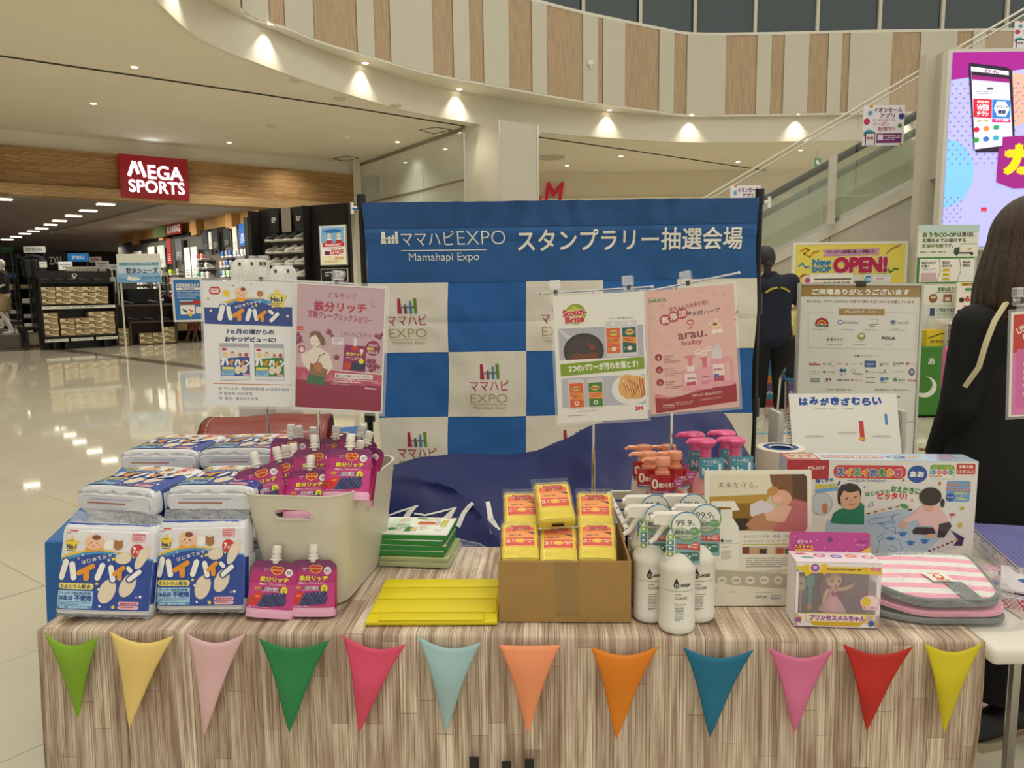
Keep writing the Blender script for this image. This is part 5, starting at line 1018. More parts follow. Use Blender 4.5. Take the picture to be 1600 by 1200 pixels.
# blue cloth table behind, at the left
def draped_box(name,label,cat,pts,z,m,zb=.02,parts='tablecloth'):
    t = T(name,label,cat,(pts[0][0],pts[0][1],0)); o0 = Vector((pts[0][0],pts[0][1],0)); b = MB(); n = len(pts); V = []; K = 14; ring = []
    for i in range(n):
        a_,c_ = Vector((*pts[i],0)),Vector((*pts[(i+1) % n],0))
        for k in range(K): ring.append(a_.lerp(c_,k/K))
    cen = sum(ring,Vector())/len(ring); R_ = []
    for zz,ex,wv in ((z,-.006,0),(z-.004,0,0),(z-.1,.008,.2),(z-.3,.02,.7),(zb,.04,1)):
        for i,q in enumerate(ring): d = (q-cen).normalized(); R_.append(q+d*(ex+.012*wv*math.sin(i*1.7))+Vector((0,0,zz))-o0)
    m_ = len(ring); b.add(R_,[(j*m_+i,j*m_+(i+1) % m_,(j+1)*m_+(i+1) % m_,(j+1)*m_+i) for j in range(4) for i in range(m_)]+[list(range(m_))]); b.o(parts,m,t,40); return t
BLC = mat('blue_cloth','#1461a8',.7,sheen=.2,bump=.1,bscale=6)
c0,c1,c2,c3 = az(62,847,.7),az(200,700,.7),az(560,652,.7),(-.12,1.93)
draped_box('cloth_table','table under a bright blue cloth behind the cracker bags','table',[(c0.x,c0.y+.02),(-.34,1.9),(c2.x+.08,c2.y-.2),(c1.x+.02,c1.y+.1)],.695,BLC)
# ------------------------------------------------------------------ rice cracker bags
def sgp(x,p): return math.copysign(abs(x)**p,x)
def closed_bag(name,a_,b_,H,n,endp,colfn,m,NU=40,NV=20,wr=.0012,parent=None):
    mb = bmesh.new(); lay = mb.faces.layers.int.new('c'); V = []
    def P(i,j):
        th = 2*math.pi*i/NU; v = j/NV; ea,eb = endp(v); x = a_*ea*sgp(math.cos(th),2/n); y = b_*eb*sgp(math.sin(th),2/n); z = H*v
        k = noise.noise(Vector((x*45,y*45+7,z*45)))*wr; return Vector((x,y-k if y < 0 else y+k,z+k))
    for j in range(NV+1): V.append([mb.verts.new(P(i,j)) for i in range(NU)])
    cols = []
    fs = []
    for j in range(NV):
        for i in range(NU): f = mb.faces.new((V[j][i],V[j][(i+1) % NU],V[j+1][(i+1) % NU],V[j+1][i])); fs.append((f,(i+.5)/NU,(j+.5)/NV))
    f = mb.faces.new(V[0][::-1]); fs.append((f,.75,0)); f = mb.faces.new(V[-1]); fs.append((f,.75,1))
    me = bpy.data.meshes.new(name); cc_ = []
    for f,u,v in fs: cc_ += list(lin(colfn(u,v)))*len(f.verts)
    mb.to_mesh(me); mb.free(); at = me.color_attributes.new('Col','FLOAT_COLOR','CORNER'); at.data.foreach_set('color',cc_); me.materials.append(m)
    me.polygons.foreach_set('use_smooth',[True]*len(me.polygons)); me.set_sharp_from_angle(angle=R(50)); return link(name,me,parent)
CW,CH,CD,CN = .094,.185,.031,5
def cend(v): e = min(v,1-v); k = min(1,e/.07); return 1-.04*(1-k),.45+.55*math.sqrt(max(0,1-(1-k)**2))
def cfront(u,v,o):
    ea,eb = cend(v); x = (2*u-1)*CW*ea*.955; s = (1-abs(x/(CW*ea))**CN)**(1/CN); return Vector((x,-CD*eb*s-o-.0013,CH*v))
def ccol(u,v):
    c = math.cos(2*math.pi*u); 
    if v < .13 or v > .93: return '#d9dbe0'
    if abs(c) > .93: return '#20429a' if v < .62 else '#dfe0e6'
    return '#20429a' if v < .6 else '#dfe0e6'
a = Art(800,165,1505,905,'#e6e5ea'); WH,OG,NB_ = '#f4f1ea','#e8940f','#1d429c'
a.dots(806,170,1500,440,22,2.3,'#b9a9b4'); a.r(800,165,1505,180,'#2347a0')
a.p([(840,205),(860,184),(920,186),(938,207),(918,230),(858,228)],'#c4222c'); a.e(888,207,34,13,'#f0dcd8'); a.lines(835,240,925,252,1,'#c4222c',.9)
a.p([(800,440),(880,395),(1000,372),(1120,366),(1260,380),(1400,410),(1505,440),(1505,470),(800,470)],'#e9c63c'); a.star(882,330,66,'#efce2c',.58); a.t('No.1',842,330,922,368,'#1c2f5e',.05); a.lines(850,300,905,318,1,'#1c2f5e'); a.lines(850,376,915,392,1,'#1c2f5e')
a.e(1060,370,72,42,'#e9a32c'); a.e(1058,308,74,60,'#eec3a2'); a.e(1070,272,32,20,'#7c4526'); a.e(1035,312,5,7,'#5a3020'); a.e(1078,316,5,7,'#5a3020'); a.e(1052,338,9,4,'#b5503c'); a.e(1016,328,12,8,'#eaa78c'); a.e(1096,332,12,8,'#eaa78c')
a.e(1170,325,36,42,'#f2efe8'); a.e(1240,330,36,36,'#a8713c'); a.e(1218,298,12,12,'#a8713c'); a.e(1262,300,12,12,'#a8713c'); a.rr(1340,228,1440,300,'#eab5bd',6); a.lines(1346,235,1436,294,3,'#c4485c',.9)
a.e(1410,470,42,120,'#ecd9c8',18); a.p([(800,452),(880,420),(980,392),(1100,378),(1240,388),(1380,412),(1505,436),(1505,480),(800,480)],'#3d93cc'); a.p([(800,478),(900,440),(1000,412),(1110,396),(1240,402),(1380,425),(1505,450),(1505,838),(800,838)],NB_)
a.e(1388,365,47,50,'#cf2a30'); a.t('7',1356,340,1382,388,'#f6eee6',.06); a.t('ヵ月',1385,358,1425,388,'#f6eee6',.04); 
for i,ch in enumerate('はじめておやつ'): x = 992+i*39; y = 466-i*12+i*i*.2; a.t(ch,x-15,y-15,x+15,y+15,WH,.02,rot=-16)
CR = '#e6d6c0'
a.e(1290,430,62,44,CR,-8); a.e(1188,690,62,98,CR,18); a.e(1340,640,56,96,CR,22); a.e(1430,420,36,100,CR,22)
strokes = [((852,470),(826,590),50,WH),((906,486),(926,588),46,WH),((965,552),(1064,496),40,OG),((1022,536),(1024,592),44,OG),((1138,490),(1108,586),44,WH),((1204,502),(1226,596),40,WH),((1236,552),(1298,502),36,OG),((1274,536),(1276,586),36,OG),((1336,504),(1354,524),32,WH),((1352,592),(1420,532),36,WH)]
for p,q,w,c_ in strokes: a.cap(p,q,w+22,NB_)
for p,q,w,c_ in strokes: a.cap(p,q,w,c_)
a.rr(808,633,1084,680,'#f0e06a',22); a.t('カルシウム配合',822,642,1064,674,'#1d2f6e',.03)
a.rr(808,692,1086,832,'#a9d2ec',8); a.t('アレルギー特定原材料等',822,700,1068,722,'#1e55a0',.02); a.t('28品目',814,730,932,766,'#1e4fa0',.04); a.t('不使用',945,722,1078,768,'#1e4fa0',.06); a.lines(818,774,1070,806,3,'#3a6ab0',.9); a.r(808,808,1086,832,'#4a9ad0'); a.t('香料、着色料不使用',830,811,1050,829,'#dcecf6',.02)
a.rr(1280,768,1435,796,'#efb7c4',12); a.rr(1280,800,1435,828,'#efb7c4',12); a.t('国産米100%',1296,773,1422,791,'#b8405c',.02); a.lines(1292,806,1424,822,1,'#b8405c',.9)
for x,y,r_,c_ in ((1216,436,17,'#f0d836'),(1180,446,12,WH),(1108,632,14,'#f0d836'),(1122,676,11,WH),(1244,812,18,'#f0d836'),(1142,806,12,WH),(1440,728,14,WH),(1412,732,8,WH),(1365,420,10,'#f0d836'),(980,412,9,WH),(950,440,8,WH)): a.star(x,y,r_,c_,.6)
a.r(800,838,1505,905,'#e4e4ea'); a.dots(806,846,1500,900,20,2.3,'#a8a2b4'); a.star(1205,866,9,'#e0a83c'); a.star(1300,872,7,'#d05a5a'); a.lines(806,850,900,862,1,'#667')
a.r(1440,440,1440.5,441,NB_); CRART = a
SILV = film('silver_seal','#c9ccd4',.45,.15,1.0,60)
def cracker():
    t = T('cracker_bag','x','snack bag'); closed_bag('bag_body',CW,CD,CH,CN,cend,ccol,BAGP,parent=t)
    link('front_print',CRART.mesh('front_print',cfront,BAGP,nu=14,nv=12,clip=True,eps=.00022),t)
    a2 = Art(0,0,60,200,'#e6e6ec'); a2.rr(10,60,50,160,'#e9e9ee',4); a2.lines(14,70,46,150,10,'#2d4fa0',.8); a2.r(10,60,50,68,'#e8d23c'); a2.rr(12,100,48,116,'#dc6c86',4)
    fn = lambda u,v,o: Vector((CW+.0018+o,-.017+.034*u,.03+v*.085)); link('side_label',a2.mesh('side_label',fn,PAPER),t)
    a3 = Art(0,0,180,56,'#dcdee4'); a3.dots(4,4,176,52,9,1.1,'#a8a2b4'); a3.r(20,24,120,30,'#a8685c'); a3.p([(20,36),(150,40),(150,50),(30,50)],'#d5d2e4'); a3.l([(30,44),(140,46)],1.5,'#3a56a4')
    fn = lambda u,v,o: Vector(((2*u-1)*CW*.9,-CD*.44+(v)*CD*.88,-.0016-o)); link('bottom_print',a3.mesh('bottom_print',fn,BAGP),t)
    for nm,z0,hh,sgn in (('top_seal',CH-.003,.024,1),('bottom_seal',.004,.016,-1)):
        b = MB(); b.grid(lambda u,v: Vector(((2*u-1)*CW*(.98-.03*v),(-.012 if sgn < 0 else 0)+.003*math.sin(u*23)*v-(.012*v if sgn < 0 else 0),z0+sgn*hh*v*(1 if sgn > 0 else .15)+.0015*math.sin(u*31)*v)),40,4); o = b.o(nm,SILV,t,60)
    return freeze(t)
CB = cracker()
def rot(z=0,x=0,y=0): return Matrix.Rotation(R(z),4,'Z') @ Matrix.Rotation(R(x),4,'X') @ Matrix.Rotation(R(y),4,'Y')
CB['label'] = 'upright cracker bag at the left front corner of the table'; CB['group'] = 'rice cracker bags'
p1 = tp(164,972); CB.matrix_world = Matrix.Translation((p1.x-.006,p1.y+.022,.704)) @ rot(4,-13,4)
p2 = tp(316,963); dup(CB,'upright cracker bag second from the left, in front of the right stack','rice cracker bags',M=Matrix.Translation((p2.x,p2.y+.018,.704)) @ rot(-3,-12,-1))
lay = ['bottom','second','third','fourth']
st_pos = [((192,800),-.795,1.578,-12,'left front stack'),((0,0),-.618,1.572,0,'right front stack'),((0,0),-.845,1.80,-6,'left back stack'),((0,0),-.65,1.80,-2,'right back stack')]
rr_ = random.Random(11)
for (_,x,y,rz,nm) in st_pos:
    bk_ = 'back' in nm; sc = .89 if bk_ else 1; N4 = 5 if bk_ else 4
    for k in range(N4):
        M = Matrix.Translation((x+rr_.uniform(-.006,.006)+(-.015 if (k == 3 and 'left front' in nm) else 0),y+rr_.uniform(-.006,.006),.7035+CD*sc+k*sc*(2*CD+.0005))) @ rot(rz+rr_.uniform(-4,4)) @ Matrix.Rotation(R(-90+(1.5 if k == N4-1 else 0)),4,'X') @ Matrix.Diagonal((1,sc,1,1)) @ Matrix.Translation((0,0,-CH/2))
        dup(CB,'rice cracker bag lying '+('top' if k == N4-1 else lay[k])+f' in the {nm} of bags','rice cracker bags',M=M)

# ------------------------------------------------------------------ white bin with jelly pouches
PWd,PH,PD = .048,.108,.019
def pend(v): return (1 if v < .88 else 1-.25*((v-.88)/.12)**2),max(.12,(1-.92*v**.8) if v > .05 else .9)
def pfront(u,v,o):
    ea,eb = pend(v); x = (2*u-1)*PWd*ea*.97; s = max(0,(1-abs(x/(PWd*ea))**4))**.25; return Vector((x,-PD*eb*s-o-.0009,PH*v))
def pcol(u,v):
    c = math.cos(2*math.pi*u); s = math.sin(2*math.pi*u)
    if v < .13: return '#e2a8c6' if s < 0 else '#9c1458'
    return '#9c1458' if v < .86 else '#6e1c50'
a = Art(840,240,1490,1035,'#b0206e'); a.p([(840,240),(1490,240),(1490,330),(840,330)],'#74235c'); a.p([(840,330),(1490,330),(1490,380),(840,380)],'#8f2066'); a.p([(840,560),(1490,560),(1490,905),(840,905)],'#c0307c')
a.p([(1120,320),(1165,300),(1208,312),(1250,300),(1300,322),(1302,370),(1270,405),(1208,430),(1150,405),(1118,370)],'#f0c43c'); a.p([(1130,326),(1168,308),(1208,322),(1248,308),(1290,328),(1292,366),(1262,396),(1208,418),(1158,396),(1128,366)],'#c4201e'); a.t('Del Monte',1134,344,1288,368,'#f4d860',.03)
a.lines(1000,345,1095,400,2,'#e8b0d0',.8); a.e(1378,385,52,55,'#eee6ec'); a.t('60',1348,360,1408,398,'#4a3a4a',.01); a.t('kcal',1358,402,1398,416,'#4a3a4a',.01)
a.t('鉄分リッチ',985,452,1390,528,'#f0dc3c',.04,'#8a4a1c',.035); a.t('芳醇グレープミックスゼリー',975,545,1360,578,'#f4e4ee',.02); a.p([(1050,600),(1290,612),(1290,655),(1045,648)],'#5a1c58'); a.t('1日分の鉄分',1068,600,1265,654,'#f4ecf2',.03); a.r(1030,660,1300,664,'#f0d8e8')
a.e(1341,640,48,56,'#e8dc28'); a.t('1本で',1316,618,1368,640,'#4a3a10',.02); a.t('OK',1326,645,1358,664,'#4a3a10',.02); a.t('1日分',925,600,1010,650,'#f0b83c',.04,'#c4301c',.03)
a.e(1000,760,100,72,'#d42a1c'); a.e(915,820,75,80,'#c8241a'); a.e(985,740,40,16,'#f07850',-10); a.e(890,800,30,12,'#4c7a2c',30); a.p([(870,905),(1490,905),(1490,890),(870,860)],'#c0307c')
rr2 = random.Random(4)
for j in range(4):
    for i in range(7-j//2): a.e(1030+i*52+j*20,855-j*42-i*6,32,34,['#2c2a5e','#35346e','#222050'][(i+j) % 3]); a.e(1020+i*52+j*20,843-j*42-i*6,8,9,'#7c7cb4')
a.lines(880,880,1200,900,1,'#f0d0e0',.9); a.r(840,908,1490,1035,'#e2a8c6'); PART = a
def pouch():
    t = T('jelly_pouch','x','drink pouch'); closed_bag('pouch_body',PWd,PD,PH,4,pend,pcol,BAGP,32,16,.0007,t); link('front_print',PART.mesh('front_print',pfront,BAGP,nu=10,nv=12,clip=True,eps=.0002),t)
    WS = mat('spout_white','#ece8e0',.4); b = MB(); b.lathe([(.0065,0),(.0065,.006),(.0115,.0065),(.0115,.009),(.008,.0095),(.008,.013),(.0105,.0135),(.0105,.0155),(.007,.016),(.007,.019)],(0,0,PH-.003),16); b.o('spout',WS,t)
    b = MB(); b.lathe([(.0085,0),(.0095,.002),(.0088,.015),(.0068,.017),(.0001,.0172)],(0,0,PH+.0155),20); b.o('cap',WS,t); return freeze(t)
PB = pouch(); PB['label'] = 'magenta jelly pouch leaning on the white bin front, left of two'; PB['group'] = 'magenta jelly pouches'
b1,b2 = tp(425,962),tp(492,958)
PB.matrix_world = Matrix.Translation((b1.x+.0,b1.y-.010,.7035)) @ rot(0,-13,5) @ Matrix.Rotation(0,4,'X')
dup(PB,'magenta jelly pouch leaning on the white bin front, right of two','magenta jelly pouches',M=Matrix.Translation((b2.x,b2.y-.014,.7035)) @ rot(-2,-11,0))
# bin: rounded, tapered, with a grip slot in the front wall; corners measured on the table
BA,BB = tp(398,944),tp(548,944); BA.y += .01
bt_ = T('storage_bin','white plastic storage bin filled with magenta jelly pouches','bin'); 
BHt = .24; bin_yaw = -math.radians(8); bc = Vector((-.447,1.436,.702))
bt_.matrix_world = Matrix.Translation(bc) @ Matrix.Rotation(bin_yaw,4,'Z')
def rrect(hw,hd,r,n=6):
    pts = []
    for cx,cy,a0 in ((hw-r,hd-r,0),(-hw+r,hd-r,90),(-hw+r,-hd+r,180),(hw-r,-hd+r,270)):
        for k in range(n+1): w = R(a0+90*k/n); pts.append((cx+r*math.cos(w),cy+r*math.sin(w)))
    return pts
def ring_at(z,ins=0,lift=0):
    k = z/BHt; hw,hd = (.09+.022*k)-ins,(.162+.023*k)-ins; return [(x,y+.185,z) for x,y in rrect(hw,hd,max(.004,.048-ins),8)]
b = bmesh.new(); zs = [0,.004,.1,.160,.167,.19,.21,.225,.236,.24]; loops = []
def sag(x,y,z): return z-(.016*max(0,1-((y-.185)/.15)**2) if z > .222 and x > 0 else 0)
n_ = len(ring_at(0)); 
def addring(z,ins,ex=0): return [b.verts.new((x*(1+ex),(y-.185)*(1+ex)+.185,sag(x,y,z))) for x,y,_ in ring_at(z,ins)]
outer = [addring(z,.004 if z == 0 else 0,.0 if z < .165 else .010) for z in zs]; outer.append(addring(.2415,.001,.025)); outer.append(addring(.2415,.004,0)); inner = [addring(z,.004) for z in (.238,.21,.19,.167,.160,.1,.005)]
rings = outer+inner
for ra,rb in zip(rings,rings[1:]):
    for i in range(n_): b.faces.new((ra[i],ra[(i+1) % n_],rb[(i+1) % n_],rb[i]))
b.faces.new(rings[0][::-1]); b.faces.new(rings[-1]); me = bpy.data.meshes.new('bin_body'); b.to_mesh(me); b.free(); me.materials.append(mat('bin_white','#d2cdbc',.38)); me.polygons.foreach_set('use_smooth',[True]*len(me.polygons)); me.set_sharp_from_angle(angle=R(40))
bo = link('bin_body',me,bt_)
cu = MB(); cu.prism([(x,y) for x,y in rrect(.039,.0095,.0093,8)],-.04,.04,M=Matrix.Translation((.002,.010,.203)) @ Matrix.Rotation(R(90),4,'X')); co_ = cu.o('slot_cutter',WHITE,bt_,0)
bm_ = bo.modifiers.new('b','BOOLEAN'); bm_.object = co_; bm_.operation = 'DIFFERENCE'; bm_.solver = 'EXACT'
dg = bpy.context.evaluated_depsgraph_get(); nm_ = bpy.data.meshes.new_from_object(bo.evaluated_get(dg)); bo.modifiers.clear(); bo.data = nm_; bpy.data.objects.remove(co_)
b = MB(); pts = rrect(.0405,.011,.0108,8); b.tube([(x+.002,.0005,y+.203) for x,y in pts]+[(pts[0][0]+.002,.0005,pts[0][1]+.203)],.002,6); b.o('grip_rim',mat('bin_white'),bt_)
# pouches in the bin: (spout px, py, depth Y, tilt, yaw, label)
PQ = [(397,711,1.55,-16,14,-12,'front left'),(432,703,1.585,-18,14,-12,'behind the front left one'),(486,716,1.555,-30,-4,-3,'lying lowest at the front middle'),(548,683,1.535,-22,4,3,'big front one right of the middle'),(563,692,1.60,-10,-12,7,'just behind the big front one'),(577,678,1.66,-10,-8,15,'at the right rim'),(566,667,1.72,-8,-6,14,'far right back'),(549,682,1.63,-14,2,2,'half hidden behind the big front one'),(525,669,1.73,-12,12,6,'tilted in the back right'),(491,684,1.60,-14,10,0,'dark one in the centre'),(489,671,1.74,-6,12,4,'back centre'),(458,697,1.60,-12,-8,-10,'left centre'),(455,667,1.70,-12,-5,0,'back left'),(467,669,1.76,-6,-4,-2,'behind the back left one'),(446,700,1.64,-10,6,-6,'second row left')]
for px,py,Y,tx__,rz,ty,lb in PQ:
    top = ay(px,py,Y); Rm = rot(rz,tx__,ty); off = Rm @ Vector((0,0,PH+.026)); dup(PB,f'magenta jelly pouch in the white bin, {lb}','magenta jelly pouches',M=Matrix.Translation(top-off) @ Rm)
# hidden layer that carries the visible pouches
for i in range(8):
    x,y = bc.x+(-.035+.03*(i % 3))+.02,bc.y+.07+.095*(i//3); dup(PB,'magenta jelly pouch deep inside the white bin under the others','pouches deep in the bin',M=Matrix.Translation((x,y,.712)) @ rot(-8+3*i,-6,0))

# ------------------------------------------------------------------ green card packs, tablet cover
g0,g1 = tp(580,886),tp(693,890); GR = mat('green_spine','#2c8a3c',.5)
gyaw = math.atan2(g1.y-g0.y,g1.x-g0.x); gw = (g1-g0).length
a = Art(150,395,640,610,'#dcdcd0'); a.rr(165,400,632,590,'#e6e8dc',3); a.rr(205,410,335,575,'#d2e2cc',4); a.t('カゴメ',262,405,318,425,'#d88a3c',.02); a.lines(250,430,320,462,3,'#d0803c'); a.e(235,545,26,16,'#2c7a3c'); a.e(200,570,12,8,'#a8402c'); a.lines(250,480,345,560,5,'#6a7a68')
a.e(400,412,45,10,'#2f7a3c'); a.rr(390,455,515,488,'#d0703c',6); a.rr(395,450,500,470,'#b85a2a',6); a.r(330,520,372,575,'#2f7a4a'); a.r(372,520,412,572,'#cfc29a'); a.e(380,548,14,12,'#e0c23c'); a.lines(420,410,535,440,3,'#a8a23c'); a.t('野菜一日',520,440,562,500,'#4a8a8a',.01,rot=0); a.t('野菜',555,425,600,520,'#c8c23c',.04); a.rr(525,535,600,572,'#e9ebe4',3); a.lines(530,540,595,568,3,'#889'); a.e(598,406,30,7,'#c05a6a'); a.lines(420,495,480,560,4,'#8a8a4a')
def cardpack():
    t = T('card_pack','x','card pack'); b = MB(); 
    for k in range(2): b.rbox(-gw/2,0,k*.0055,gw/2,.135,k*.0055+.005,.0012,1)
    b.o('cards',mat('pale_card','#cfd8c4',.6),t); b = MB(); b.box(-gw/2,-.0015,0,gw/2,-.0002,.0105); b.box(gw/2,0,0,gw/2+.0012,.135,.0105); b.o('green_edge',GR,t,0)
    a.flat('cover_print',gw,.133,t,PAPER,y=.001,z=.0108,top=True,eps=.0001); return freeze(t)
CP = cardpack(); CP['label'] = 'green edged card pack at the very bottom of the small card pile'
base_ = Matrix.Translation(((g0.x+g1.x)/2,(g0.y+g1.y)/2+.008,.7035)) @ Matrix.Rotation(gyaw,4,'Z')
pg = T('wrapped_pads','clear plastic bag of pale green pads under the card pile','pads',M=base_); b = MB(); b.rbox(-gw/2+.02,-.01,0,gw/2+.015,.14,.012,.002); b.rbox(-gw/2+.022,-.008,.0125,gw/2+.013,.138,.023,.002); b.o('pads',mat('pad_green','#a8b478',.6),pg)
b = MB(); b.grid(lambda u,v: Vector((-gw/2-.02+(gw+.1)*u,-.03+.2*v,.0245-.022*(abs(2*u-1)**3*.9 if abs(2*u-1) > .3 else .0)-.018*(max(0,abs(2*v-1)-.6)*2.2)+.0015*math.sin(u*40+v*17)+.001*math.sin(v*53))),40,24); o = b.o('plastic_bag',WRAP,pg)
for k in range(4):
    M = base_ @ Matrix.Translation(((0,.004,-.004,.006)[k],(0,.004,.008,.014)[k],.0255+k*.0115)) @ Matrix.Rotation(R((0,1,-1,1.5)[k]),4,'Z')
    if k == 0: CP.matrix_world = M; CP['group'] = 'green edged card packs'
    else: dup(CP,['','green edged card pack second from the bottom of the card pile','green edged card pack third from the bottom of the card pile','topmost green edged card pack with the printed vegetable cover'][k],'green edged card packs',M=M)
y0,y1,y2 = tp(567,980),tp(774,979),tp(595,911); YL = (y1-y0).length
t = T('tablet_cover','bright yellow folding tablet cover lying flat near the front edge','tablet cover',M=frame(Vector((y0.x+.004,y0.y,.702)),Vector((y1.x,y1.y,.702)))); d_ = .205; YM = mat('yellow_leather','#dcca08',.42,bump=.12,bscale=220)
b = MB(); b.rbox(0,0,0,YL,d_,.009,.0035,3); b.o('case',YM,t)
for k,(ya,yb) in enumerate(((.0,.034),(.035,.098),(.099,.157),(.158,d_-.0))):
    b = MB(); b.rbox(.004 if k else .026,ya+.001,.0085,YL-(.004 if k else .026),yb-.0012,.0125,.0015,2); b.o('flap_panel',YM,t)

# ------------------------------------------------------------------ cardboard box with sponges
q0,q1 = tp(780,974),tp(986,975); KB = (q1-q0).length; KM = frame(Vector((q0.x,q0.y+.002,.7025)),Vector((q1.x,q1.y+.002,.7025))); KH = .123; KD = .235
t = T('cardboard_box','open brown cardboard box filled with yellow and orange sponges','box',M=KM); KC = mat('cardboard','#a8844c',.75,noise_amt=.04,nscale=30)
for nm,bx_ in (('front_wall',(0,0,0,KB,.004,KH)),('back_wall',(0,KD-.004,0,KB,KD,KH)),('left_wall',(0,.004,0,.004,KD-.004,KH)),('right_wall',(KB-.004,.004,0,KB,KD-.004,KH)),('bottom',(0,.004,0,KB,KD-.004,.004))): b = MB(); b.box(*bx_); b.o(nm,KC,t,0)
b = MB(); b.box(KB*.43,-.0004,.012,KB*.61,-.0001,KH); b.o('packing_tape',film('tape','#c9a468',.62,.12,.3),t,0)
a = Art(0,0,100,142,'#e8d21e'); a.r(0,0,100,92,'#ee7a10'); a.p([(0,0),(100,0),(100,26),(0,34)],'#e8520e'); a.e(50,14,30,15,'#c8c23c'); a.t('Scotch-',22,4,80,17,'#c81e28',.05,'#f4e4d8',.03,rot=-4); a.t('Brite',28,15,80,29,'#c81e28',.05,'#f4e4d8',.03,rot=-4)
a.p([(0,42),(60,36),(100,48),(100,60),(0,62)],'#f09a3c'); a.p([(62,36),(100,40),(88,47)],'#2c1c18'); a.lines(20,48,80,58,1,'#8a4a2c',.9); a.r(0,62,100,92,'#d82c14'); a.rr(14,66,86,86,'#e24a20',4); a.e(50,74,14,8,'#f4c83c'); a.lines(12,68,34,84,2,'#f6e6c0',.9); a.lines(66,68,90,84,2,'#f6e6c0',.9); a.r(0,92,100,98,'#f0a83c')
def sponge():
    t = T('sponge_pack','x','sponge'); w,h,d = .066,.088,.034; b = MB(); b.rbox(-w/2,-d/2,0,w/2,d/2,h,.007,3); b.o('sponge',mat('sponge_yellow','#e6cf10',.55,coat=.4),t)
    def fn(u,v,o): x = (2*u-1)*w/2*.97; return Vector((x,-d/2-.0008-o+.004*abs(2*u-1)**6+.004*max(0,(v-.85)/.15)**2,.004+v*(h-.006)))
    link('label_print',a.mesh('label_print',fn,PAPER,nu=8,nv=8,eps=.00018),t)
    b = MB(); b.rbox(-w/2-.002,-d/2-.003,-.002,w/2+.002,d/2+.002,h+.003,.008,2); b.grid(lambda u,v: Vector((-w/2-.003+(w+.006)*u,.001*math.sin(u*30),h+.001+.024*v)),16,3); b.grid(lambda u,v: Vector((-w/2-.003+(w+.006)*u,-.004*v+.001*math.sin(u*30),-.001-.006*v)),16,2); b.o('wrapper',WRAP,t)
    b = MB(); b.box(-.011,-d/2+.006,-.0032,.011,-d/2+.013,-.0027); b.o('black_stamp',BLACK,t,0); return freeze(t)
SP = sponge(); SP['group'] = 'wrapped kitchen sponges'; first = True
spl = [(.040,.045,.128,-62,2,'front left of the cardboard box'),(.107,.042,.125,-64,0,'front middle of the cardboard box'),(.174,.045,.128,-62,-3,'front right of the cardboard box'),(.042,.125,.166,-58,3,'back left of the cardboard box'),(.176,.125,.166,-58,-2,'back right of the cardboard box'),(.106,.105,.19,-55,9,'tilted on top in the middle of the box')]
for x,y,z,tx__,rz,lb in spl:
    x = (x-.107)*1.13+.118; M = KM @ Matrix.Translation((x,y-.02,z-.025)) @ rot(rz,tx__,0) @ Matrix.Scale(1.13,4)
    if first: SP.matrix_world = M; SP['label'] = 'wrapped yellow sponge '+lb; first = False
    else: dup(SP,'wrapped yellow sponge '+lb,'wrapped kitchen sponges',M=M)
for i in range(3):
    for j in range(3): dup(SP,'wrapped yellow sponge in the lower layer of the cardboard box','sponges in the lower layer of the box',M=KM @ Matrix.Translation((.036+i*.067,.022+j*.072,.012)) @ rot(0,0,0))
# ------------------------------------------------------------------ white tray, spray bottles, pump bottles
TY = T('storage_tray','white slatted plastic tray holding the pump and spray bottles','tray'); ta,tb_ = ay(966,768,1.79),Vector((.62,0,0)); tx0,tx1,ty0,ty1,tz1 = .235,.60,1.495,1.79,.845
tm = mat('tray_white','#e2dfd2',.4)
for nm,(x0,y0,x1,y1) in (('left_wall',(tx0,ty0,tx0+.004,ty1)),('right_wall',(tx1-.004,ty0,tx1,ty1)),('back_wall',(tx0,ty1-.004,tx1,ty1)),('front_wall',(tx0,ty0,tx1,ty0+.004))):
    b = MB(); zt_w = tz1 if nm != 'front_wall' else .80
    for k in range(6): z = .704+k*.024; b.box(x0,y0,z,x1,y1,min(z+.015,zt_w))
    b.box(x0-.003,y0-.003,zt_w-.006,x1+.003,y1+.003,zt_w); hor = x1-x0 > y1-y0; L_n = (x1-x0) if hor else (y1-y0)
    for k in range(7): q = k*(L_n-.006)/6; b.box(x0+(q if hor else 0),y0+(0 if hor else q),.704,(x0+q+.008) if hor else x1,y1 if hor else (y0+q+.008),zt_w)
    b.o(nm,tm,TY,0)
b = MB(); b.box(tx0,ty0,.7025,tx1,ty1,.706); b.o('floor_panel',tm,TY,0)
SBW = mat('bottle_white','#e6e4da',.3,coat=.2)
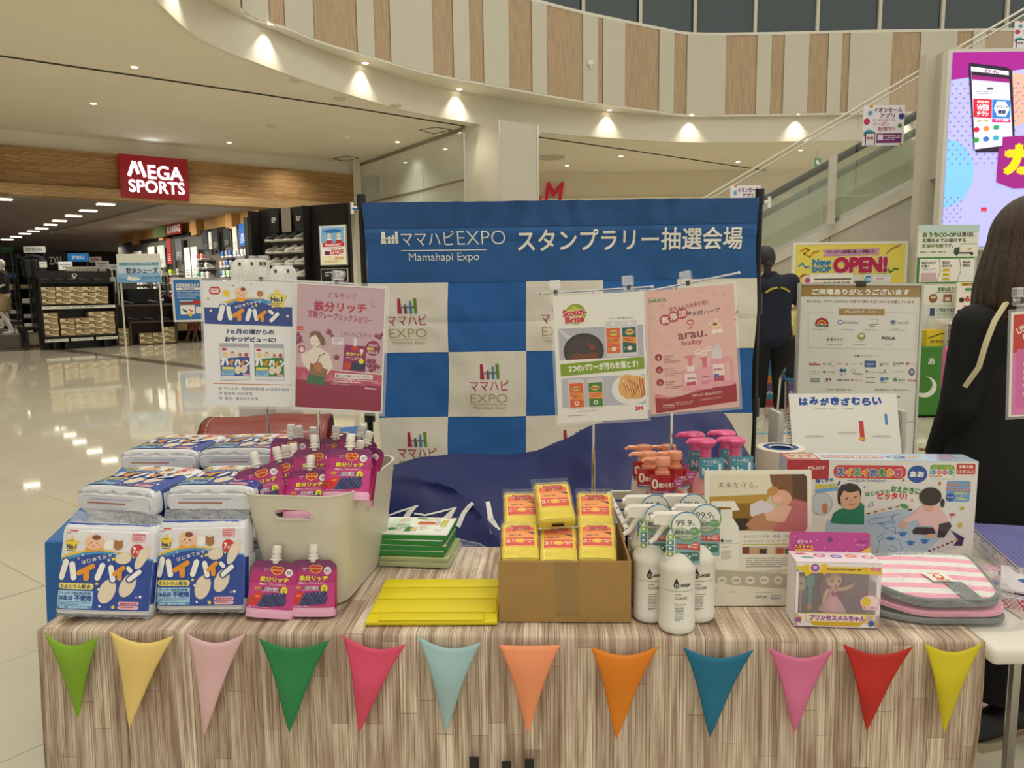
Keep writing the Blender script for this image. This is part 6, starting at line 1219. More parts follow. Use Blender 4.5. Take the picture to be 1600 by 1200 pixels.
def ewash(nm='spray_bottle'):
    t = T(nm,'x','spray bottle'); r = .0345; b = MB(); b.lathe([(r-.004,0),(r-.001,.003),(r,.006),(r,.016),(r-.001,.018),(r-.001,.116),(r,.118),(r,.126),(r-.001,.130),(r-.006,.140),(r-.013,.150),(.0155,.158),(.0125,.164),(.0125,.172)],n=40); b.o('bottle',SBW,t)
    HM = mat('trigger_white','#ece8de',.35); b = MB(); b.lathe([(.0145,.168),(.0145,.186),(.012,.188)],n=24)
    M = Matrix.Rotation(R(90),4,'X'); prof = [(-.046,.206),(-.046,.222),(-.040,.226),(.012,.226),(.030,.222),(.037,.208),(.030,.200),(.012,.190),(-.012,.190),(-.018,.204)]
    b.prism([(x,z) for x,z in prof][::-1],-.0105,.0105,M=Matrix(((1,0,0,0),(0,0,1,0),(0,1,0,0),(0,0,0,1)))); b.o('spray_head',HM,t)
    b = MB(); b.tube([(-.022,0,.206),(-.032,0,.192),(-.042,0,.176),(-.052,0,.168)],[.006,.0055,.005,.004],8); b.o('trigger',HM,t); b = MB(); b.tube([(-.045,0,.215),(-.051,0,.215)],.007,12); b.o('nozzle',HM,t)
    a = Art(0,0,130,200); LN = '#4a4a48'
    a.p([(66,42),(60,54),(57,60),(58,68),(66,73),(74,68),(75,60),(72,54)],'#1e1e1e'); a.e(66.5,63,5,5,'#e6e4da'); a.t('e',63,60,70,66,'#1e1e1e',.05); a.t('-WASH',76,58,112,68,'#1e1e1e',.04); a.r(4,79,130,79.8,LN); a.lines(62,88,92,92,1,LN,.95); a.t('CLEANER',62,95,102,103,LN,-.0); a.lines(62,116,112,120,1,LN,.95); a.lines(62,122,90,166,10,LN,.95,.35); a.b = (26,38,128,172)
    def fn(u,v,o): w = R(-90)+(u-.5)*1.75; rr = r-.001+.0004+o; return Vector((rr*math.cos(w),rr*math.sin(w),.022+v*.092))
    link('bottle_print',a.mesh('bottle_print',fn,PAPER,nu=14,nv=1,clip=True,eps=.0001),t)
    # hang tag
    g = MB(); pts = [(-.030,-.050),(.022,-.050),(.022,-.02)]+[(.0235*math.cos(R(k*15-20)),.0235*math.sin(R(k*15-20))+.012) for k in range(0,15)]+[(-.030,-.005)]
    Mt = Matrix.Translation((.012,-.0185,.192)) @ Matrix.Rotation(R(90),4,'X') @ Matrix.Scale(1.2,4); g.prism(pts,-.0006,0,M=Mt); tg = g.o('hang_tag',mat('tag_card','#e4e6e0',.45),t,0)
    a = Art(-30,-36,24,50); a.r(-30,4,22,50,'#7fa8ac'); a.r(-30,5,-17,50,'#d8dcd8'); 
    for k,c_ in enumerate(('#8ab83c','#3a8a8a','#3a7aa0','#8a9a3c')): a.r(-29,2+k*9,-18.5,10+k*9,c_); a.e(-24,6+k*9,2.6,2.2,'#e6eee0',n=8)
    a.t('SDGs',-29,42,-17,46,'#5a7a9a',0); a.e(0,-12,23.4,23.4,'#3f8ac0'); a.e(0.4,-10.6,23,22.6,'#6a9a44'); a.e(0,-12,21.6,21.6,'#e9ebe4'); a.p([(-21,-8),(-8,-11),(4,-6),(14,-10),(21,-8),(18,2),(8,8),(0,9.4),(-9,8),(-18,2)],'#b9c2b4'); a.t('99.9',-16,-22,8,-12,'#2c3440',.0); a.t('%',9,-17,13,-12.5,'#2c3440',0); a.t('純水の',-17,-6,5,1.5,'#2c3440',.02); a.e(12,-4,7,6.4,'#5a9a5c'); a.lines(7,-7,17,-1,2,'#e6eee0'); a.t('マルチクリーナー',-14,3,14,8,'#3a4448',.01)
    a.p([(-14,16),(22,18),(22,27),(-14,24)],'#b8383c'); a.t('ウイルス・菌除去',-13,18,12,23,'#f0e6e2',.02); a.e(15,20,6,7,'#cf5a5c'); a.lines(10,16,20,24,2,'#f4e4e0'); a.rr(-9,30,20,44,'#2c6a5c',3); a.t('除菌',-6,32,3,36,'#dce8e2',.01); a.t('消臭',9,32,18,36,'#dce8e2',.01); a.t('洗浄',-6,38,3,42,'#dce8e2',.01); a.star(6,37,3.5,'#e6f0ea',.3,4)
    fn = lambda u,v,o: Mt @ Vector((-.030+u*.054,-.050+v*.086,o)); link('tag_print',a.mesh('tag_print',fn,GLOSSP,eps=.00012),tg)
    return freeze(t)
EW = ewash(); EW['label'] = 'white spray bottle standing foremost at the table edge'; EW['group'] = 'white spray bottles with round hang tags'
e1 = tp(1058,984); EW.matrix_world = Matrix.Translation((e1.x,e1.y+.006,.7025)) @ rot(-4)
for px,py,Y,z,rz,lb in ((1016,966,None,.7025,-2,'white spray bottle behind left of the foremost one, beside the cardboard box'),(1089,966,None,.7025,-6,'white spray bottle behind right of the foremost one'),(1012,0,1.452,.7025,-2,'white spray bottle rearmost at the left, against the tray'),(1072,0,1.455,.7025,-5,'white spray bottle rearmost at the right, against the tray')):
    if Y is None: q = tp(px,py); x,y = q.x,q.y+.004
    else: y = Y; x = ay(px,780,Y).x
    dup(EW,lb,'white spray bottles with round hang tags',M=Matrix.Translation((x,y,z)) @ rot(rz))
def pumpb(kind):
    org = kind == 'orange'; HB = .222 if org else .218; t = T('pump_bottle','x','pump bottle'); b = MB(); b.lathe([(.030,0),(.0335,.004),(.034,.02),(.033,HB*.6),(.030,HB*.82),(.024,HB*.94),(.013,HB),(.013,HB+.006)],n=32,sx=1.0,sy=.72); b.o('bottle',mat('bottle_'+kind,'#ecdcd4' if org else '#f2a8ac',.35,coat=.3),t)
    PM = mat('pump_'+kind,'#ee9c78' if org else '#e65a92',.3,coat=.3); b = MB(); b.lathe([(.0165,HB+.001),(.0165,HB+.012),(.0125,HB+.014),(.012,HB+.024),(.017,HB+.027),(.0185,HB+.036),(.017,HB+.044),(.001,HB+.046)] if org else [(.016,HB+.002),(.016,HB+.02),(.0145,HB+.03),(.012,HB+.034),(.013,HB+.054),(.021,HB+.062),(.024,HB+.070),(.018,HB+.076),(.001,HB+.078)],n=28)
    zt = HB+(.037 if org else .068); b.tube([(0,0,zt),(-.022,0,zt+.002),(-.038,0,zt+.003),(-.046,0,zt-.002)],[.0075,.006,.0045,.0035] if org else [.010,.009,.006,.003],10); b.o('pump',PM,t)
    if org:
        a = Art(0,0,60,78); a.r(0,0,60,34,'#b3202c'); a.t('0',3,9,16,30,'#f4e8e0',.03); a.t('歳から使える',17,16,58,27,'#f4e8e0',.04); a.r(0,34,60,40,'#8a4a80'); a.lines(3,35,57,39,1,'#f0e0ec',.9); a.r(0,40,60,45,'#b8ccd8'); a.lines(4,41,56,44,1,'#456',.8); a.e(33,60,15,12,'#e8704c'); a.t('MINON',22,56,44,62,'#f2c4b0',.01); a.t('ミノン',26,64,40,68,'#f2c4b0',0)
        fn = lambda u,v,o: Vector((-.030+.060*u,-.0272-o+.008*(2*u-1)**2,.150+v*.082)); link('front_label',a.mesh('front_label',fn,GLOSSP,nu=8,nv=2,eps=.00015),t)
        a = Art(-12,-12,12,12); a.e(0,0,12,12,'#b84a90'); a.t('しっとり',-8,-6,8,-1,'#f6e6f0',.03); a.t('保湿',-6,1,6,6,'#f6e6f0',.03); fn = lambda u,v,o: Vector((.018+.022*u,-.0315-o,.206+v*.022)); link('round_sticker',a.mesh('round_sticker',fn,GLOSSP,eps=.00015),t)
    else:
        a = Art(0,0,64,50); a.p([(2,2),(8,0),(14,3),(22,0),(32,3),(42,0),(50,3),(58,0),(63,5),(61,14),(64,24),(61,36),(63,46),(54,49),(42,46),(32,50),(20,46),(8,50),(1,44),(3,32),(0,22),(3,12)],'#4f9ab4'); a.t('ママが選ぶ',10,6,50,14,'#e4f0f2',.02); a.lines(10,17,52,20,1,'#dcecf0',.8); a.t('No.',8,23,42,40,'#e9f2f4',.04); a.t('1',48,14,56,40,'#e9f2f4',.02)
        g = MB(); 
        fn = lambda u,v,o: Vector((-.022+.058*u,-.024-o-.006*math.sin(u*3.1),.205+v*.052)); o = link('neck_tag',a.mesh('neck_tag',fn,PAPER,nu=6,nv=2,eps=.0003),t)
        a = Art(0,0,60,60); a.e(30,22,26,20,'#8a5a3a'); a.e(30,22,24.5,18.5,'#efd8a0'); a.t('しっとり',12,12,48,24,'#7a3a2a',.03); a.t('無添加',16,27,44,36,'#7a3a2a',.02); a.e(46,50,12,9,'#c83a50')
        fn = lambda u,v,o: Vector((-.024+.05*u,-.0265-o+.008*(2*u-1)**2,.125+v*.05)); link('front_label',a.mesh('front_label',fn,GLOSSP,nu=6,nv=2,eps=.00015),t)
    return freeze(t)
OB = pumpb('orange'); OB['group'] = 'pump bottles with orange pumps'; first = True
for px,py,lb,H_ in ((1005,698,'back left',.268),(1012,712,'front left',.268),(1043,698,'back right',.268),(1044,712,'middle right',.268),(1033,722,'foremost',.268)):
    k = (CAMZ-.707-H_); r_ = ray(px+2,py); Y = -k/r_.z*r_.y; Y = {'back left': 1.725,'front left': 1.655,'back right': 1.725,'middle right': 1.655,'foremost': 1.60}[lb]; x = ay(px+2,py,Y).x
    if lb == 'middle right': x += .012
    M = Matrix.Translation((x,Y,.7075)) @ rot(0)
    lab = f'white pump bottle with orange pump in the tray, {lb} of the orange ones'
    if first: OB.matrix_world = M; OB['label'] = lab; first = False
    else: dup(OB,lab,'pump bottles with orange pumps',M=M)
KB_ = pumpb('pink'); KB_['group'] = 'pink bottles with pink pumps'; first = True
for px,Y,lb in ((1086,1.735,'back left'),(1103,1.66,'front left'),(1134,1.75,'back right'),(1149,1.67,'front right')):
    x = ay(px,690,Y).x; M = Matrix.Translation((x,Y,.7075 if x < .56 else .7075)); lab = f'pink pump bottle with teal neck tag, {lb} of the pink ones'
    if first: KB_.matrix_world = M; KB_['label'] = lab; first = False
    else: dup(KB_,lab,'pink bottles with pink pumps',M=M)

# ------------------------------------------------------------------ e-wash display board
q0,q1 = tp(1106,955),tp(1277,957); q1.y += .0; wv = (q1-q0).length; M = frame(Vector((q0.x,q0.y+.02,.7025)),Vector((q1.x,q1.y+.028,.7025))) @ Matrix.Rotation(R(-6),4,'X'); hv = .276
t = T('display_board','white cleaner advertising board with a photo of a sleeping baby','board',M=M); b = MB(); b.rbox(0,0,0,wv,.006,hv,.001,1); b.box(wv*.3,.006,0,wv*.7,.05,.003); b.o('panel',mat('board_white','#e6e2d4',.5),t,0)
a = Art(97,448,825,1545,'#e4e0d0'); 
a.p([(130,478)] + [(765,478),(790,500),(795,880),(770,905),(130,890)],'#c9bfa0'); a.p([(130,478),(600,478),(520,620),(130,640)],'#dfd6be'); a.p([(130,640),(545,625),(500,700),(130,700)],'#b8923c'); a.p([(130,690),(480,690),(420,890),(130,890)],'#8a6420'); a.p([(130,800),(400,800),(380,890),(130,890)],'#2e2412')
a.p([(540,478),(775,478),(793,500),(795,720),(690,700),(640,640),(560,560),(545,520)],'#7a5238'); a.p([(690,480),(775,478),(793,500),(795,680),(700,650)],'#5c3c28'); a.p([(580,840),(620,720),(700,660),(795,690),(795,870),(780,900),(560,900)],'#b86a6c')
a.e(620,650,70,58,'#d8a68a',20); a.e(560,600,40,30,'#c08a4c',-30); a.e(592,660,34,26,'#e2b49a'); a.p([(405,700),(480,665),(560,700),(580,770),(480,820),(405,780)],'#d6ccd2'); a.p([(470,790),(640,700),(690,720),(640,830),(520,840)],'#dcae94'); a.p([(372,850),(440,780),(500,760),(520,820),(600,830),(560,890),(420,890)],'#b5805c')
a.t('未来を守る。',188,532,455,575,'#3c3a34',-.01); 
a.p([(135,680),(150,672),(300,672),(335,740),(290,745),(270,720),(180,715),(150,700)],'#e9e8de'); a.r(205,735,285,805,'#e6e5da'); a.p([(180,860),(205,800),(290,800),(325,860),(332,900),(325,1160),(300,1185),(185,1185),(160,1160),(158,900)],'#e9e8dc'); a.l([(175,720),(150,780),(135,800)],9,'#e0dfd2'); a.p([(212,946),(204,962),(206,978),(222,978),(222,962)],'#222'); a.t('-WASH',226,962,280,976,'#222',.03); a.r(160,988,328,990,'#999'); a.t('CLEANER',207,1008,262,1018,'#555',0); a.lines(207,1038,275,1108,9,'#777',.9)
a.t('水だけで「洗浄・除菌・消臭」が可能',360,925,790,948,'#4a4840',-.005); a.t('e-WASH マルチクリーナー',360,962,800,980,'#4a4840',-.01); a.r(350,992,825,998,'#b8b83c'); a.r(350,1012,825,1068,'#b9a890')
for i,c_ in enumerate(('#7a3c28','#c8a070','#3c3430','#d8c8b0','#a85a30','#6a5a4a','#c86a38','#4a3a34')): a.r(352+i*58,1015+(i % 3)*8,400+i*58,1066,c_)
a.lines(380,1095,800,1175,5,'#6a675c',.95,.35); a.lines(380,1190,800,1212,2,'#777',.9,.3); a.p([(97,1180),(825,1230),(825,1330),(600,1325),(300,1300),(97,1270)],'#b9b199')
for i,s in enumerate(('洗浄','除菌','消臭','防カビ','純水')): x = 212+i*96; a.e(x,1262,31,31,'#dedacb'); a.t(s,x-17,1254,x+17,1270,'#6a675c',.01)
a.p([(97,1270),(300,1300),(600,1325),(825,1330),(825,1545),(97,1545)],'#e0dccb'); a.t('Twitter',140,1340,180,1350,'#555',.0); a.t('YouTube',262,1342,302,1352,'#a8382c',.0); a.t('G2PLAN',438,1376,520,1396,'#2c4a7a',.03); a.t('GOALS',545,1388,612,1404,'#3c6a9a',.03); a.t('SUSTAINABLE',545,1372,612,1380,'#3c6a9a',.01); a.lines(438,1350,640,1358,1,'#8a8060',.8)
a.b = (97,448,825,1452); a.flat('print',wv,hv,t,PAPER,x=0,y=-.0002,eps=.0001,clip=True)

# ------------------------------------------------------------------ drawing mat box
q0,q1 = ay(1271,728,1.66),ay(1528,723,1.66); AX0,AX1 = ay(1226,730,1.72).x,ay(1512,724,1.70).x; AW = AX1-AX0; AH = .236
M = frame(Vector((AX0,1.705,.7025)),Vector((AX1,1.66,.7025))); AW = math.hypot(AX1-AX0,.045)
t = T('toy_box','large blue and white drawing mat box with children on the front','toy box',M=M); b = MB(); b.rbox(0,0,0,AW,.075,AH,.0012,1); b.o('carton',mat('carton_blue','#cfdce6',.45),t,0)
s_ = 1600/300; ax = lambda px: (px-1216)*s_; Wp = (1528-1216)*s_
a = Art(0,0,Wp,Wp*AH/AW,'#e2e1dc'); ox = (1240-1216)*s_; oy = 118
X = lambda x: x+ox; Y = lambda y: y-oy
def P_(l): return [(X(x),Y(y)) for x,y in l]
a.r(0,0,X(245),Y(300),'#b31a28'); a.t('PILOT',X(60),Y(178),X(212),Y(206),'#f0e4e0',.03)
a.rr(X(286),Y(162),X(922),Y(286),'#cf3a34',55)
for i,(ch,c_) in enumerate(zip('スイスイおえかき',('#2f6ab8','#e0a020','#3a9a4a','#e08a28','#2f6ab8','#3a8a3a','#e0a020','#c8407c'))): x0 = X(312+i*72.5); a.t(ch,x0,Y(190),x0+68,Y(268),c_,.09,'#f6f2ea',.06)
a.t('〜AQUA DOODLE〜',X(412),Y(296),X(785),Y(322),'#2c3f86',.02); a.e(X(1018),Y(240),92,88,'#e9ecf0'); a.e(X(1018),Y(240),86,82,'#1d4fa0'); a.t('あお',X(952),Y(212),X(1078),Y(268),'#f2f2ee',.06)
a.rr(X(1125),Y(150),X(1335),Y(285),'#8cb060',30); a.rr(X(1132),Y(160),X(1328),Y(195),'#4a9238',14); a.t('始めての教育',X(1145),Y(166),X(1315),Y(186),'#f0e86a',.02); a.rr(X(1132),Y(192),X(1328),Y(278),'#e8e8e0',8)
for i,c_ in enumerate(('#3f8fd0','#e07a3c','#c84a90','#3f9a5c')): a.e(X(1157+i*48),Y(220),22,22,c_); a.lines(X(1143+i*48),Y(212),X(1172+i*48),Y(230),2,'#f4f4f0')
a.lines(X(1140),Y(250),X(1320),Y(272),1,'#c05030',.95); a.rr(X(1350),Y(138),X(1512),Y(236),'#c2352e',12); a.t('対象年齢',X(1372),Y(150),X(1492),Y(182),'#f2e8e0',.03); a.t('1.5才以上',X(1358),Y(194),X(1502),Y(224),'#f2e8e0',.03)
a.rr(X(1275),Y(298),X(1480),Y(492),'#6aa4d4',20); a.t('大きなシートで',X(1275),Y(312),X(1480),Y(352),'#c03a2c',.03,'#f2f0ea',.03,rot=2); a.t('のびのびかける',X(1270),Y(360),X(1485),Y(396),'#c03a2c',.03,'#f2f0ea',.03,rot=2); a.e(X(1312),Y(450),38,38,'#1d4fa0'); a.t('サイズ',X(1284),Y(440),X(1340),Y(460),'#f2f2ee',.02); a.t('約78cm',X(1350),Y(400),X(1460),Y(424),'#f0e23c',.03); a.t('×',X(1400),Y(430),X(1416),Y(446),'#f2f2ee',.03); a.t('78cm',X(1366),Y(452),X(1450),Y(476),'#f0e23c',.03)
a.t('はじめての',X(572),Y(398),X(790),Y(440),'#3a8a44',.05,'#f4f2ea',.05,rot=-8); a.t('おえかきに',X(795),Y(358),X(1055),Y(420),'#3a8a44',.06,'#f4f2ea',.05,rot=6); a.t('ピッタリ!',X(682),Y(412),X(940),Y(480),'#cf3a34',.07,'#f4ece4',.06)
a.t('強くから',X(130),Y(290),X(288),Y(330),'#2c4aa0',.05,rot=-6); a.t('汚れない!',X(130),Y(340),X(315),Y(382),'#e8d828',.08,'#2a3a2a',.04,rot=-5); a.p(P_([(130,395),(340,370),(330,400),(130,430)]),'#6aa8d8'); a.cap((X(345),Y(318)),(X(332),Y(350)),16,'#2a3a8a')
a.e(X(190),Y(530),100,108,'#a8b4bc'); a.e(X(190),Y(530),92,100,'#c9cfd2'); a.p(P_([(190,540),(230,520),(250,550),(240,620),(205,620)]),'#c8875c')
# mat and drawings
a.p(P_([(250,690),(930,520),(1450,830),(1440,900),(900,1020),(200,1020)]),'#aebfd2'); a.p(P_([(570,610),(930,516),(1020,575),(990,600),(920,560),(580,632)]),'#d8d4cc')
for i in range(5): a.e(X(610+i*62),Y(614-i*17),20,8,['#8a3a34','#a0603a','#c8a040','#5a4a7a','#b05a4a'][i],-12)
a.e(X(918),Y(540),40,20,'#4a8a44',20); a.e(X(972),Y(574),22,10,'#2a2c3a',20); a.p(P_([(1100,1000),(1320,760),(1450,830),(1440,900),(1200,990)]),'#d0ccd0'); a.p(P_([(1330,755),(1455,828),(1440,905),(1360,905),(1400,850)]),'#3a2c5c')
for i in range(7): a.e(X(1160+i*38),Y(958-i*18),14,10,['#3a2a2a','#6a3a44','#4a6a3a','#8a3a3a','#3a3040','#a04a5a','#c8a040'][i])
BL_ = '#2f6fb8'
for pts in ([(610,690),(650,660),(740,650),(800,640),(830,660),(780,690),(620,720),(610,690)],[(700,710),(840,680),(860,800),(700,710)],[(730,720),(835,700)],[(760,750),(850,740)],[(800,640),(880,610)],[(820,655),(840,615)],[(790,935),(840,915),(880,950),(850,980),(800,950)],[(700,1010),(720,860),(880,850),(920,940),(900,1000)],[(690,850),(760,790)],[(700,880),(760,830)]): a.l(P_(pts),4,BL_)
a.e(X(815),Y(848),36,18,BL_)
for cx,cy in ((918,800),(992,885),(1115,865)):
    a.e(X(cx),Y(cy+8),26,20,BL_)
    for k in range(5): a.cap((X(cx),Y(cy)),(X(cx-42+k*20),Y(cy-24+abs(k-2)*8)),8,BL_)
def shirt(pts,c): a.p(P_(pts),c)
shirt([(275,710),(300,620),(350,580),(420,560),(530,500),(570,540),(575,720),(400,722)],'#2f7f62'); a.e(X(440),Y(470),98,112,'#dcae8e'); a.e(X(352),Y(505),18,26,'#d09c7c'); a.p(P_([(332,480),(330,400),(360,350),(430,330),(500,345),(538,400),(535,470),(515,400),(440,420),(380,400),(352,470),(365,540),(340,520)]),'#221c1a'); a.e(X(412),Y(476),13,6,'#2a1c18',-14); a.e(X(488),Y(462),13,6,'#2a1c18',-10); a.l(P_([(435,530),(465,535),(495,520)]),6,'#b0504a'); a.e(X(452),Y(500),10,6,'#c8906f')
shirt([(1060,540),(1130,530),(1210,530),(1270,600),(1310,680),(1240,700),(1210,800),(1170,800),(1180,720),(1060,725),(1040,660),(940,700),(910,675),(1010,600)],'#e6bcbc'); a.p(P_([(880,720),(910,680),(950,690),(940,740),(910,755)]),'#dca888'); a.e(X(1130),Y(550),46,40,'#dcae92'); a.e(X(1140),Y(445),96,86,'#261c1a'); a.e(X(1248),Y(505),18,40,'#261c1a'); a.p(P_([(1000,770),(1030,735),(1180,735),(1210,790),(1120,805),(1010,800)]),'#3a3034'); a.p(P_([(1230,700),(1320,680),(1340,720),(1280,830),(1220,830)]),'#3a3034'); a.e(X(1160),Y(815),36,20,'#dca888')
a.e(X(1420),Y(552),18,18,'#b8b83c'); a.e(X(1340),Y(612),28,14,'#c0607c'); a.l(P_([(1340,612),(1332,650)]),4,'#c0607c'); a.e(X(1412),Y(710),20,24,'#d8b83c'); a.e(X(900),Y(300),12,12,'#c0403c'); a.e(X(985),Y(485),14,14,'#d8a83c'); a.e(X(565),Y(366),12,12,'#7ab0dc'); a.e(X(1215),Y(325),14,20,'#c87a4a'); a.l(P_([(600,550),(640,500),(650,540),(600,555)]),4,'#6a6ab0')
a.flat('front_print',AW,AH,t,GLOSSP,x=0,y=0,eps=.00008,clip=True)
a = Art(0,0,460,75,'#b9d2e6'); a.r(0,0,84,75,'#b31a28'); a.rr(8,14,80,60,'#d8b8a0',10); a.t('アクア',14,24,74,52,'#b8382c',.05,'#f0d870',.04); a.rr(92,20,250,56,'#c88a8c',16); a.t('スイスイおえかき',100,26,242,50,'#f0e4e0',.06,'#a04a50',.03); a.e(278,38,24,16,'#2c5aa0'); a.t('あお',264,30,292,46,'#f0f0f0',.04); a.e(322,34,14,12,'#e0b890'); a.rr(360,12,430,34,'#d89ab8',8); a.lines(350,40,450,62,2,'#b85a90',.9)
a.flat('top_print',AW,.075,t,GLOSSP,x=0,y=0,z=AH+.0002,top=True,eps=.00008)

# ------------------------------------------------------------------ doll box
q0,q1 = tp(1241,981),tp(1374,985); M = frame(Vector((q0.x,q0.y+.002,.7025)),Vector((q1.x,q1.y+.002,.7025))); W_,H_,D_ = (q1-q0).length,.128,.058
t = T('doll_box','pink and white windowed toy box with a pink haired doll inside','toy box',M=M); PK = mat('doll_card','#eee4ea',.45)
b = MB(); b.box(0,D_-.001,0,W_,D_,H_); b.box(0,0,0,W_,D_,.0012); b.box(0,0,0,.001,D_,H_,0); b.box(0,0,H_-.001,W_,D_,H_); b.box(0,0,0,W_,.001,.026); b.box(0,0,H_-.020,W_,.001,H_); b.box(0,0,0,.006,.001,H_); b.box(W_-.008,0,0,W_,.001,H_); b.o('carton',PK,t,0)
b = MB(); b.box(.002,D_-.004,.002,W_-.002,D_-.0015,H_-.002); b.o('back_liner',mat('liner_plum','#8a6a7c',.6),t,0)
b = MB(); b.box(.006,.0002,.026,W_-.008,.0007,H_-.020); b.box(W_-.0006,.001,.002,W_-.0001,D_-.001,H_-.001); b.o('window',film('window_film','#ffffff',.9,.05,.15),t,0)
b = MB(); pts = [(x+W_/2,y+.0) for x,y in rrect(W_/2-.002,.026,.007,4)]; b.prism(pts,-.001,0,M=Matrix.Translation((0,D_-.0005,H_+.014)) @ Matrix.Rotation(R(90),4,'X')); b.o('header_card',mat('header_pink','#c04a9a',.45),t,0)
a = Art(130,85,975,310); SK = a; a.t('ポケット',218,148,372,186,'#e88ac8',.05,'#fbeef6',.05,rot=-2); a.t('メルちゃん',188,190,392,232,'#f0b83c',.06,'#c02a7c',.04); a.rr(195,236,385,254,'#f0a82c',8); a.e(557,148,22,20,'#5a4a5a'); a.t('PILOT',848,152,932,168,'#4a2a8a',.03); a.lines(815,184,938,202,1,'#f0c8e4',.9); a.p([(760,300),(960,205),(972,215),(972,250),(880,285),(800,305)],'#e2b43c'); a.e(880,262,20,14,'#c86ac0')
for i in range(10): a.star(190+i*78,120+(i*67) % 170,13,'#f0c0e2',.2,4)
fn = lambda u,v,o: Vector((u*W_,D_-.0022-o,H_-.011+v*.05)); link('header_print',a.mesh('header_print',fn,GLOSSP,eps=.0001),t)
a = Art(0,0,170,58,'#f0ecf0'); 
for i,c_ in enumerate(('#d86a9a','#6a8ad8','#e89a3c','#d87a8a')): a.e(58+i*32,22+(i % 2)*4,12,9,c_); a.e(58+i*32,22+(i % 2)*4,7,4,'#f6e0e8')
a.e(22,14,12,4,'#c8408c'); a.e(30,34,14,5,'#5ab0b0'); a.flat('top_print',W_,D_,t,GLOSSP,x=0,y=0,z=H_+.0003,top=True,eps=.0001)
a = Art(0,0,170,128); a.r(0,0,170,8,'#f0e8ee'); a.p([(0,8),(170,8),(170,22),(20,20),(0,14)],'#e8c83c'); a.lines(60,11,150,18,1,'#7a5a10',.7); a.p([(18,4),(36,8),(62,2),(60,24),(38,18),(20,28),(12,14)],'#ecc41e'); a.e(38,11,12,10,'#f6e6a0'); a.e(38,11,9,8,'#9a5ab8'); a.e(38,10,4,3,'#e0c0ec'); a.e(138,11,6,4,'#e8b83c'); a.e(152,11,5,4,'#e07aa0'); a.e(163,12,5,4,'#e07aa0')
a.p([(2,104),(16,108),(14,122),(2,118)],'#e0b83c'); a.e(8,114,6,5,'#9a4ab0'); a.rr(22,100,150,118,'#e0cc88',6); a.rr(24,102,148,116,'#efe6c8',6); a.t('プリンセスメルちゃん',30,103,142,115,'#a04aa8',.07,'#f8f0f4',.05); a.p([(30,117),(140,117),(130,125),(40,125)],'#d8b01e'); a.e(150,108,9,9,'#ecc83c'); a.e(150,108,5,5,'#b8b0e0'); a.e(154,118,6,6,'#3a5ac0'); a.e(164,120,4,4,'#d8a83c')
a.flat('front_print',W_,H_,t,GLOSSP,x=0,y=-.0002,eps=.0001)
a = Art(0,0,58,50); a.e(29,22,28,22,'#e6a8c0'); a.e(29,22,25,19,'#f0dce4'); a.e(18,22,12,16,'#e8c83c'); a.rr(8,34,52,46,'#eac0d0',6); a.lines(12,37,48,44,1,'#b05080'); fn = lambda u,v,o: Vector((.118+u*.038,.0-o-.0004,.034+v*.032)); link('sticker',a.mesh('sticker',fn,GLOSSP,eps=.0001),t)
# the doll: a plain generic doll with pink hair and dress
dl = T('doll','small doll with long pink hair and pink dress inside the window box','doll',M=M @ Matrix.Translation((.078,.03,.022)))
DS = mat('doll_skin','#e8bc9c',.45); b = MB(); b.lathe([(.001,0),(.012,.003),(.016,.012),(.0155,.02),(.009,.028),(.001,.03)],(0,0,.048),20); b.lathe([(.004,.04),(.004,.05)],n=10); b.tube([(.008,0,.042),(.02,-.004,.044),(.032,-.008,.052)],[.0045,.004,.003],8); b.tube([(-.008,0,.042),(-.014,-.002,.03),(-.018,-.004,.016)],[.0045,.004,.003],8); b.tube([(.006,0,.01),(.016,-.004,.0),(.028,-.006,-.012)],[.006,.005,.004],8); b.tube([(-.004,0,.01),(-.004,0,-.012)],[.006,.005],8)
for k in range(3): b.tube([(.032,-.008,.052),(.036+.001*k,-.008,.054+.002*k)],.0012,5)
b.o('body',DS,dl); b = MB(); b.lathe([(.0055,.044),(.008,.04),(.007,.03),(.02,.012),(.026,.0),(.024,-.002)],n=28,sy=.6); b.o('dress',mat('doll_dress','#e8a8b8',.4,coat=.4),dl)
b = MB(); b.grid(lambda u,v: Vector((math.cos(math.pi*u)*(.018+.006*v),.004+math.sin(math.pi*u)*.014,.078-.062*v+.006*math.sin(math.pi*u)*(1-v))),16,10); b.lathe([(.017,0),(.0165,.008),(.010,.016),(.001,.018)],(0,.003,.062),20); b.o('hair',mat('doll_hair','#c86aa4',.45),dl)
b = MB(); 
for s in (-1,1): b.lathe([(.0025,0),(.001,.001)],n=10,M=Matrix.Translation((s*.0062,-.0155,.064)) @ Matrix.Rotation(R(90),4,'X'))
b.lathe([(.0015,0),(.0005,.0008)],n=8,M=Matrix.Translation((0,-.0165,.0555)) @ Matrix.Rotation(R(90),4,'X')); b.o('face_paint',mat('doll_eyes','#2c2420',.3),dl)
b = MB(); b.lathe([(.005,0),(.002,.002)],n=14,M=Matrix.Translation((0,-.009,.036)) @ Matrix.Rotation(R(90),4,'X')); b.o('heart_brooch',mat('brooch','#a81c5c',.25),dl)
w = T('toy_wand','small teal toy brush beside the doll in the box','toy',M=M @ Matrix.Translation((.036,.03,.03))); b = MB(); b.tube([(0,0,0),(0,0,.04)],[.003,.004],8); b.rbox(-.008,-.003,.038,.008,.003,.062,.003,2); b.o('brush',mat('toy_teal','#4a9a9c',.4),w); b = MB(); b.tube([(0,0,-.008),(0,0,.004)],.004,8); b.o('tip',mat('toy_orange','#e8a04c',.4),w)
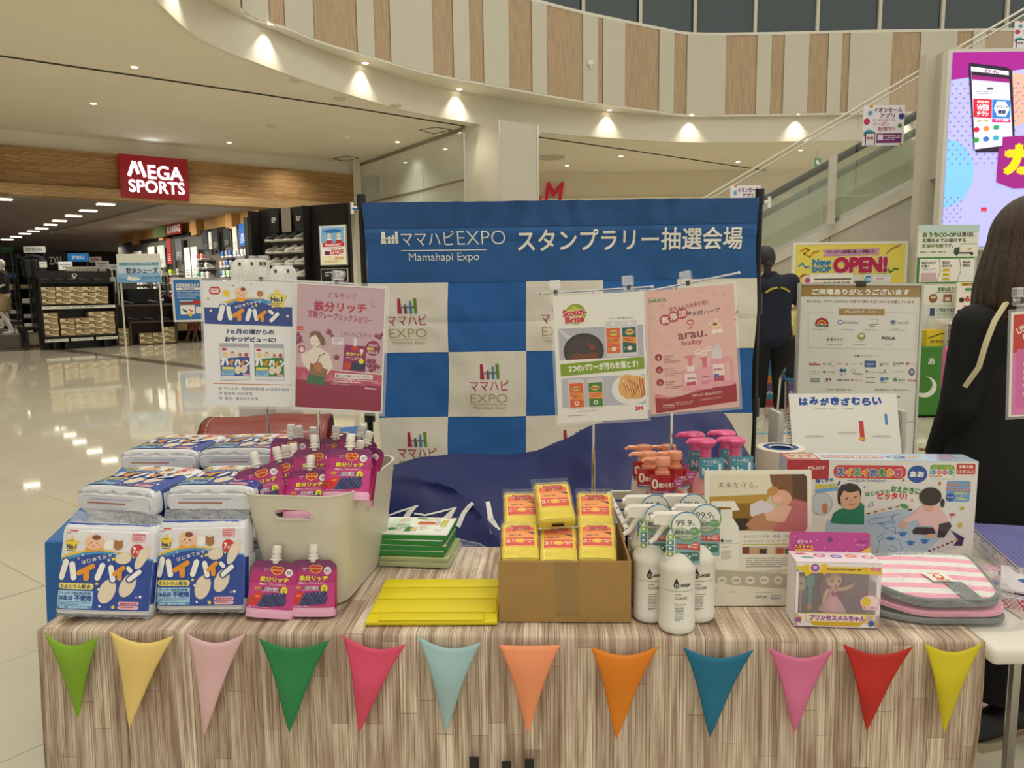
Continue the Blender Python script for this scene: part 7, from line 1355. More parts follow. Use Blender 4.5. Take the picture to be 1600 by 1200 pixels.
w = T('toy_mirror','pale gold toy wand with a red star at the left of the doll box','toy',M=M @ Matrix.Translation((.019,.03,.03))); b = MB(); b.tube([(0,0,-.015),(0,0,.04)],.0018,8); b.rbox(-.008,-.002,.03,.008,.002,.058,.005,3); b.o('wand',mat('toy_gold','#c9bf94',.4),w); a = Art(0,0,10,10); a.star(5,5,4.8,'#b8384c'); a.flat('star',.009,.009,w,PAPER,y=-.0025,z=.040,eps=.0001)
# ------------------------------------------------------------------ striped pouch, leaflets, card stacks, white side table
q0,q1 = tp(1400,990),tp(1592,986); 
SM = Matrix.Translation((.835,1.395,.7035)) @ Matrix.Rotation(R(-3),4,'Z') @ Matrix.Diagonal((.9,.72,.92,1))
t = T('folded_mat','pink and white striped folded mat with a grey strap in clear wrap','folded mat',M=SM)
GRY = mat('grey_binding','#7c8280',.75,bump=.2,bscale=200)
def mat_outline(k=1.0): 
    pts = []
    for x,y,r_ in ((.125,-.085,.05),(.12,.11,.03),(-.145,.095,.02),(-.15,-.02,.01),(-.075,-.09,.03)):
        pts.append((x*k,y*k))
    return pts
def rpoly(pts,r,n=6):
    out = []; m = len(pts)
    for i in range(m):
        p0,p1,p2 = Vector(pts[i-1]),Vector(pts[i]),Vector(pts[(i+1) % m]); a_ = (p0-p1).normalized(); c_ = (p2-p1).normalized(); ri = r[i] if isinstance(r,list) else r
        s,e = p1+a_*ri,p1+c_*ri
        for k in range(n+1): w = k/n; out.append(tuple((1-w)**2*s+2*w*(1-w)*p1+w*w*e))
    return out
ol = rpoly(mat_outline(),[.06,.03,.02,.02,.05])
def slope(x,y): return .055*max(0,min(1,(y+.09)/.19))**.8
for lay_,(dz,kk,dx,dy) in enumerate(((.002,1.04,.0,.0),(.012,1.0,.004,.004),(.026,.97,0,.008))):
    b = MB(); pts = [(x*kk+dx,y*kk+dy) for x,y in ol]; n_ = len(pts); th = .008
    vs = [(x,y,dz+slope(x,y)*(lay_*.5)) for x,y in pts]+[(x,y,dz+slope(x,y)*(lay_*.5)+th) for x,y in pts]; b.add(vs,[list(range(n_))[::-1],list(range(n_,2*n_))]+[(i,(i+1) % n_,n_+(i+1) % n_,n_+i) for i in range(n_)]); b.o('padding',GRY if lay_ != 1 else mat('pink_stripe','#e8a0b8',.75),t,60)
# striped top face following the slope
x0_,x1_,y0_,y1_ = min(p[0] for p in ol),max(p[0] for p in ol),min(p[1] for p in ol),max(p[1] for p in ol)
b = bmesh.new(); lay2 = b.faces.layers.int.new('c'); f = b.faces.new([b.verts.new((x*.925,y*.91+.010,0)) for x,y in ol])
for k in range(1,11): bmesh.ops.bisect_plane(b,geom=b.verts[:]+b.edges[:]+b.faces[:],plane_co=(0,y0_+(y1_-y0_)*k/11,0),plane_no=(.07,1,0))
for k in range(1,12): bmesh.ops.bisect_plane(b,geom=b.verts[:]+b.edges[:]+b.faces[:],plane_co=(x0_+(x1_-x0_)*k/12,0,0),plane_no=(1,0,0))
cc_ = []; 
for f in b.faces:
    c = f.calc_center_median(); k = int(math.floor(((c.y+.07*c.x)-y0_-.0)/(y1_-y0_)*11)); cc_ += list(lin('#eba3bb' if k % 2 else '#e2e6e0'))*len(f.verts)
for v in b.verts: v.co.z = .0355+slope(v.co.x,v.co.y)+.004*math.sin((v.co.x-x0_)*11)
me = bpy.data.meshes.new('striped_cover'); b.to_mesh(me); b.free(); at = me.color_attributes.new('Col','FLOAT_COLOR','CORNER'); at.data.foreach_set('color',cc_); me.materials.append(CLOTHP); me.polygons.foreach_set('use_smooth',[True]*len(me.polygons)); o = link('striped_cover',me,t)
zc = lambda x,y: .0362+slope(x,y)+.004*math.sin((x-x0_)*11)
b = MB(); rim = [(x*.94,y*.925+.010) for x,y in ol]; b.tube([(x,y,zc(x,y)-.003) for x,y in rim]+[(rim[0][0],rim[0][1],zc(*rim[0])-.003)],.0052,8); b.o('binding',GRY,t)
b = MB(); b.grid(lambda u,v: Vector((.018+.04*u-.022*v+.012,-.078+.062*v,zc(.03,-.078+.062*v)+.003)),4,8); b.o('strap',GRY,t)
a = Art(0,0,100,90,'#eae6da'); a.t('KURASHI',25,8,80,20,'#cf4a2c',.03); a.e(52,46,25,22,'#cf4a2c'); a.e(52,46,15,12,'#eae6da'); a.t('KARTAL',22,70,84,84,'#cf4a2c',.03)
fn = lambda u,v,o: Vector((-.012+.046*u-.016*v,-.018+.036*v,zc(0,-.018+.036*v)+.0045+o)); link('woven_label',a.mesh('woven_label',fn,PAPER,eps=.0002),t)
b = MB(); 
def wr_(u,v):
    w = 2*math.pi*u; x,y = math.cos(w),math.sin(w); rx,ry = .172,.118; k = v; px_,py_ = sgp(x,.5)*rx*(1.0-.0*k),sgp(y,.5)*ry
    f_ = (1-k)**.7; qx,qy = px_*(.25+.75*(1-k)),py_*(.25+.75*(1-k)); z = max(.001,(zc(max(-.15,min(.13,qx)),max(-.09,min(.1,qy)))+.006)*min(1,k*5)+.0015*math.sin(u*90+v*40)); return Vector((qx,qy+.005,z))
b.grid(wr_,72,12); b.o('wrapper',WRAP,t)
# white folding side table on the right and the pale wood cloth strip behind
q = tp(1542,1012,.70); sx,sy = q.x,q.y+.0
t = T('side_table','white moulded plastic side table right of the woodgrain table','table',(sx,sy,0)); b = MB(); b.rbox(.012,0,.662,1.2,.62,.697,.014,4); b.o('table_top',mat('side_table_white','#dedad0',.4),t)
for x in (.45,1.1):
    for y in (.05,.55): b = MB(); b.tube([(x,y,0),(x,y,.665)],.014,8); b.o('leg',STEEL,t)
wc2 = MB(); x0 = TM_ @ Vector((TWd,0,0)); V = [(.905,1.66),(1.9,1.60),(1.9,2.35),(1.05,2.35)]
b = MB(); b.box(.985,1.36,.6975,1.95,1.855,.6995); b.box(.985,1.855,.45,1.95,1.857,.6995); o = b.o('table_runner',mat('pale_wood_cloth','#b9ada0',.7,noise_amt=.2,nscale=14,stretch=(8,1,1)),None,0); o['label'] = 'pale grey woodgrain cloth over the back of the white side table'; o['category'] = 'cloth'
# purple packets: one row of thin zig-zag edged packets standing on edge
pk = T('packet_row','x','packets'); bpy.data.objects.remove(pk)
PW_,PHh = .011,.043
def packet():
    t = T('paper_packet','x','packet'); b = MB(); b.rbox(0,0,0,.30,PW_-.0012,PHh,.001,1); b.o('packet',mat('packet_white','#cfcdd8',.5),t,0)
    b = MB(); n = 60; 
    for k in range(n): b.add([(k*.005,0,PHh),(k*.005+.0025,0,PHh+.003),(k*.005+.005,0,PHh),(k*.005,PW_-.002,PHh),(k*.005+.0025,PW_-.002,PHh+.003),(k*.005+.005,PW_-.002,PHh)],[(0,1,2),(5,4,3),(0,3,4,1),(1,4,5,2)])
    b.o('zigzag_edge',mat('packet_violet','#6a6aa8',.5),t,0)
    return freeze(t)
pa,pb = az(1510,818,.743),az(1600,897,.743)
kd = math.atan2(pb.y-pa.y,pb.x-pa.x); PKM = Matrix.Translation((pa.x-.012,pa.y+.012,.709)) @ Matrix.Rotation(kd+R(90),4,'Z') 
PKT = packet(); N_ = 30; first = True
# rows stack away from the visible label side: packets run towards the right rear
for i in range(N_):
    M = Matrix.Translation((pa.x,pa.y,.7)) @ Matrix.Rotation(kd,4,'Z') @ Matrix.Translation((.0,.006+i*PW_,0))
    lb = f'violet zigzag edged packet, {ORD[i]} from the labelled left face of the row'
    if i == 0: PKT.matrix_world = M; PKT['label'] = 'foremost zigzag edged packet showing its white label side'; PKT['group'] = 'zigzag edged packets in a row'
    else: dup(PKT,lb,'zigzag edged packets in a row',M=M)
a = Art(0,0,300,85,'#dcd9e0')
for i in range(4): a.r(6+i*74,8,74+i*74,14,'#5a569c'); a.lines(8+i*74,20,40+i*74,34,2,'#667',.9); a.l([(56+i*74,20),(60+i*74,30)],2,'#333'); a.r(76+i*74,4,77+i*74,80,'#a8a4b4'); a.lines(8+i*74,44,60+i*74,62,2,'#99a',.8)
a.flat('label_print',.30,.043,PKT,PAPER,x=0,y=-.0003,z=0,eps=.0002)
# leaflets at the right
for i,(x,y,z,rz,nm,art) in enumerate(((1.09,1.42,.6985,-30,'white leaflet bundle with magenta pattern edge lying lowest at the right',0),(1.10,1.435,.725,-34,'colourful picture leaflet curling over the right table corner',1),(1.075,1.53,.7,-24,'pink landscape leaflet between the striped mat and the packets',2))):
    t = T('leaflet',nm,'leaflet',M=Matrix.Translation((x,y,z)) @ rot(rz)); th = .022 if art == 0 else .003
    b = MB(); b.box(-.09,-.06,0,.12,.09,th); b.o('paper',mat('leaflet_%d' % art,('#d9d2d6','#dcd8dc','#e2bcd0')[art],.5),t,0)
    a = Art(0,0,210,150,('#c8d4e0','#e9e4e6','#e8b4cc')[art]); 
    if art == 1:
        for k in range(9): a.r(6,12+k*16,204,13+k*16,'#b8b4b8')
        a.e(90,40,50,18,'#c8503c',-10); a.e(130,60,40,14,'#e8a03c',10); a.e(60,80,30,16,'#3a6ab8'); a.p([(100,90),(200,80),(200,140),(120,140)],'#e8ecf0'); a.lines(110,95,195,135,4,'#668')
    elif art == 2: a.e(70,60,50,20,'#f2ead8'); a.e(90,74,26,10,'#e8c87c'); a.e(50,110,30,18,'#5a5ab8'); a.e(130,120,60,12,'#4a4438',-8)
    else: a.dots(4,4,206,146,12,4,'#a8204c')
    a.flat('print',.21,.15,t,GLOSSP,x=-.09,y=-.06,z=th+.0003,top=True,eps=.0002)
    if art == 0: a = Art(0,0,210,22,'#c02a5a'); a.dots(2,2,208,20,9,3,'#f0dce4'); a.flat('edge_print',.21,.021,t,GLOSSP,x=-.09,y=-.0605,z=.0005,eps=.0002)

# ------------------------------------------------------------------ poster stands on the table
def clip(M,par):
    b = MB(); b.rbox(-.011,-.008,-.012,.011,.010,.010,.002,2,M=M); b.rbox(-.012,-.012,.008,.012,-.006,.028,.002,1,M=M); b.rbox(-.012,.006,.008,.012,.012,.028,.002,1,M=M); b.rbox(-.0095,-.007,-.034,.0095,-.003,-.008,.0015,1,M=M); b.o('clip',CLEAR,par)
    b = MB(); b.box(-.004,-.0125,-.006,.004,-.0085,.006,M=M); b.o('clip_pin',mat('dark_pin','#4a4238',.4),par,0)
def stand(label,rod0,rod1,Y,pole_px,clips,basex=None):
    p,q = ay(*rod0,Y),ay(*rod1,Y); d = (q-p).normalized(); t0_ = (ay(pole_px,rod0[1],Y).x-p.x)/(q.x-p.x); j = p.lerp(q,t0_); t = T('poster_stand',label,'stand',(j.x,Y+.012,.7025)); O = Vector((j.x,Y+.012,.7025))
    b = MB(); b.tube([p-O+Vector((0,.008,0)),q-O+Vector((0,.008,0))],.0022,8)
    for e in (p,q): b.lathe([(.0001,-.004),(.004,-.002),(.004,.002),(.0001,.004)],e-O+Vector((0,.008,0)),10)
    b.o('rod',CHROME,t); b = MB(); b.tube([(0,.008,.003),(0,.008,j.z-O.z)],.0032,10); b.tube([(0,.008,.003),(0,.008,(j.z-O.z)*.42)],.0045,10); b.o('pole',CHROME,t); b = MB(); b.lathe([(.001,0),(.045,0),(.045,.003),(.006,.006),(.006,.016)],(0,.008,0),24); b.o('base',CHROME,t)
    for px in clips: c_ = ay(px,rod0[1]+(rod1[1]-rod0[1])*(px-rod0[0])/(rod1[0]-rod0[0]),Y); clip(Matrix.Translation(c_-O+Vector((0,.006,0))) @ Matrix.Rotation(-math.atan2(d.z,d.x),4,'Y'),t)
    return t
def card(name,label,TL,TR,BLy,Y0,Y1,art,m=GLOSSP,border='#e9e6e0'):
    p,q = ay(*TL,Y0),ay(*TR,Y1); w = (q-p).length; M = frame(p,q); h = (TL[1] and (BLy[1]-TL[1])/(math.hypot(TR[0]-TL[0],TR[1]-TL[1])))*w
    M = M @ Matrix.Translation((0,0,-h)); t = T(name,label,'poster',M=M); b = MB(); b.box(0,0,0,w,.0012,h); b.o('sheet',mat('sheet_'+border,border,.4,coat=.4),t,0)
    b = MB(); e = .006; b.box(-e,.0004,-e,w+e,.0008,0); b.box(-e,.0004,h,w+e,.0008,h+e); b.box(-e,.0004,0,0,.0008,h); b.box(w,.0004,0,w+e,.0008,h); b.o('laminate',CLEAR,t,0)
    art.flat('print',w,h,t,m,x=0,y=-.0002,eps=.00009,clip=True); return t
stand('thin chrome T stand carrying the two left posters',(381,436),(556,444),1.655,484,(409,527))
stand('thin chrome T stand carrying the frying pan poster',(842,459),(1020,448),1.66,929,(868,982))
stand('thin chrome T stand with the steepest rod carrying the pink bottle poster',(979,462),(1156,426),1.672,1055,(1074,))
# poster 1
a = Art(80,95,797,1082,'#e9e9ec'); a.dots(84,100,795,310,14,1.9,'#9aa4bc'); a.p([(130,168),(148,142),(205,140),(219,160),(219,185),(200,202),(145,202),(130,186)],'#c4282c'); a.rr(144,156,206,188,'#e9e2e0',8); a.t('KAMEDA',150,166,200,176,'#c4282c',.03)
a.star(265,192,36,'#eec81c',.6,rot=-80); a.star(122,238,14,'#d8b83c',.6); a.e(320,132,7,6,'#c46a7c'); a.e(463,118,7,6,'#d0985c'); a.star(772,118,8,'#d0885c')
a.p([(240,260),(330,232),(420,222),(560,222),(560,260),(300,275)],'#e8b02c'); a.p([(260,275),(340,245),(450,232),(560,230),(640,260),(300,300)],'#3a90cc'); a.p([(88,305),(260,305),(330,262),(420,245),(520,250),(640,290),(776,290),(776,440),(90,432)],'#1f3f8c')
a.e(375,235,38,22,'#e8a02c'); a.e(380,182,48,42,'#efc4a4'); a.e(397,157,20,14,'#8a4c2c'); a.e(362,190,3.5,4,'#5a3020'); a.e(398,192,3.5,4,'#5a3020'); a.e(380,204,6,3,'#b5503c'); a.e(478,190,26,26,'#eceaea'); a.e(528,190,27,25,'#b87a40')
for i,ch in enumerate('はじめておやつ'): x = 340+i*30; y = 296-i*9+i*i*.3; a.t(ch,x-11,y-11,x+11,y+11,'#eef0f4',.03,rot=-14)
a.star(662,232,84,'#e6c22c',.62,rot=-92); a.star(662,232,74,'#f0dc5c',.62,rot=-92); a.t('No.1',610,210,704,250,'#243a80',.06); a.lines(615,190,690,204,1,'#243a80'); a.lines(608,258,700,284,2,'#243a80',.9); a.star(140,330,14,'#efe08c',.6); a.star(740,360,14,'#efe08c',.6); a.star(496,282,13,'#f0d040',.6); a.star(468,292,9,'#f0f0f0',.6)
st1 = [((232,300),(210,388),40,'#eef0f2'),((278,306),(292,385),34,'#eef0f2'),((320,365),(388,322),30,OG),((362,352),(362,392),32,OG),((446,322),(426,390),34,'#eef0f2'),((482,322),(496,388),30,'#eef0f2'),((510,372),(566,330),26,OG),((540,358),(542,396),28,OG),((602,324),(620,338),26,'#eef0f2'),((612,396),(662,346),28,'#eef0f2')]
for p,q,w,c_ in st1: a.cap(p,q,w+16,'#1f3f8c')
for p,q,w,c_ in st1: a.cap(p,q,w,c_)
a.t('7ヵ月の頃からの',255,468,632,510,'#22346e',.05); a.t('おやつデビューに!',240,528,645,570,'#22346e',.06)
for x,c2,c3 in ((200,'#2b4aa0','#2b4aa0'),(470,'#2c7a3c','#2c7a3c')):
    a.r(x,582,x+236,872,'#a8aab8'); a.r(x+4,614,x+232,868,'#dfe0e4'); a.p([(x+4,720),(x+60,700),(x+170,688),(x+232,690),(x+232,840),(x+4,840)],c2); a.e(x+96,665,22,20,'#efc4a4'); a.e(x+100,652,9,6,'#8a4c2c'); a.e(x+160,672,14,14,'#b87a40'); a.e(x+42,672,18,20,'#e0cc7c'); a.e(x+208,672,16,18,'#c4405c'); a.rr(x+18,620,x+54,640,'#c4282c',6)
    a.e(x+140,792,26,34,CR,15); a.e(x+188,785,24,34,CR,18)
    for p,q,w,c_ in st1: s5 = .48; a.cap((x+14+(p[0]-200)*s5,706+(p[1]-300)*.5),(x+14+(q[0]-200)*s5,706+(q[1]-300)*.5),w*.5,c_)
    a.rr(x+14,770,x+110,790,'#e8dc6c',6); a.rr(x+10,794,x+112,836,'#8cc0e4',4); a.lines(x+16,800,x+106,832,3,'#2b55a0',.9); a.rr(x+178,822,x+228,838,'#e8aabc',5)
a.lines(205,876,436,886,1,'#556',.9); a.r(138,902,768,908,'#c87a50')
a.t('アレルギー特定原材料等 28 品目不使用',222,930,736,956,'#3a4468',.0); a.t('国産米 100%使用',225,970,446,994,'#3a4468',.0); a.t('香料・着色料不使用',228,1010,490,1034,'#3a4468',.0)
for y in (942,980,1020): a.e(195,y,13,12,'#3a4468'); a.e(195,y,10.5,9.5,'#e9e9ec'); a.e(195,y,4,4,'#3a4468')
card('poster','laminated rice cracker poster with blue band, leftmost of the four posters',(316,438),(460,441),(318,636),1.64,1.64,a)
# poster 2
a = Art(812,118,1515,1118,'#e2dcd8'); a.p([(824,126),(1512,172),(1490,800),(795,770)],'#c0a0ac'); a.r(812,126,1515,780,'#c4a6b2'); a.t('デルモンテ',1056,180,1290,222,'#a83a60',.01); a.t('鉄分リッチ',952,252,1365,332,'#b32450',.04); a.t('てつぶん',955,238,1010,250,'#b32450',.01); a.t('芳醇グレープミックスゼリー',908,342,1415,398,'#a83a60',.02,rot=3.5)
for p,q in (((1392,240),(1408,228)),((1400,258),(1424,250)),((1404,274),(1432,274))): a.l([p,q],4,'#a83a60')
a.p([(812,778),(1515,808),(1515,930),(812,905)],'#b8506c'); a.p([(812,880),(1515,900),(1515,1118),(812,1118)],'#8f2444'); 
for i in range(9): a.p([(850+i*72,880),(886+i*72,810+(i % 3)*20),(922+i*72,880)],['#c26a82','#a84460','#cc8094'][i % 3])
a.e(848,474,30,18,'#c4462c'); a.t('Del Monte',826,468,872,480,'#f0d0b0',.02)
for cx,cy,r_ in ((830,520,18),(815,550,16),(850,545,16),(840,575,18),(820,590,14),(860,570,12),(1074,490,22),(1097,515,14),(1140,688,22),(1450,500,18),(1475,510,18),(1490,488,14),(1395,700,20),(1430,700,20),(1400,735,22),(1440,735,20),(1415,770,20),(1440,765,14),(1470,745,16)): a.e(cx,cy,r_,r_,'#862a50'); a.e(cx-r_*.3,cy-r_*.3,r_*.3,r_*.3,'#c88aa8')
a.t('キレイへごちそう',1195,480,1390,518,'#7a2c4c',.0); a.l([(1168,480),(1182,510)],3,'#7a2c4c'); a.l([(1410,492),(1396,522)],3,'#7a2c4c')
# line drawing of a woman
a.p([(900,905),(930,820),(1040,820),(1056,915)],'#3f6a4c'); a.p([(870,740),(905,660),(950,622),(1010,618),(1080,660),(1115,760),(1070,830),(1000,812),(930,815),(895,770)],'#e4d8d0'); a.p([(860,690),(885,640),(905,655),(890,740),(868,735)],'#e4d8d0'); a.e(968,560,42,50,'#eadacc'); a.p([(925,560),(925,510),(950,490),(1000,490),(1040,540),(1055,590),(1025,605),(1000,560),(975,520),(940,530)],'#7a5a48'); a.r(955,600,985,630,'#e6d2c2'); a.rr(840,610,890,665,'#b04a7c',8); a.e(865,640,18,22,'#e6d0c2'); a.p([(935,740),(1075,790),(1055,850),(925,830)],'#8a6a4c'); a.p([(965,740),(1010,730),(1035,760),(1020,810),(970,800)],'#b8764a'); a.l([(985,745),(1010,680),(1050,660)],6,'#6a4a34'); a.l([(945,572),(960,572)],2.5,'#4a3030'); a.l([(975,572),(990,570)],2.5,'#4a3030'); a.l([(958,596),(970,597)],2,'#b05050')
a.rr(1102,532,1190,586,'#e6dce0',12); a.lines(1114,542,1180,576,3,'#7a5a68',.9)
a.p([(1202,582),(1372,588),(1370,795),(1190,785),(1196,660)],'#8c1c58'); a.r(1272,530,1298,590,'#dcd6d8'); a.rr(1255,592,1310,628,'#c4301c',14); a.t('鉄分リッチ',1216,640,1348,668,'#e8d45c',.04); a.e(1336,626,15,16,'#e8dce2'); a.e(1228,750,30,36,'#c43420'); 
for j in range(3):
    for i in range(5): a.e(1262+i*22+j*6,770-j*20,13,13,'#2c2850')
a.e(1336,708,20,20,'#e8dc28'); a.lines(1215,680,1340,700,2,'#f0dce6'); a.e(1425,600,58,60,'#8c2458'); a.t('1日分の',1388,566,1462,588,'#f0dce4',.03); a.t('鉄分',1378,592,1432,618,'#e8d45c',.05); a.t('がとれる!',1388,622,1464,644,'#f0dce4',.03)
a.r(1130,812,1430,850,'#e6dcdc'); a.t('鉄分リッチ 芳醇グレープミックスゼリー',1140,822,1420,842,'#4a2c38',.02); a.lines(1120,856,1440,892,2,'#f0d8de',.95); a.lines(1100,896,1370,910,2,'#e0b8c2',.9); a.t('kikkoman',1372,912,1462,928,'#f0dce2',.03)
a.b = (812,118,1515,1118); a.r(812,118,822,1118,'#e2dcd8'); a.r(1503,118,1515,1118,'#e2dcd8'); a.r(812,118,1515,130,'#e2dcd8'); a.r(812,1100,1515,1118,'#e2dcd8')
card('poster','laminated pink jelly poster with a drawn woman, second of the four posters',(463,441),(604,449),(459,642),1.625,1.625,a)
# poster 3
a = Art(103,200,775,1140,'#e6e4de'); a.e(268,338,76,76,'#8aa828'); a.e(262,345,66,64,'#c8c83c'); a.t('スコッチ・ブライト',205,284,318,300,'#3a2a20',.03,rot=-3); a.t('Scotch-',172,300,350,352,'#c01c34',.06,'#f0e8e0',.05,rot=-3); a.t('Brite',188,352,330,402,'#c01c34',.06,'#f0e8e0',.05,rot=-3)
a.t('ハイブリッド貼り合わせスポンジ',510,378,690,394,'#3a3a38',.01); a.r(134,440,760,672,'#b0aebc'); a.p([(134,450),(165,452),(240,510),(215,540)],'#c8c8cc'); a.e(316,612,150,132,'#26211f'); a.e(316,620,130,112,'#3a302c'); a.r(150,672,480,752,'#e6e4de'); a.p([(210,672),(420,672),(395,620),(330,640),(260,620)],'#6a2c1c'); a.p([(350,535),(370,570),(400,575),(395,610),(360,590)],'#8a3420')
for x in range(0,240,13): a.e(220+x*.8,655-(x*7 % 28),4,3,'#b0683c',n=8)
for x,c_ in ((488,'#dc5c24'),(606,'#17564c')):
    a.rr(x-6,405,x+112,665,'#cfced2',5); a.r(x,455,x+100,640,c_); a.p([(x,520),(x+100,530),(x+100,575),(x,560)],'#e88a3c'); a.e(x+54,490,34,22,'#c8c83c'); a.t('Scotch',x+22,476,x+90,494,'#c01c34',.06,'#f0e8e0',.04); a.lines(x+8,535,x+90,560,2,'#6a2a14',.8); a.e(x+52,608,18,16,'#e6ddd0'); a.lines(x+8,600,x+92,625,2,'#e8c8a0',.5); a.e(x+54,426,12,12,'#e8e8e8')
a.p([(138,700),(760,676),(760,766),(138,790)],'#7c9a14'); a.t('2つのパワーが汚れを落とす!',198,704,715,758,'#eef0e4',.04,rot=-1.2); a.r(140,806,762,1028,'#b4b4c2'); a.e(660,912,148,118,'#e4e2e0'); a.p([(560,900),(580,820),(620,800),(760,830),(762,960),(720,990),(620,985),(575,950)],'#dca860'); 
for i in range(16): a.l([(590+i*10,830+(i*37) % 60),(620+i*9,920+(i*23) % 60)],7,['#eccf9c','#c86a34','#e8bc7c','#b8441c'][i % 4])
for x,c_ in ((198,'#d8581f'),(340,'#3a7a24')):
    a.rr(x-8,818,x+110,1040,'#cdccd2',5); a.r(x,848,x+102,1028,c_); a.p([(x,918),(x+102,920),(x+102,972),(x,966)],'#e68c44'); a.e(x+48,888,34,18,'#c8c83c'); a.t('Scotch',x+18,876,x+84,894,'#c01c34',.06,'#f0e8e0',.04); a.e(x+50,998,18,16,'#eee8e0'); a.e(x+50,998,10,9,c_); a.lines(x+6,930,x+95,958,2,'#7a3a1c',.7)
a.t('ハイブリッドネットスポンジ',246,1052,400,1066,'#3a3a38',.01); a.lines(172,1086,345,1098,1,'#888',.95); a.t('3M',682,1044,742,1076,'#d0202c',.08)
card('poster','laminated sponge poster with a frying pan, third of the four posters',(863,463),(1006,455),(866,665),1.64,1.64,a)
# poster 4
a = Art(760,140,1430,1075,'#dfb6b0'); a.r(760,140,1430,1075,'#dfb4ac'); a.t('SARAYA',798,202,932,228,'#3f8a3c',.04); a.lines(800,190,880,198,1,'#3f8a3c',.8); a.t('赤ちゃんの未来を育む',946,256,1245,292,'#9c3a48',.01,rot=-6); 
for x,y,ch in ((912,365,'無'),(975,346,'添'),(1040,326,'加')): a.e(x,y,42,42,'#b5485c'); a.t(ch,x-27,y-26,x+27,y+26,'#f4e4e0',.03,rot=-6)
a.t('+',1080,318,1110,344,'#3a3c50',.05); a.t('天然ハーブ',1112,314,1322,348,'#4a4c68',.02,rot=-4); a.e(1098,398,28,20,'#b5485c'); a.e(1098,400,20,13,'#dfb4ac'); a.l([(1098,415),(1094,445),(1075,442)],5,'#b5485c'); a.l([(1095,445),(1115,430)],5,'#b5485c')
a.t('arau.',998,472,1212,520,'#8a3440',.02,rot=-2.5); a.t('baby',1022,530,1180,578,'#b5485c',.02,rot=-2.5)
a.e(1292,458,38,40,'#eac4a4'); a.e(1278,430,16,10,'#7a4a30'); a.e(1280,458,4,2,'#5a3028'); a.e(1306,456,4,2,'#5a3028'); a.e(1270,486,20,14,'#efe6e2'); a.e(1312,484,20,14,'#efe6e2'); a.e(1236,424,8,8,'#eedcd8'); a.e(1290,398,9,9,'#eedcd8'); a.e(1254,408,6,6,'#eedcd8')
for cx,cy,r_ in ((820,335,22),(950,432,18),(890,258,16),(1180,172,18),(1275,205,14),(1355,215,12),(1375,315,22),(850,490,26),(935,555,12),(977,802,8)): a.e(cx,cy,r_,r_*.9,'#cf8f8c',n=16); a.e(cx,cy,r_-3,r_*.9-3,'#dfb4ac',n=16)
for i,y in enumerate((643,738,834)): a.e(845,y,28,27,'#9c2c3c'); a.t(str(i+1),840,y-4,850,y+14,'#f4e4e0',.03); 
for (s1,s2),y in zip((('こだわりの','無添加'),('天然ハーブの','ナチュラルケア'),('皮ふ刺激','ゆ低減済み')),(632,730,828)): a.t(s1,884,y,955,y+14,'#8a3440',.01); a.t(s2,884,y+20,930+(50 if 'ナ' in s2 else 8),y+34,'#8a3440',.01); a.lines(884,y+42,1010,y+68,2,'#8a5458',.9)
a.p([(800,915),(900,950),(1000,950),(1150,905),(1300,895),(1412,880),(1412,940),(800,990)],'#cf8088'); a.p([(800,950),(900,965),(1010,950),(1160,920),(1300,905),(1412,896),(1412,1030),(802,1068)],'#9c2430')
PKB = '#e29aa8'
a.rr(1010,755,1130,918,PKB,26); a.r(1050,725,1105,770,'#e8dcdc'); a.rr(1036,650,1116,668,'#d87a88',8); a.r(1064,660,1092,730,'#d87a88'); a.rr(1030,785,1118,880,'#eed4d4',8); a.t('arau.',1050,815,1112,832,'#8a3440',.03); a.r(1040,850,1112,878,'#c04858')
a.rr(1138,745,1236,918,'#e6a0ae',22); a.rr(1152,672,1206,686,'#d06a84',6); a.r(1168,684,1200,748,'#d06a84'); a.t('arau',1160,812,1212,826,'#8a3440',.02); a.lines(1155,850,1222,880,3,'#a05a68',.8)
a.rr(1232,685,1396,905,PKB,30); a.rr(1338,720,1372,868,'#dfb4ac',14); a.r(1240,620,1318,690,'#d8d0d2'); a.r(1254,582,1302,625,'#d4ccd0'); a.rr(1244,730,1330,870,'#eed4d6',10); a.t('arau.',1250,765,1318,780,'#8a3440',.03); a.r(1248,820,1326,866,'#b04858'); a.e(1268,820,20,16,'#4a6a9c')
for cx,cy in ((1140,630),(1180,638),(1222,610)): a.e(cx,cy,28,22,'#ecd2cc'); a.lines(cx-16,cy-6,cx+16,cy+8,2,'#a86a6c',.7)
a.t('アラウ.ベビーの3stepスキンケア',1075,942,1305,968,'#f2dcd8',.02,rot=-3); a.t('はじめから赤ちゃんスキンケア',1135,982,1300,1000,'#e8c4c4',.0,rot=-3); a.rr(856,1006,942,1032,'#e8c8c8',2); a.rr(858,1008,940,1030,'#a02c38',2); a.lines(864,1012,936,1026,1,'#f0dcdc',.9); a.lines(950,996,1080,1026,2,'#e0b0b0',.8)
card('poster','laminated pink baby soap poster with drawn bottles, rightmost of the four posters',(1004,456),(1146,443),(1009,652),1.655,1.655,a)

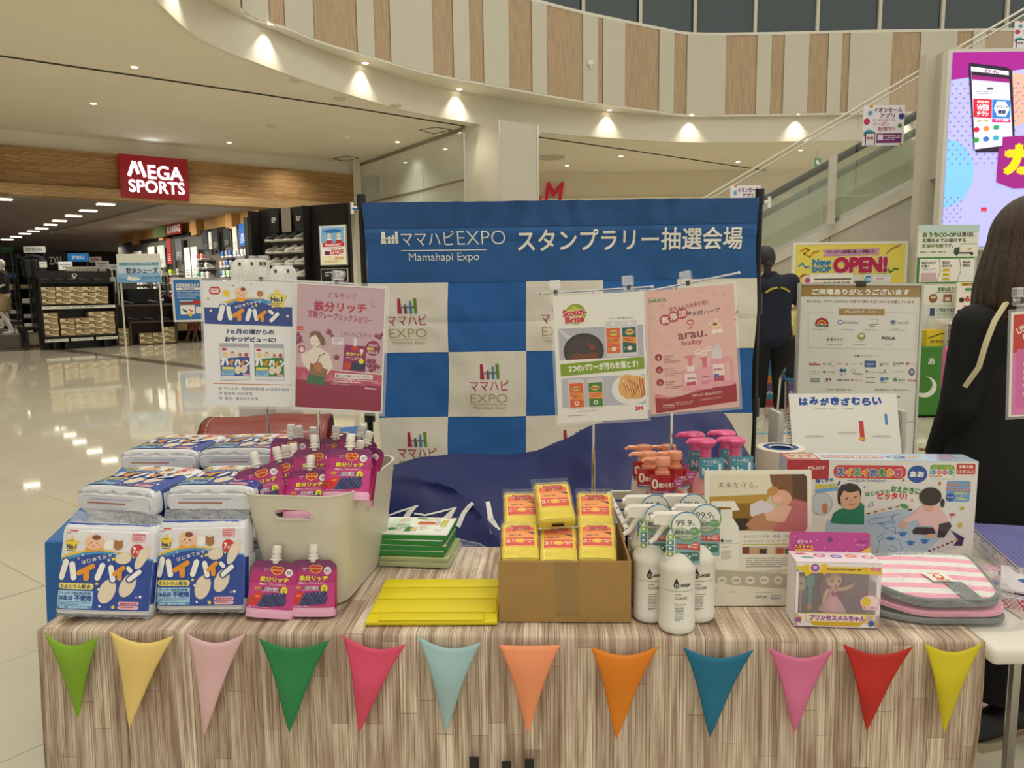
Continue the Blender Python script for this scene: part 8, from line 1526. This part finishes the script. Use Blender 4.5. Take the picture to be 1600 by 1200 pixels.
# ------------------------------------------------------------------ things behind the table
# navy cloth draped over the stock
NV = mat('navy_cloth','#131f58',.5,spec=.35,  bump=.06,bscale=5)
ridge = [(575,752),(612,741),(660,727),(720,722),(790,722),(835,716),(880,700),(930,676),(980,660),(1040,650),(1090,646),(1124,650),(1150,690),(1185,745),(1200,790)]
def rz_(s):
    x = 575+s*(1200-575)
    for (x0,y0),(x1,y1) in zip(ridge,ridge[1:]):
        if x0 <= x <= x1: w = (x-x0)/(x1-x0); w = w*w*(3-2*w)*.4+w*.6; return x,y0+(y1-y0)*w
    return ridge[-1]
def nav(u,v):
    px,py = rz_(u); Yt = 2.75; top = ay(px,py,Yt); bot = Vector((-.34+u*.98,1.875,.50)); k = v
    p = top.lerp(bot,k); h = top.z
    prof = k**1.7; p.z = top.z*(1-prof)+bot.z*prof; p.y = top.y+(bot.y-top.y)*(k**.75)
    amp = math.sin(math.pi*min(1,k*1.1))*.04+.004; g_ = u*7-k*3.2; p.z -= .07*abs(math.sin(g_+.8*noise.noise(Vector((u*3,k*2,7)))))**.6*math.sin(math.pi*k)**.8-.03
    p.z += amp*(.8*math.sin(u*10-k*7+1)+.5*math.sin(u*23-k*13+2.1)+.9*noise.noise(Vector((u*5,k*4,3))))
    p.y += -.03*math.sin(u*14+k*3)*k*(1-k)*2-.09*(abs(math.sin(u*9-k*4.5+1.3*noise.noise(Vector((u*3,k*2,5)))))**.5)*math.sin(math.pi*k)-.03*abs(noise.noise(Vector((u*14-k*6,k*5,2))))*math.sin(math.pi*k)
    if u > .9: p.z -= (u-.9)*1.2*k
    p.z = max(p.z,.04)
    if p.y < 1.90: p.y = max(p.y,1.872)
    return p
b = MB(); b.grid(nav,90,50)
def nav_b(u,v): px,py = rz_(u); t_ = ay(px,py,2.75); return Vector((t_.x,2.75+.1*v+.02*math.sin(u*20)*v,t_.z*(1-v)+.05*v-.0))
b.grid(nav_b,90,8); o = b.o('navy_cloth',NV,None,70); so = o.modifiers.new('s','SOLIDIFY'); so.thickness = .002; so.offset = -1
o['label'] = 'dark navy cloth with white lettering draped over the stock behind the table'; o['category'] = 'cloth'
# white lettering strokes lying on the cloth (found on its surface)
from mathutils.bvhtree import BVHTree
dgm = o.data; bv = BVHTree.FromPolygons([v.co for v in dgm.vertices],[list(p.vertices) for p in dgm.polygons])
def onc(px,py):
    r = ray(px,py).normalized(); h = bv.ray_cast(Vector((0,0,CAMZ)),r)
    return (h[0]+(h[1] if h[1].dot(r) < 0 else -h[1])*.0035) if h[0] else None
b = MB()
def stroke(pts,ws):
    fine = []; 
    for (p0,w0),(p1,w1) in zip(zip(pts,ws),zip(pts[1:],ws[1:])):
        for k in range(6): q = k/6; fine.append((p0[0]+(p1[0]-p0[0])*q,p0[1]+(p1[1]-p0[1])*q,w0+(w1-w0)*q))
    fine.append((*pts[-1],ws[-1])); L_,R_ = [],[]
    for i,(x,y,w) in enumerate(fine):
        x2,y2,_ = fine[min(i+1,len(fine)-1)]; x1_,y1_,_ = fine[max(i-1,0)]; d = math.hypot(x2-x1_,y2-y1_) or 1; nx,ny = -(y2-y1_)/d*w/2,(x2-x1_)/d*w/2; a_,c_ = onc(x+nx,y+ny),onc(x-nx,y-ny)
        if a_ is None or c_ is None: continue
        L_.append(a_); R_.append(c_)
    n = len(L_)
    if n > 1: b.add(L_+R_,[(i,i+1,n+i+1,n+i) for i in range(n-1)])
stroke([(598,810),(625,800),(654,791)],[2,3,3]); stroke([(652,791),(640,802),(628,822)],[3,8,12]); stroke([(648,803),(665,806),(690,800),(714,794)],[3,3,3,2]); stroke([(712,795),(703,806),(690,822)],[3,9,14]); stroke([(738,787),(725,803),(716,824)],[6,7,8]); stroke([(762,785),(766,812),(775,832)],[7,9,14])
ll = b.o('cloth_lettering',mat('white_ink','#d8d6d0',.6),o,0)
# stock cartons under the cloth, hold it up
for i,(x0,x1,y0,y1,z1) in enumerate(((-.26,.0,2.1,2.7,.55),(.02,.42,2.2,2.72,.60),(.46,.82,2.35,2.73,.72))):
    t = T('stock_carton',['brown stock carton under the navy cloth, left one','brown stock carton under the navy cloth, middle one','brown stock carton under the navy cloth, right one'][i],'carton',(x0,y0,0)); b = MB(); b.rbox(0,0,0,x1-x0,y1-y0,z1-.06,.004,1); b.o('carton',KC,t,0)
# school bag on the blue table
BRN = mat('red_brown_leather','#84281c',.42,noise_amt=.08,nscale=6,bump=.1,bscale=70,coat=.2); BG = Vector((-1.02,2.42,.697))
t = T('school_satchel','large red brown leather satchel lying on the blue cloth table','satchel',BG,R(8)); 
prof = [(-.10,.0),(-.115,.05),(-.11,.12),(-.085,.17),(-.04,.20),(.03,.205),(.09,.19),(.12,.15),(.125,.05),(.12,0)]
def sat(u,v):
    i = u*(len(prof)-1); k = min(int(i),len(prof)-2); w = i-k; y = prof[k][0]+(prof[k+1][0]-prof[k][0])*w; z = prof[k][1]+(prof[k+1][1]-prof[k][1])*w; return Vector((v*.40,y*1.25,z*1.12+.004*math.sin(v*9+u*5)))
b = MB(); b.grid(sat,36,14); o = b.o('flap',BRN,t,60); so = o.modifiers.new('s','SOLIDIFY'); so.thickness = .006
b = MB(); n = 30; pts = [sat(k/n,0) for k in range(n+1)]; c_ = Vector((.03,0,.07)); V = [p+Vector((.02,0,0))+(c_-p)*.1 for p in pts]; b.add(V+[Vector((.03,0,.05))],[(i,i+1,len(V)) for i in range(len(V)-1)]); b.o('side_panel',mat('dark_red_leather','#5c1a1a',.3,coat=.5),t,60)
b = MB(); b.tube([p+Vector((-.002,0,0)) for p in pts],.006,8); b.o('edge_piping',mat('black_piping','#1c1614',.4),t)
b = MB(); 
for k in range(2,n-1):
    p = sat(k/n,.045)+Vector((0,0,.0075)); q = sat((k+.55)/n,.045)+Vector((0,0,.0075)); b.tube([p,q],.0014,4)
b.o('stitching',mat('stitch','#cbb998',.7),t)
b = MB(); P = [Vector((.01,-.10,.16)),Vector((-.06,-.14,.11)),Vector((-.11,-.18,.04)),Vector((-.13,-.22,.010))]; vs = []
for k in range(13):
    i = k/12*3; j = min(int(i),2); w = i-j; p = P[j].lerp(P[j+1],w); vs += [p+Vector((-.015,.02,0)),p+Vector((.015,-.02,.004))]
b.add(vs,[(2*i,2*i+1,2*i+3,2*i+2) for i in range(12)]); o = b.o('shoulder_strap',mat('grey_strap','#6a655c',.6),t); so = o.modifiers.new('s','SOLIDIFY'); so.thickness = .005
b = MB(); b.rbox(-.16,-.25,.001,-.11,-.215,.02,.006,2); b.o('strap_end',mat('dark_red_leather'),t)
# gingham cloth pouch, grey case, papers and clear racks on the blue table
GM_ = bpy.data.materials.new('gingham'); GM_.use_nodes = True; nt = GM_.node_tree; tc = nt.nodes.new('ShaderNodeTexCoord'); ck = nt.nodes.new('ShaderNodeTexChecker'); ck.inputs['Scale'].default_value = 34; ck.inputs[1].default_value = lin('#d8d5cc'); ck.inputs[2].default_value = lin('#2a2a2c'); nt.links.new(tc.outputs['Object'],ck.inputs[0]); nt.links.new(ck.outputs[0],nt.nodes['Principled BSDF'].inputs['Base Color'])
p = az(500,668,.70); Yg = 2.95
def pillow(hw,hd,hh): return lambda u,v: Vector((sgp(math.cos(2*math.pi*u),.6)*hw*math.sin(math.pi*v)**.6,sgp(math.sin(2*math.pi*u),.6)*hd*math.sin(math.pi*v)**.6,hh/2-hh/2*math.cos(math.pi*v)))
b = MB(); b.grid(pillow(.16,.10,.085),32,12); o = b.o('gingham_bag',GM_); o.location = (ay(510,660,Yg).x,Yg-.05,.698); o['label'] = 'black and white gingham cloth bag on the blue table behind the pink poster'; o['category'] = 'bag'
b = MB(); b.grid(pillow(.14,.08,.06),32,12); o = b.o('grey_case',mat('grey_case','#5c5a52',.5)); o.location = (ay(422,655,3.0).x-.02,2.98,.698); o['label'] = 'grey soft case left of the gingham bag on the blue table'; o['category'] = 'case'
t = T('tablet','pale sheet of printed paper lying on the blue table in front of the gingham bag','paper',(-.62,2.58,.698)); t.name = 'paper_sheet'; a = Art(0,0,200,120,'#c9d2d0'); a.lines(70,20,190,100,5,'#8aa0a4',.9); b = MB(); b.box(-.12,-.07,0,.18,.07,.002); b.o('sheet',mat('sheet_pale','#c9d2d0',.5),t,0); a.flat('print',.29,.13,t,PAPER,x=-.115,y=-.065,z=.0022,top=True,eps=.0002)
t = T('acrylic_holder','clear acrylic strip holder behind the white bin on the blue table','holder',(ay(428,660,2.3).x,2.3,.698)); b = MB(); b.box(-.025,0,0,.025,.003,.14); b.o('strip',CLEAR,t,0); b = MB(); b.tube([(-.022,.008,0),(-.022,.008,.3)],.004,8); b.o('pole',STEEL,t); b = MB(); b.box(-.03,-.02,-.0,.03,.04,.004); b.o('base',CLEAR,t,0)
# spare white sign panels with clear clips
for i,(x0,x1,yt,Y,lb) in enumerate(((359,419,404,2.62,'taller white curved sign panel with clear clips above the cracker poster'),(418,461,415,2.55,'lower white sign panel with clear clips left of the backdrop pole'))):
    p,q = ay(x0,yt,Y),ay(x1,yt,Y); w = q.x-p.x; h = p.z-.698; t = T('display_stand',lb,'display stand',(p.x,Y,.698)); b = MB(); b.grid(lambda u,v: Vector((w*u,.02*math.sin(u*math.pi),h*v-(.02*(1-math.sin(math.pi*min(1,max(0,u)))))*(v if i == 0 else v*1.5)*(abs(2*u-1)**3))),16,8); o = b.o('panel',mat('panel_white','#dcdad2',.4),t); so = o.modifiers.new('s','SOLIDIFY'); so.thickness = .006
    for fx in ((.3,.62,.85,.95) if i == 0 else (.35,.8)): clip(Matrix.Translation((w*fx,-.01,h-.02)),t); b = MB(); b.tube([(w*fx,-.012,h-.01),(w*fx,-.012,h-.14)],.003,6); b.o('hook',CLEAR,t)
    b = MB(); b.box(0,-.05,0,w,.05,.006); b.o('foot',CLEAR,t,0)
# partner board on its floor easel
a = Art(330,236,1085,1290,'#dddbd2'); a.p([(343,250),(1018,250),(1018,305),(343,305)],'#a08248'); a.b = (336,240,1024,1240)
a.r(336,240,1030,306,'#a08248'); a.t('ご来場ありがとうございます',398,258,962,296,'#f0ece0',.05); a.t('私たちは、ママハピEXPOと子育てに関わる全ての人を応援しています',372,326,990,343,'#8a7038',.01)
GL = '#b3ab92'; a.l([(380,400),(1012,400)],1.5,GL); a.l([(392,618),(1012,618)],1.5,GL); a.l([(382,400),(392,618)],1.5,GL); a.l([(1006,400),(1012,618)],1.5,GL); a.r(562,378,824,416,'#a08248'); a.t('プレミアパートナー',592,388,797,405,'#f0ece0',.03)
a.e(464,474,40,40,'#b0302c',a0=180,a1=360); a.e(464,474,26,26,'#e0b060',a0=180,a1=360); a.e(464,474,18,18,'#b0302c',a0=180,a1=360); a.e(464,474,8,8,'#e8e0cc',a0=180,a1=360); a.t('World Family',426,476,505,492,'#2a2420',.04); a.lines(415,504,528,512,1,'#555',.95)
a.e(572,460,17,14,'#2f6fae'); a.e(572,460,13,10,'#dddbd2'); a.t('MONEY DOCTOR',590,458,678,468,'#3f6fa0',.02); a.lines(592,450,676,455,1,'#7a98b8',.9); a.lines(580,503,662,511,1,'#555',.95)
a.lines(735,438,785,445,1,'#667',.9); a.l([(786,430),(786,462)],1.5,'#667'); a.lines(738,468,792,488,2,'#4a5058',.95); a.lines(712,502,828,510,1,'#555',.95); a.e(876,458,15,15,'#8a98a8'); a.e(872,452,12,7,'#4a5a70',-15); a.t('Sony Life',895,449,964,470,'#5a5e62',.0); a.lines(880,492,920,498,1,'#555',.9); a.lines(850,502,980,509,1,'#555',.95)
a.lines(498,545,588,551,1,'#777',.5); a.t('生活クラブ',496,556,592,574,'#5a5648',.01); a.lines(500,592,592,599,1,'#444',.95); a.e(698,544,23,22,'#8a9448'); a.e(698,540,15,10,'#d8d8b8'); a.lines(672,572,728,579,1,'#a89858',.9); a.lines(652,590,748,597,1,'#555',.95); a.t('POLA',814,543,893,562,'#3a3a38',.05); a.lines(828,587,884,593,1,'#555',.95)
a.l([(622,661),(652,661)],1,GL); a.l([(776,660),(812,660)],1,GL); a.t('出展パートナー',660,654,768,668,'#6a6658',.01)
a.t('BabiBoo',400,708,466,724,'#b8503c',.04); a.t('BRAVOLE',480,709,548,719,'#6a7a8c',.01); a.e(538,713,14,14,'#8a9aac'); a.e(538,713,12,12,'#dddbd2'); a.lines(562,708,632,718,1,'#a05a4a',.95); a.e(623,713,6,6,'#b8503c'); a.lines(642,709,706,718,1,'#4a8a5c',.95); a.e(702,710,5,6,'#4a5a4a'); a.r(722,690,788,730,'#2c4f94'); a.t('ZENT',732,706,778,716,'#dde4f0',.03); a.t('Aqua Clara',808,698,864,718,'#5a8a9c',.0); a.e(820,714,10,5,'#5a9a6c',-20); a.t('SUUMO',885,697,950,710,'#5a5a58',.03); a.lines(888,714,946,722,1,'#666',.9); a.r(962,697,976,712,'#b03c3c'); a.t('ヤマハ',980,699,1024,712,'#c08484',.0)
a.t('リフォーム',404,758,470,768,'#b87a6a',.01); a.t('ファンタジア',402,773,468,782,'#b87a6a',.0); a.e(490,763,8,7,'#7a5a5a'); a.t('ニャスミル',500,758,552,769,'#8a5a54',.01); a.e(590,752,11,11,'#2f5f8a'); a.e(609,752,11,11,'#3a8a8c'); a.lines(580,770,620,786,2,'#5a7a90',.8); a.e(659,755,12,13,'#7a9a6c'); a.e(659,755,9,10,'#dddbd2'); a.t('Irohaina',666,764,713,776,'#6a9a5c',.02); a.e(737,756,9,7,'#6a8a4c'); a.t('ジーウィル',752,754,796,767,'#5a6a4c',.0); a.lines(806,758,878,768,1,'#a05a4c',.95); a.e(840,748,5,5,'#6a4a3c'); a.lines(886,751,956,759,1,'#8a9aa0',.9); a.e(995,754,18,22,'#4a5278'); a.e(995,754,10,13,'#a8a8c0')
a.t('KYOTO',412,803,467,813,'#3a4a6a',.04); a.t('COOP',412,816,467,826,'#3a4a6a',.04); a.e(508,808,8,8,'#2f6a6c'); a.e(526,808,8,8,'#b8404c'); a.lines(494,820,548,827,1,'#5a4a4a',.9); a.t('HEBEL HAUS',564,804,638,814,'#4a5058',.02); a.lines(582,817,622,822,1,'#777',.9); a.e(654,811,6,6,'#b83c3c'); a.t('エコワークス',662,806,714,818,'#8a5a5a',.0); a.lines(734,790,794,800,1,'#5a6048',.95); a.lines(734,818,794,828,1,'#4a5458',.95); a.e(829,800,13,12,'#2f6fb0'); a.e(854,797,12,9,'#3a8a8c'); a.lines(818,816,872,825,1,'#3a6aa0',.9); a.e(902,803,12,12,'#4a8a5c'); a.t('AHS',918,796,960,810,'#5a6a60',.01); a.t('JAPAN',926,814,954,820,'#888',.0); a.t('Yakult',973,798,1026,812,'#b83c3c',.03)
a.l([(460,870),(496,870)],1,GL); a.t('プレミアサプライヤー',505,863,658,878,'#6a6658',.01); a.l([(755,868),(785,868)],1,GL); a.t('安心安全のトップサプライヤー',790,858,990,873,'#6a6658',.01); a.p([(880,890),(870,905),(872,916),(888,916),(890,905)],'#2a2a2a'); a.t('WASH',893,902,936,913,'#4a4a48',.02); a.lines(884,920,924,930,1,'#666',.9); a.e(930,1055,14,14,'#c8924c'); a.t('Ninomiya',966,1051,1020,1061,'#666',.0); a.t('パートナー',905,1156,960,1168,'#6a6658',.0); a.r(918,1188,940,1205,'#5aa0c0'); a.e(962,1196,10,10,'#a86a8c')
bl,br_ = ay(1274,740,3.25),ay(1458,740,3.2); tl,tr_ = ay(1252,446,3.3),ay(1442,447,3.22)
w = .565; p0 = Vector((tl.x,3.32,0)); p1 = Vector((tr_.x,3.24,0)); w = (p1-p0).length; up = Vector((.062,.06,1)).normalized(); Mx = frame(Vector((tl.x,3.30,tl.z)),Vector((tr_.x,3.24,tr_.z)),up); hB = .84
t = T('partner_board','white framed sponsor board with a gold title band behind the table','board',M=Mx @ Matrix.Translation((0,0,-hB))); b = MB(); b.box(0,0,0,w,.018,hB); b.o('backing',mat('board_pale','#dddbd2',.5),t,0); a.b = (336,240,1024,240+688*hB/w); a.flat('print',w,hB,t,GLOSSP,x=0,eps=.0004,clip=True)
b = MB(); f_ = .012; b.rbox(-f_,-.006,-f_,0,.02,hB+f_,.002,1); b.rbox(w,-.006,-f_,w+f_,.02,hB+f_,.002,1); b.rbox(0,-.006,hB,w,.02,hB+f_,.002,1); b.rbox(0,-.006,-f_,w,.02,0,.002,1); b.o('frame',mat('silver_frame','#c2bfb6',.3,metal=.7),t); b = MB(); b.rbox(w*.5-.02,-.014,hB-.004,w*.5+.02,.03,hB+.022,.004,2); b.o('top_clamp',mat('brown_clamp','#3f3428',.5),t)
zl = (Mx @ Vector((0,0,-hB))).z; t.name = 'partner_board'
b = MB(); 
for x in (.05,w-.05): a0 = Vector((x,.03,.3)); w0 = Mx @ Matrix.Translation((0,0,-hB)) @ a0; b.tube([a0,Mx.inverted() @ Vector((w0.x,w0.y+.35,.008))+Vector((0,0,hB))],.01,8); b.tube([Vector((x,.02,.1)),Mx.inverted() @ Vector((w0.x,w0.y-.1,.008))+Vector((0,0,hB))],.01,8)
b.o('easel_leg',STEEL,t)
# picture book standing open in its stand
bp0,bp1 = ay(1241,741,1.93),ay(1412,741,1.93); bt0,bt1 = ay(1238,630,1.98),ay(1407,630,1.98)
M = frame(Vector((bp0.x+.0,1.93,bp0.z)),Vector((bp1.x,1.93,bp1.z)),Vector((-.02,.32,1))); w = (bp1-bp0).length; h = .22
t = T('book_stand','pale grey book stand behind the drawing mat box','book stand',(bp0.x-.03,1.96,.70)); hs_ = bp0.z-.70
b = MB(); b.rbox(-.0,0,0,w+.06,.16,hs_-.012,.004,2); b.o('plinth',mat('stand_grey','#b9b6ac',.45),t)
for x0 in (0,w+.044): b = MB(); b.rbox(x0,.02,hs_-.012,x0+.016,.10,hs_+.16,.006,2); b.o('side_support',mat('stand_grey'),t)
tb2 = T('stock_table','low table carrying the book stand and the film roll behind the front table','table',(.655,1.87,0)); b = MB(); b.rbox(0,0,.66,.46,.34,.698,.004,1); b.o('table_top',WHITE,tb2)
for x in (.03,.43):
    for y in (.03,.31): b = MB(); b.tube([(x,y,0),(x,y,.66)],.012,8); b.o('leg',STEEL,tb2)
t = T('picture_book','white picture book with blue hand lettered title on the book stand','book',M=M); b = MB(); b.rbox(0,0,0,w,.006,h,.001,1); b.box(.004,.006,.004,w-.002,.016,h-.004); b.o('pages',mat('book_page','#e4e2da',.6),t,0)
b = MB(); 
for k in range(26): z = .006+k*h/26.5; b.tube([(-.003,-.002,z),(-.006,.004,z),(-.003,.01,z)],.0012,5)
b.o('spiral_binding',BLACK,t)
a = Art(285,905,905,1400,'#e6e4dc')
for i,ch in enumerate('はみがきざむらい'): x = 340+i*60.5; a.t(ch,x,930-(i % 2)*4,x+54,980-(i % 2)*4,'#1f4fa0',.07)
a.lines(428,998,745,1008,1,'#555',.6)
for cx,cy,c_ in ((415,1140,'#8aa83c'),(605,1120,'#7ab4c8'),(800,1140,'#5a7ab0')): a.e(cx,cy+30,60,9,'#c9c5bc')
a.rr(675,1050,702,1200,'#c8403c',10); a.rr(670,1040,706,1075,'#e9e6e0',8); a.e(686,1185,22,10,'#e0a83c'); a.rr(826,1030,842,1100,'#4a8ac0',6)
a.flat('cover_print',w,h,t,PAPER,x=0,y=-.0002,eps=.0001,clip=True)
# tall film roll with a blue core
rp = ay(1222,705,1.93); t = T('film_roll','fat roll of pale tape with a blue core left of the picture book','tape roll',(rp.x-.004,1.93,.70)); zr = rp.z-.70+.012; b = MB(); n = 40
b.lathe([(.028,0),(.062,0),(.062,zr-.002),(.060,zr),(.030,zr),(.028,zr-.002),(.028,0)],n=n,cap=False); b.o('roll',mat('film_cream','#e4dcc8',.35,coat=.3),t); b = MB(); b.lathe([(.0278,zr-.003),(.0278,.01),(.026,.01),(.026,zr-.003),(.0278,zr-.003)],n=n,cap=False); b.lathe([(.045,zr+.0002),(.031,zr+.0004)],n=n,cap=False); b.o('core',mat('core_blue','#24488c',.5),t)
# hanging card in front of the woman at the right edge
a = Art(1520,380,1900,1010,'#e6e2da'); a.r(1535,395,1890,1000,'#d87ab0'); a.p([(1535,395),(1890,395),(1890,560),(1580,620),(1535,625)],'#c43024'); a.t('LIMITED',1548,440,1700,480,'#ece0d8',.03,rot=-28); a.t('OFFER',1585,478,1740,530,'#ece0d8',.03,rot=-28); a.rr(1560,600,1880,960,'#cf68a4',14); a.lines(1600,680,1840,900,5,'#e8b0d0',.8)
card('hanging_card','laminated red and pink limited offer card at the right picture edge',(1580,488),(1680,482),(1583,655),1.62,1.62,a)
stand('chrome T stand at the right picture edge carrying the limited offer card',(1588,476),(1700,470),1.64,1660,(1596,1670))
for o in list(COL.objects):
    if o.get('label') == 'chrome T stand at the right picture edge carrying the limited offer card': o.location.z = .7115; 
# woman in black coat
PX,PY = 1.49,2.13
t = T('person','woman with brown bob in a long black coat seen from behind at right','person',(PX,PY,0),R(172)); t.scale = (1,1,.985)
J = dict(pelvis=(0,0,.86),waist=(0,0,1.0),chest=(0,.01,1.2),neck0=(0,.0,1.32),neck=(0,-.01,1.37),head0=(0,-.015,1.42),head=(0,-.02,1.48),face=(.2,-1,-.1),
         shl=(-.13,.01,1.245),ell=(-.165,.03,1.0),wrl=(-.14,-.12,.84),pal=(-.12,-.18,.81),shr=(.13,.01,1.245),elr=(.17,.02,1.0),wrr=(.17,-.10,.84),par=(.15,-.16,.83),
         hipl=(-.09,0,.8),knl=(-.09,.0,.45),anl=(-.09,.03,.1),hel=(-.09,.03,.04),tol=(-.11,-.13,.03),hipr=(.09,0,.8),knr=(.05,.02,.45),anr=(.0,.06,.1),her=(-.01,.07,.04),tor=(.13,.13,.03))
body(t,J,SKINM); COAT = mat('black_coat','#08080a',.85,bump=.25,bscale=6)
clothes(t,J,COAT,BLKP,long_=True,hem=.0,names=('coat_top','trousers'),fat=.98)
b = MB(); b.lathe([(.225,.50),(.222,.52),(.212,.7),(.19,.9),(.17,1.05),(.155,1.18),(.06,1.28)],sx=1,sy=.72,n=36); b.lathe([(.125,.12),(.13,.16),(.15,.5),(.17,.6)],(-.095,0,0),sx=.8,sy=.8,n=20); b.lathe([(.125,.12),(.13,.16),(.15,.5),(.17,.6)],(.03,.04,0),sx=.8,sy=.8,n=20); b.o('coat',COAT,t)
HB_ = mat('brown_hair','#4b3a28',.38,noise_amt=.3,nscale=40,bump=.9,bscale=90,stretch=(5,5,.25)); c_ = Vector(J['head'])
def bob(u,v):
    w = 2*math.pi*u; th = v*math.pi; 
    if v < .45: q = v/.45*math.pi/2; r_ = math.sin(q); z = math.cos(q)*.125
    else: k = (v-.45)/.55; r_ = 1+.26*math.sin(k*2.2); z = -.235*k
    st = 1+.03*math.sin(w*23+v*6)*v+.018*math.sin(w*57)*v; front = max(0,-math.sin(w)); lift = 0
    x = math.cos(w)*r_*.102*st; y = math.sin(w)*r_*.108*st
    if v > .45 and front > .55: y = y*.62
    if v > .9: x *= .97; y *= .97
    return c_+Vector((x,y+.018,z+.01+.006*math.sin(w*19)*(v > .9)))
b = MB(); b.grid(bob,120,34); o = b.o('hair',HB_,t,80); so = o.modifiers.new('s','SOLIDIFY'); so.thickness = .006
b = MB(); P = [Vector((.11,-.13,1.17)),Vector((.15,-.06,1.27)),Vector((.16,.02,1.335)),Vector((.135,.09,1.30)),Vector((.13,.145,1.2)),Vector((.15,.17,1.05))]; vs = []; P2 = [Vector((.03,.04,1.36)),Vector((.07,.07,1.335)),Vector((.105,.09,1.305)),Vector((.135,.103,1.26)),Vector((.155,.108,1.20)),Vector((.168,.105,1.13)),Vector((.185,.07,1.07))]
b.tube(P2,.008,6); b.o('bag_strap',mat('cream_strap','#d2c6a0',.7),t)
SNB = mat('sneaker_black','#131214',.6)
for s in 'lr': sneaker(t,J,s,SNB,mat('sole_cream','#a89f88',.6))
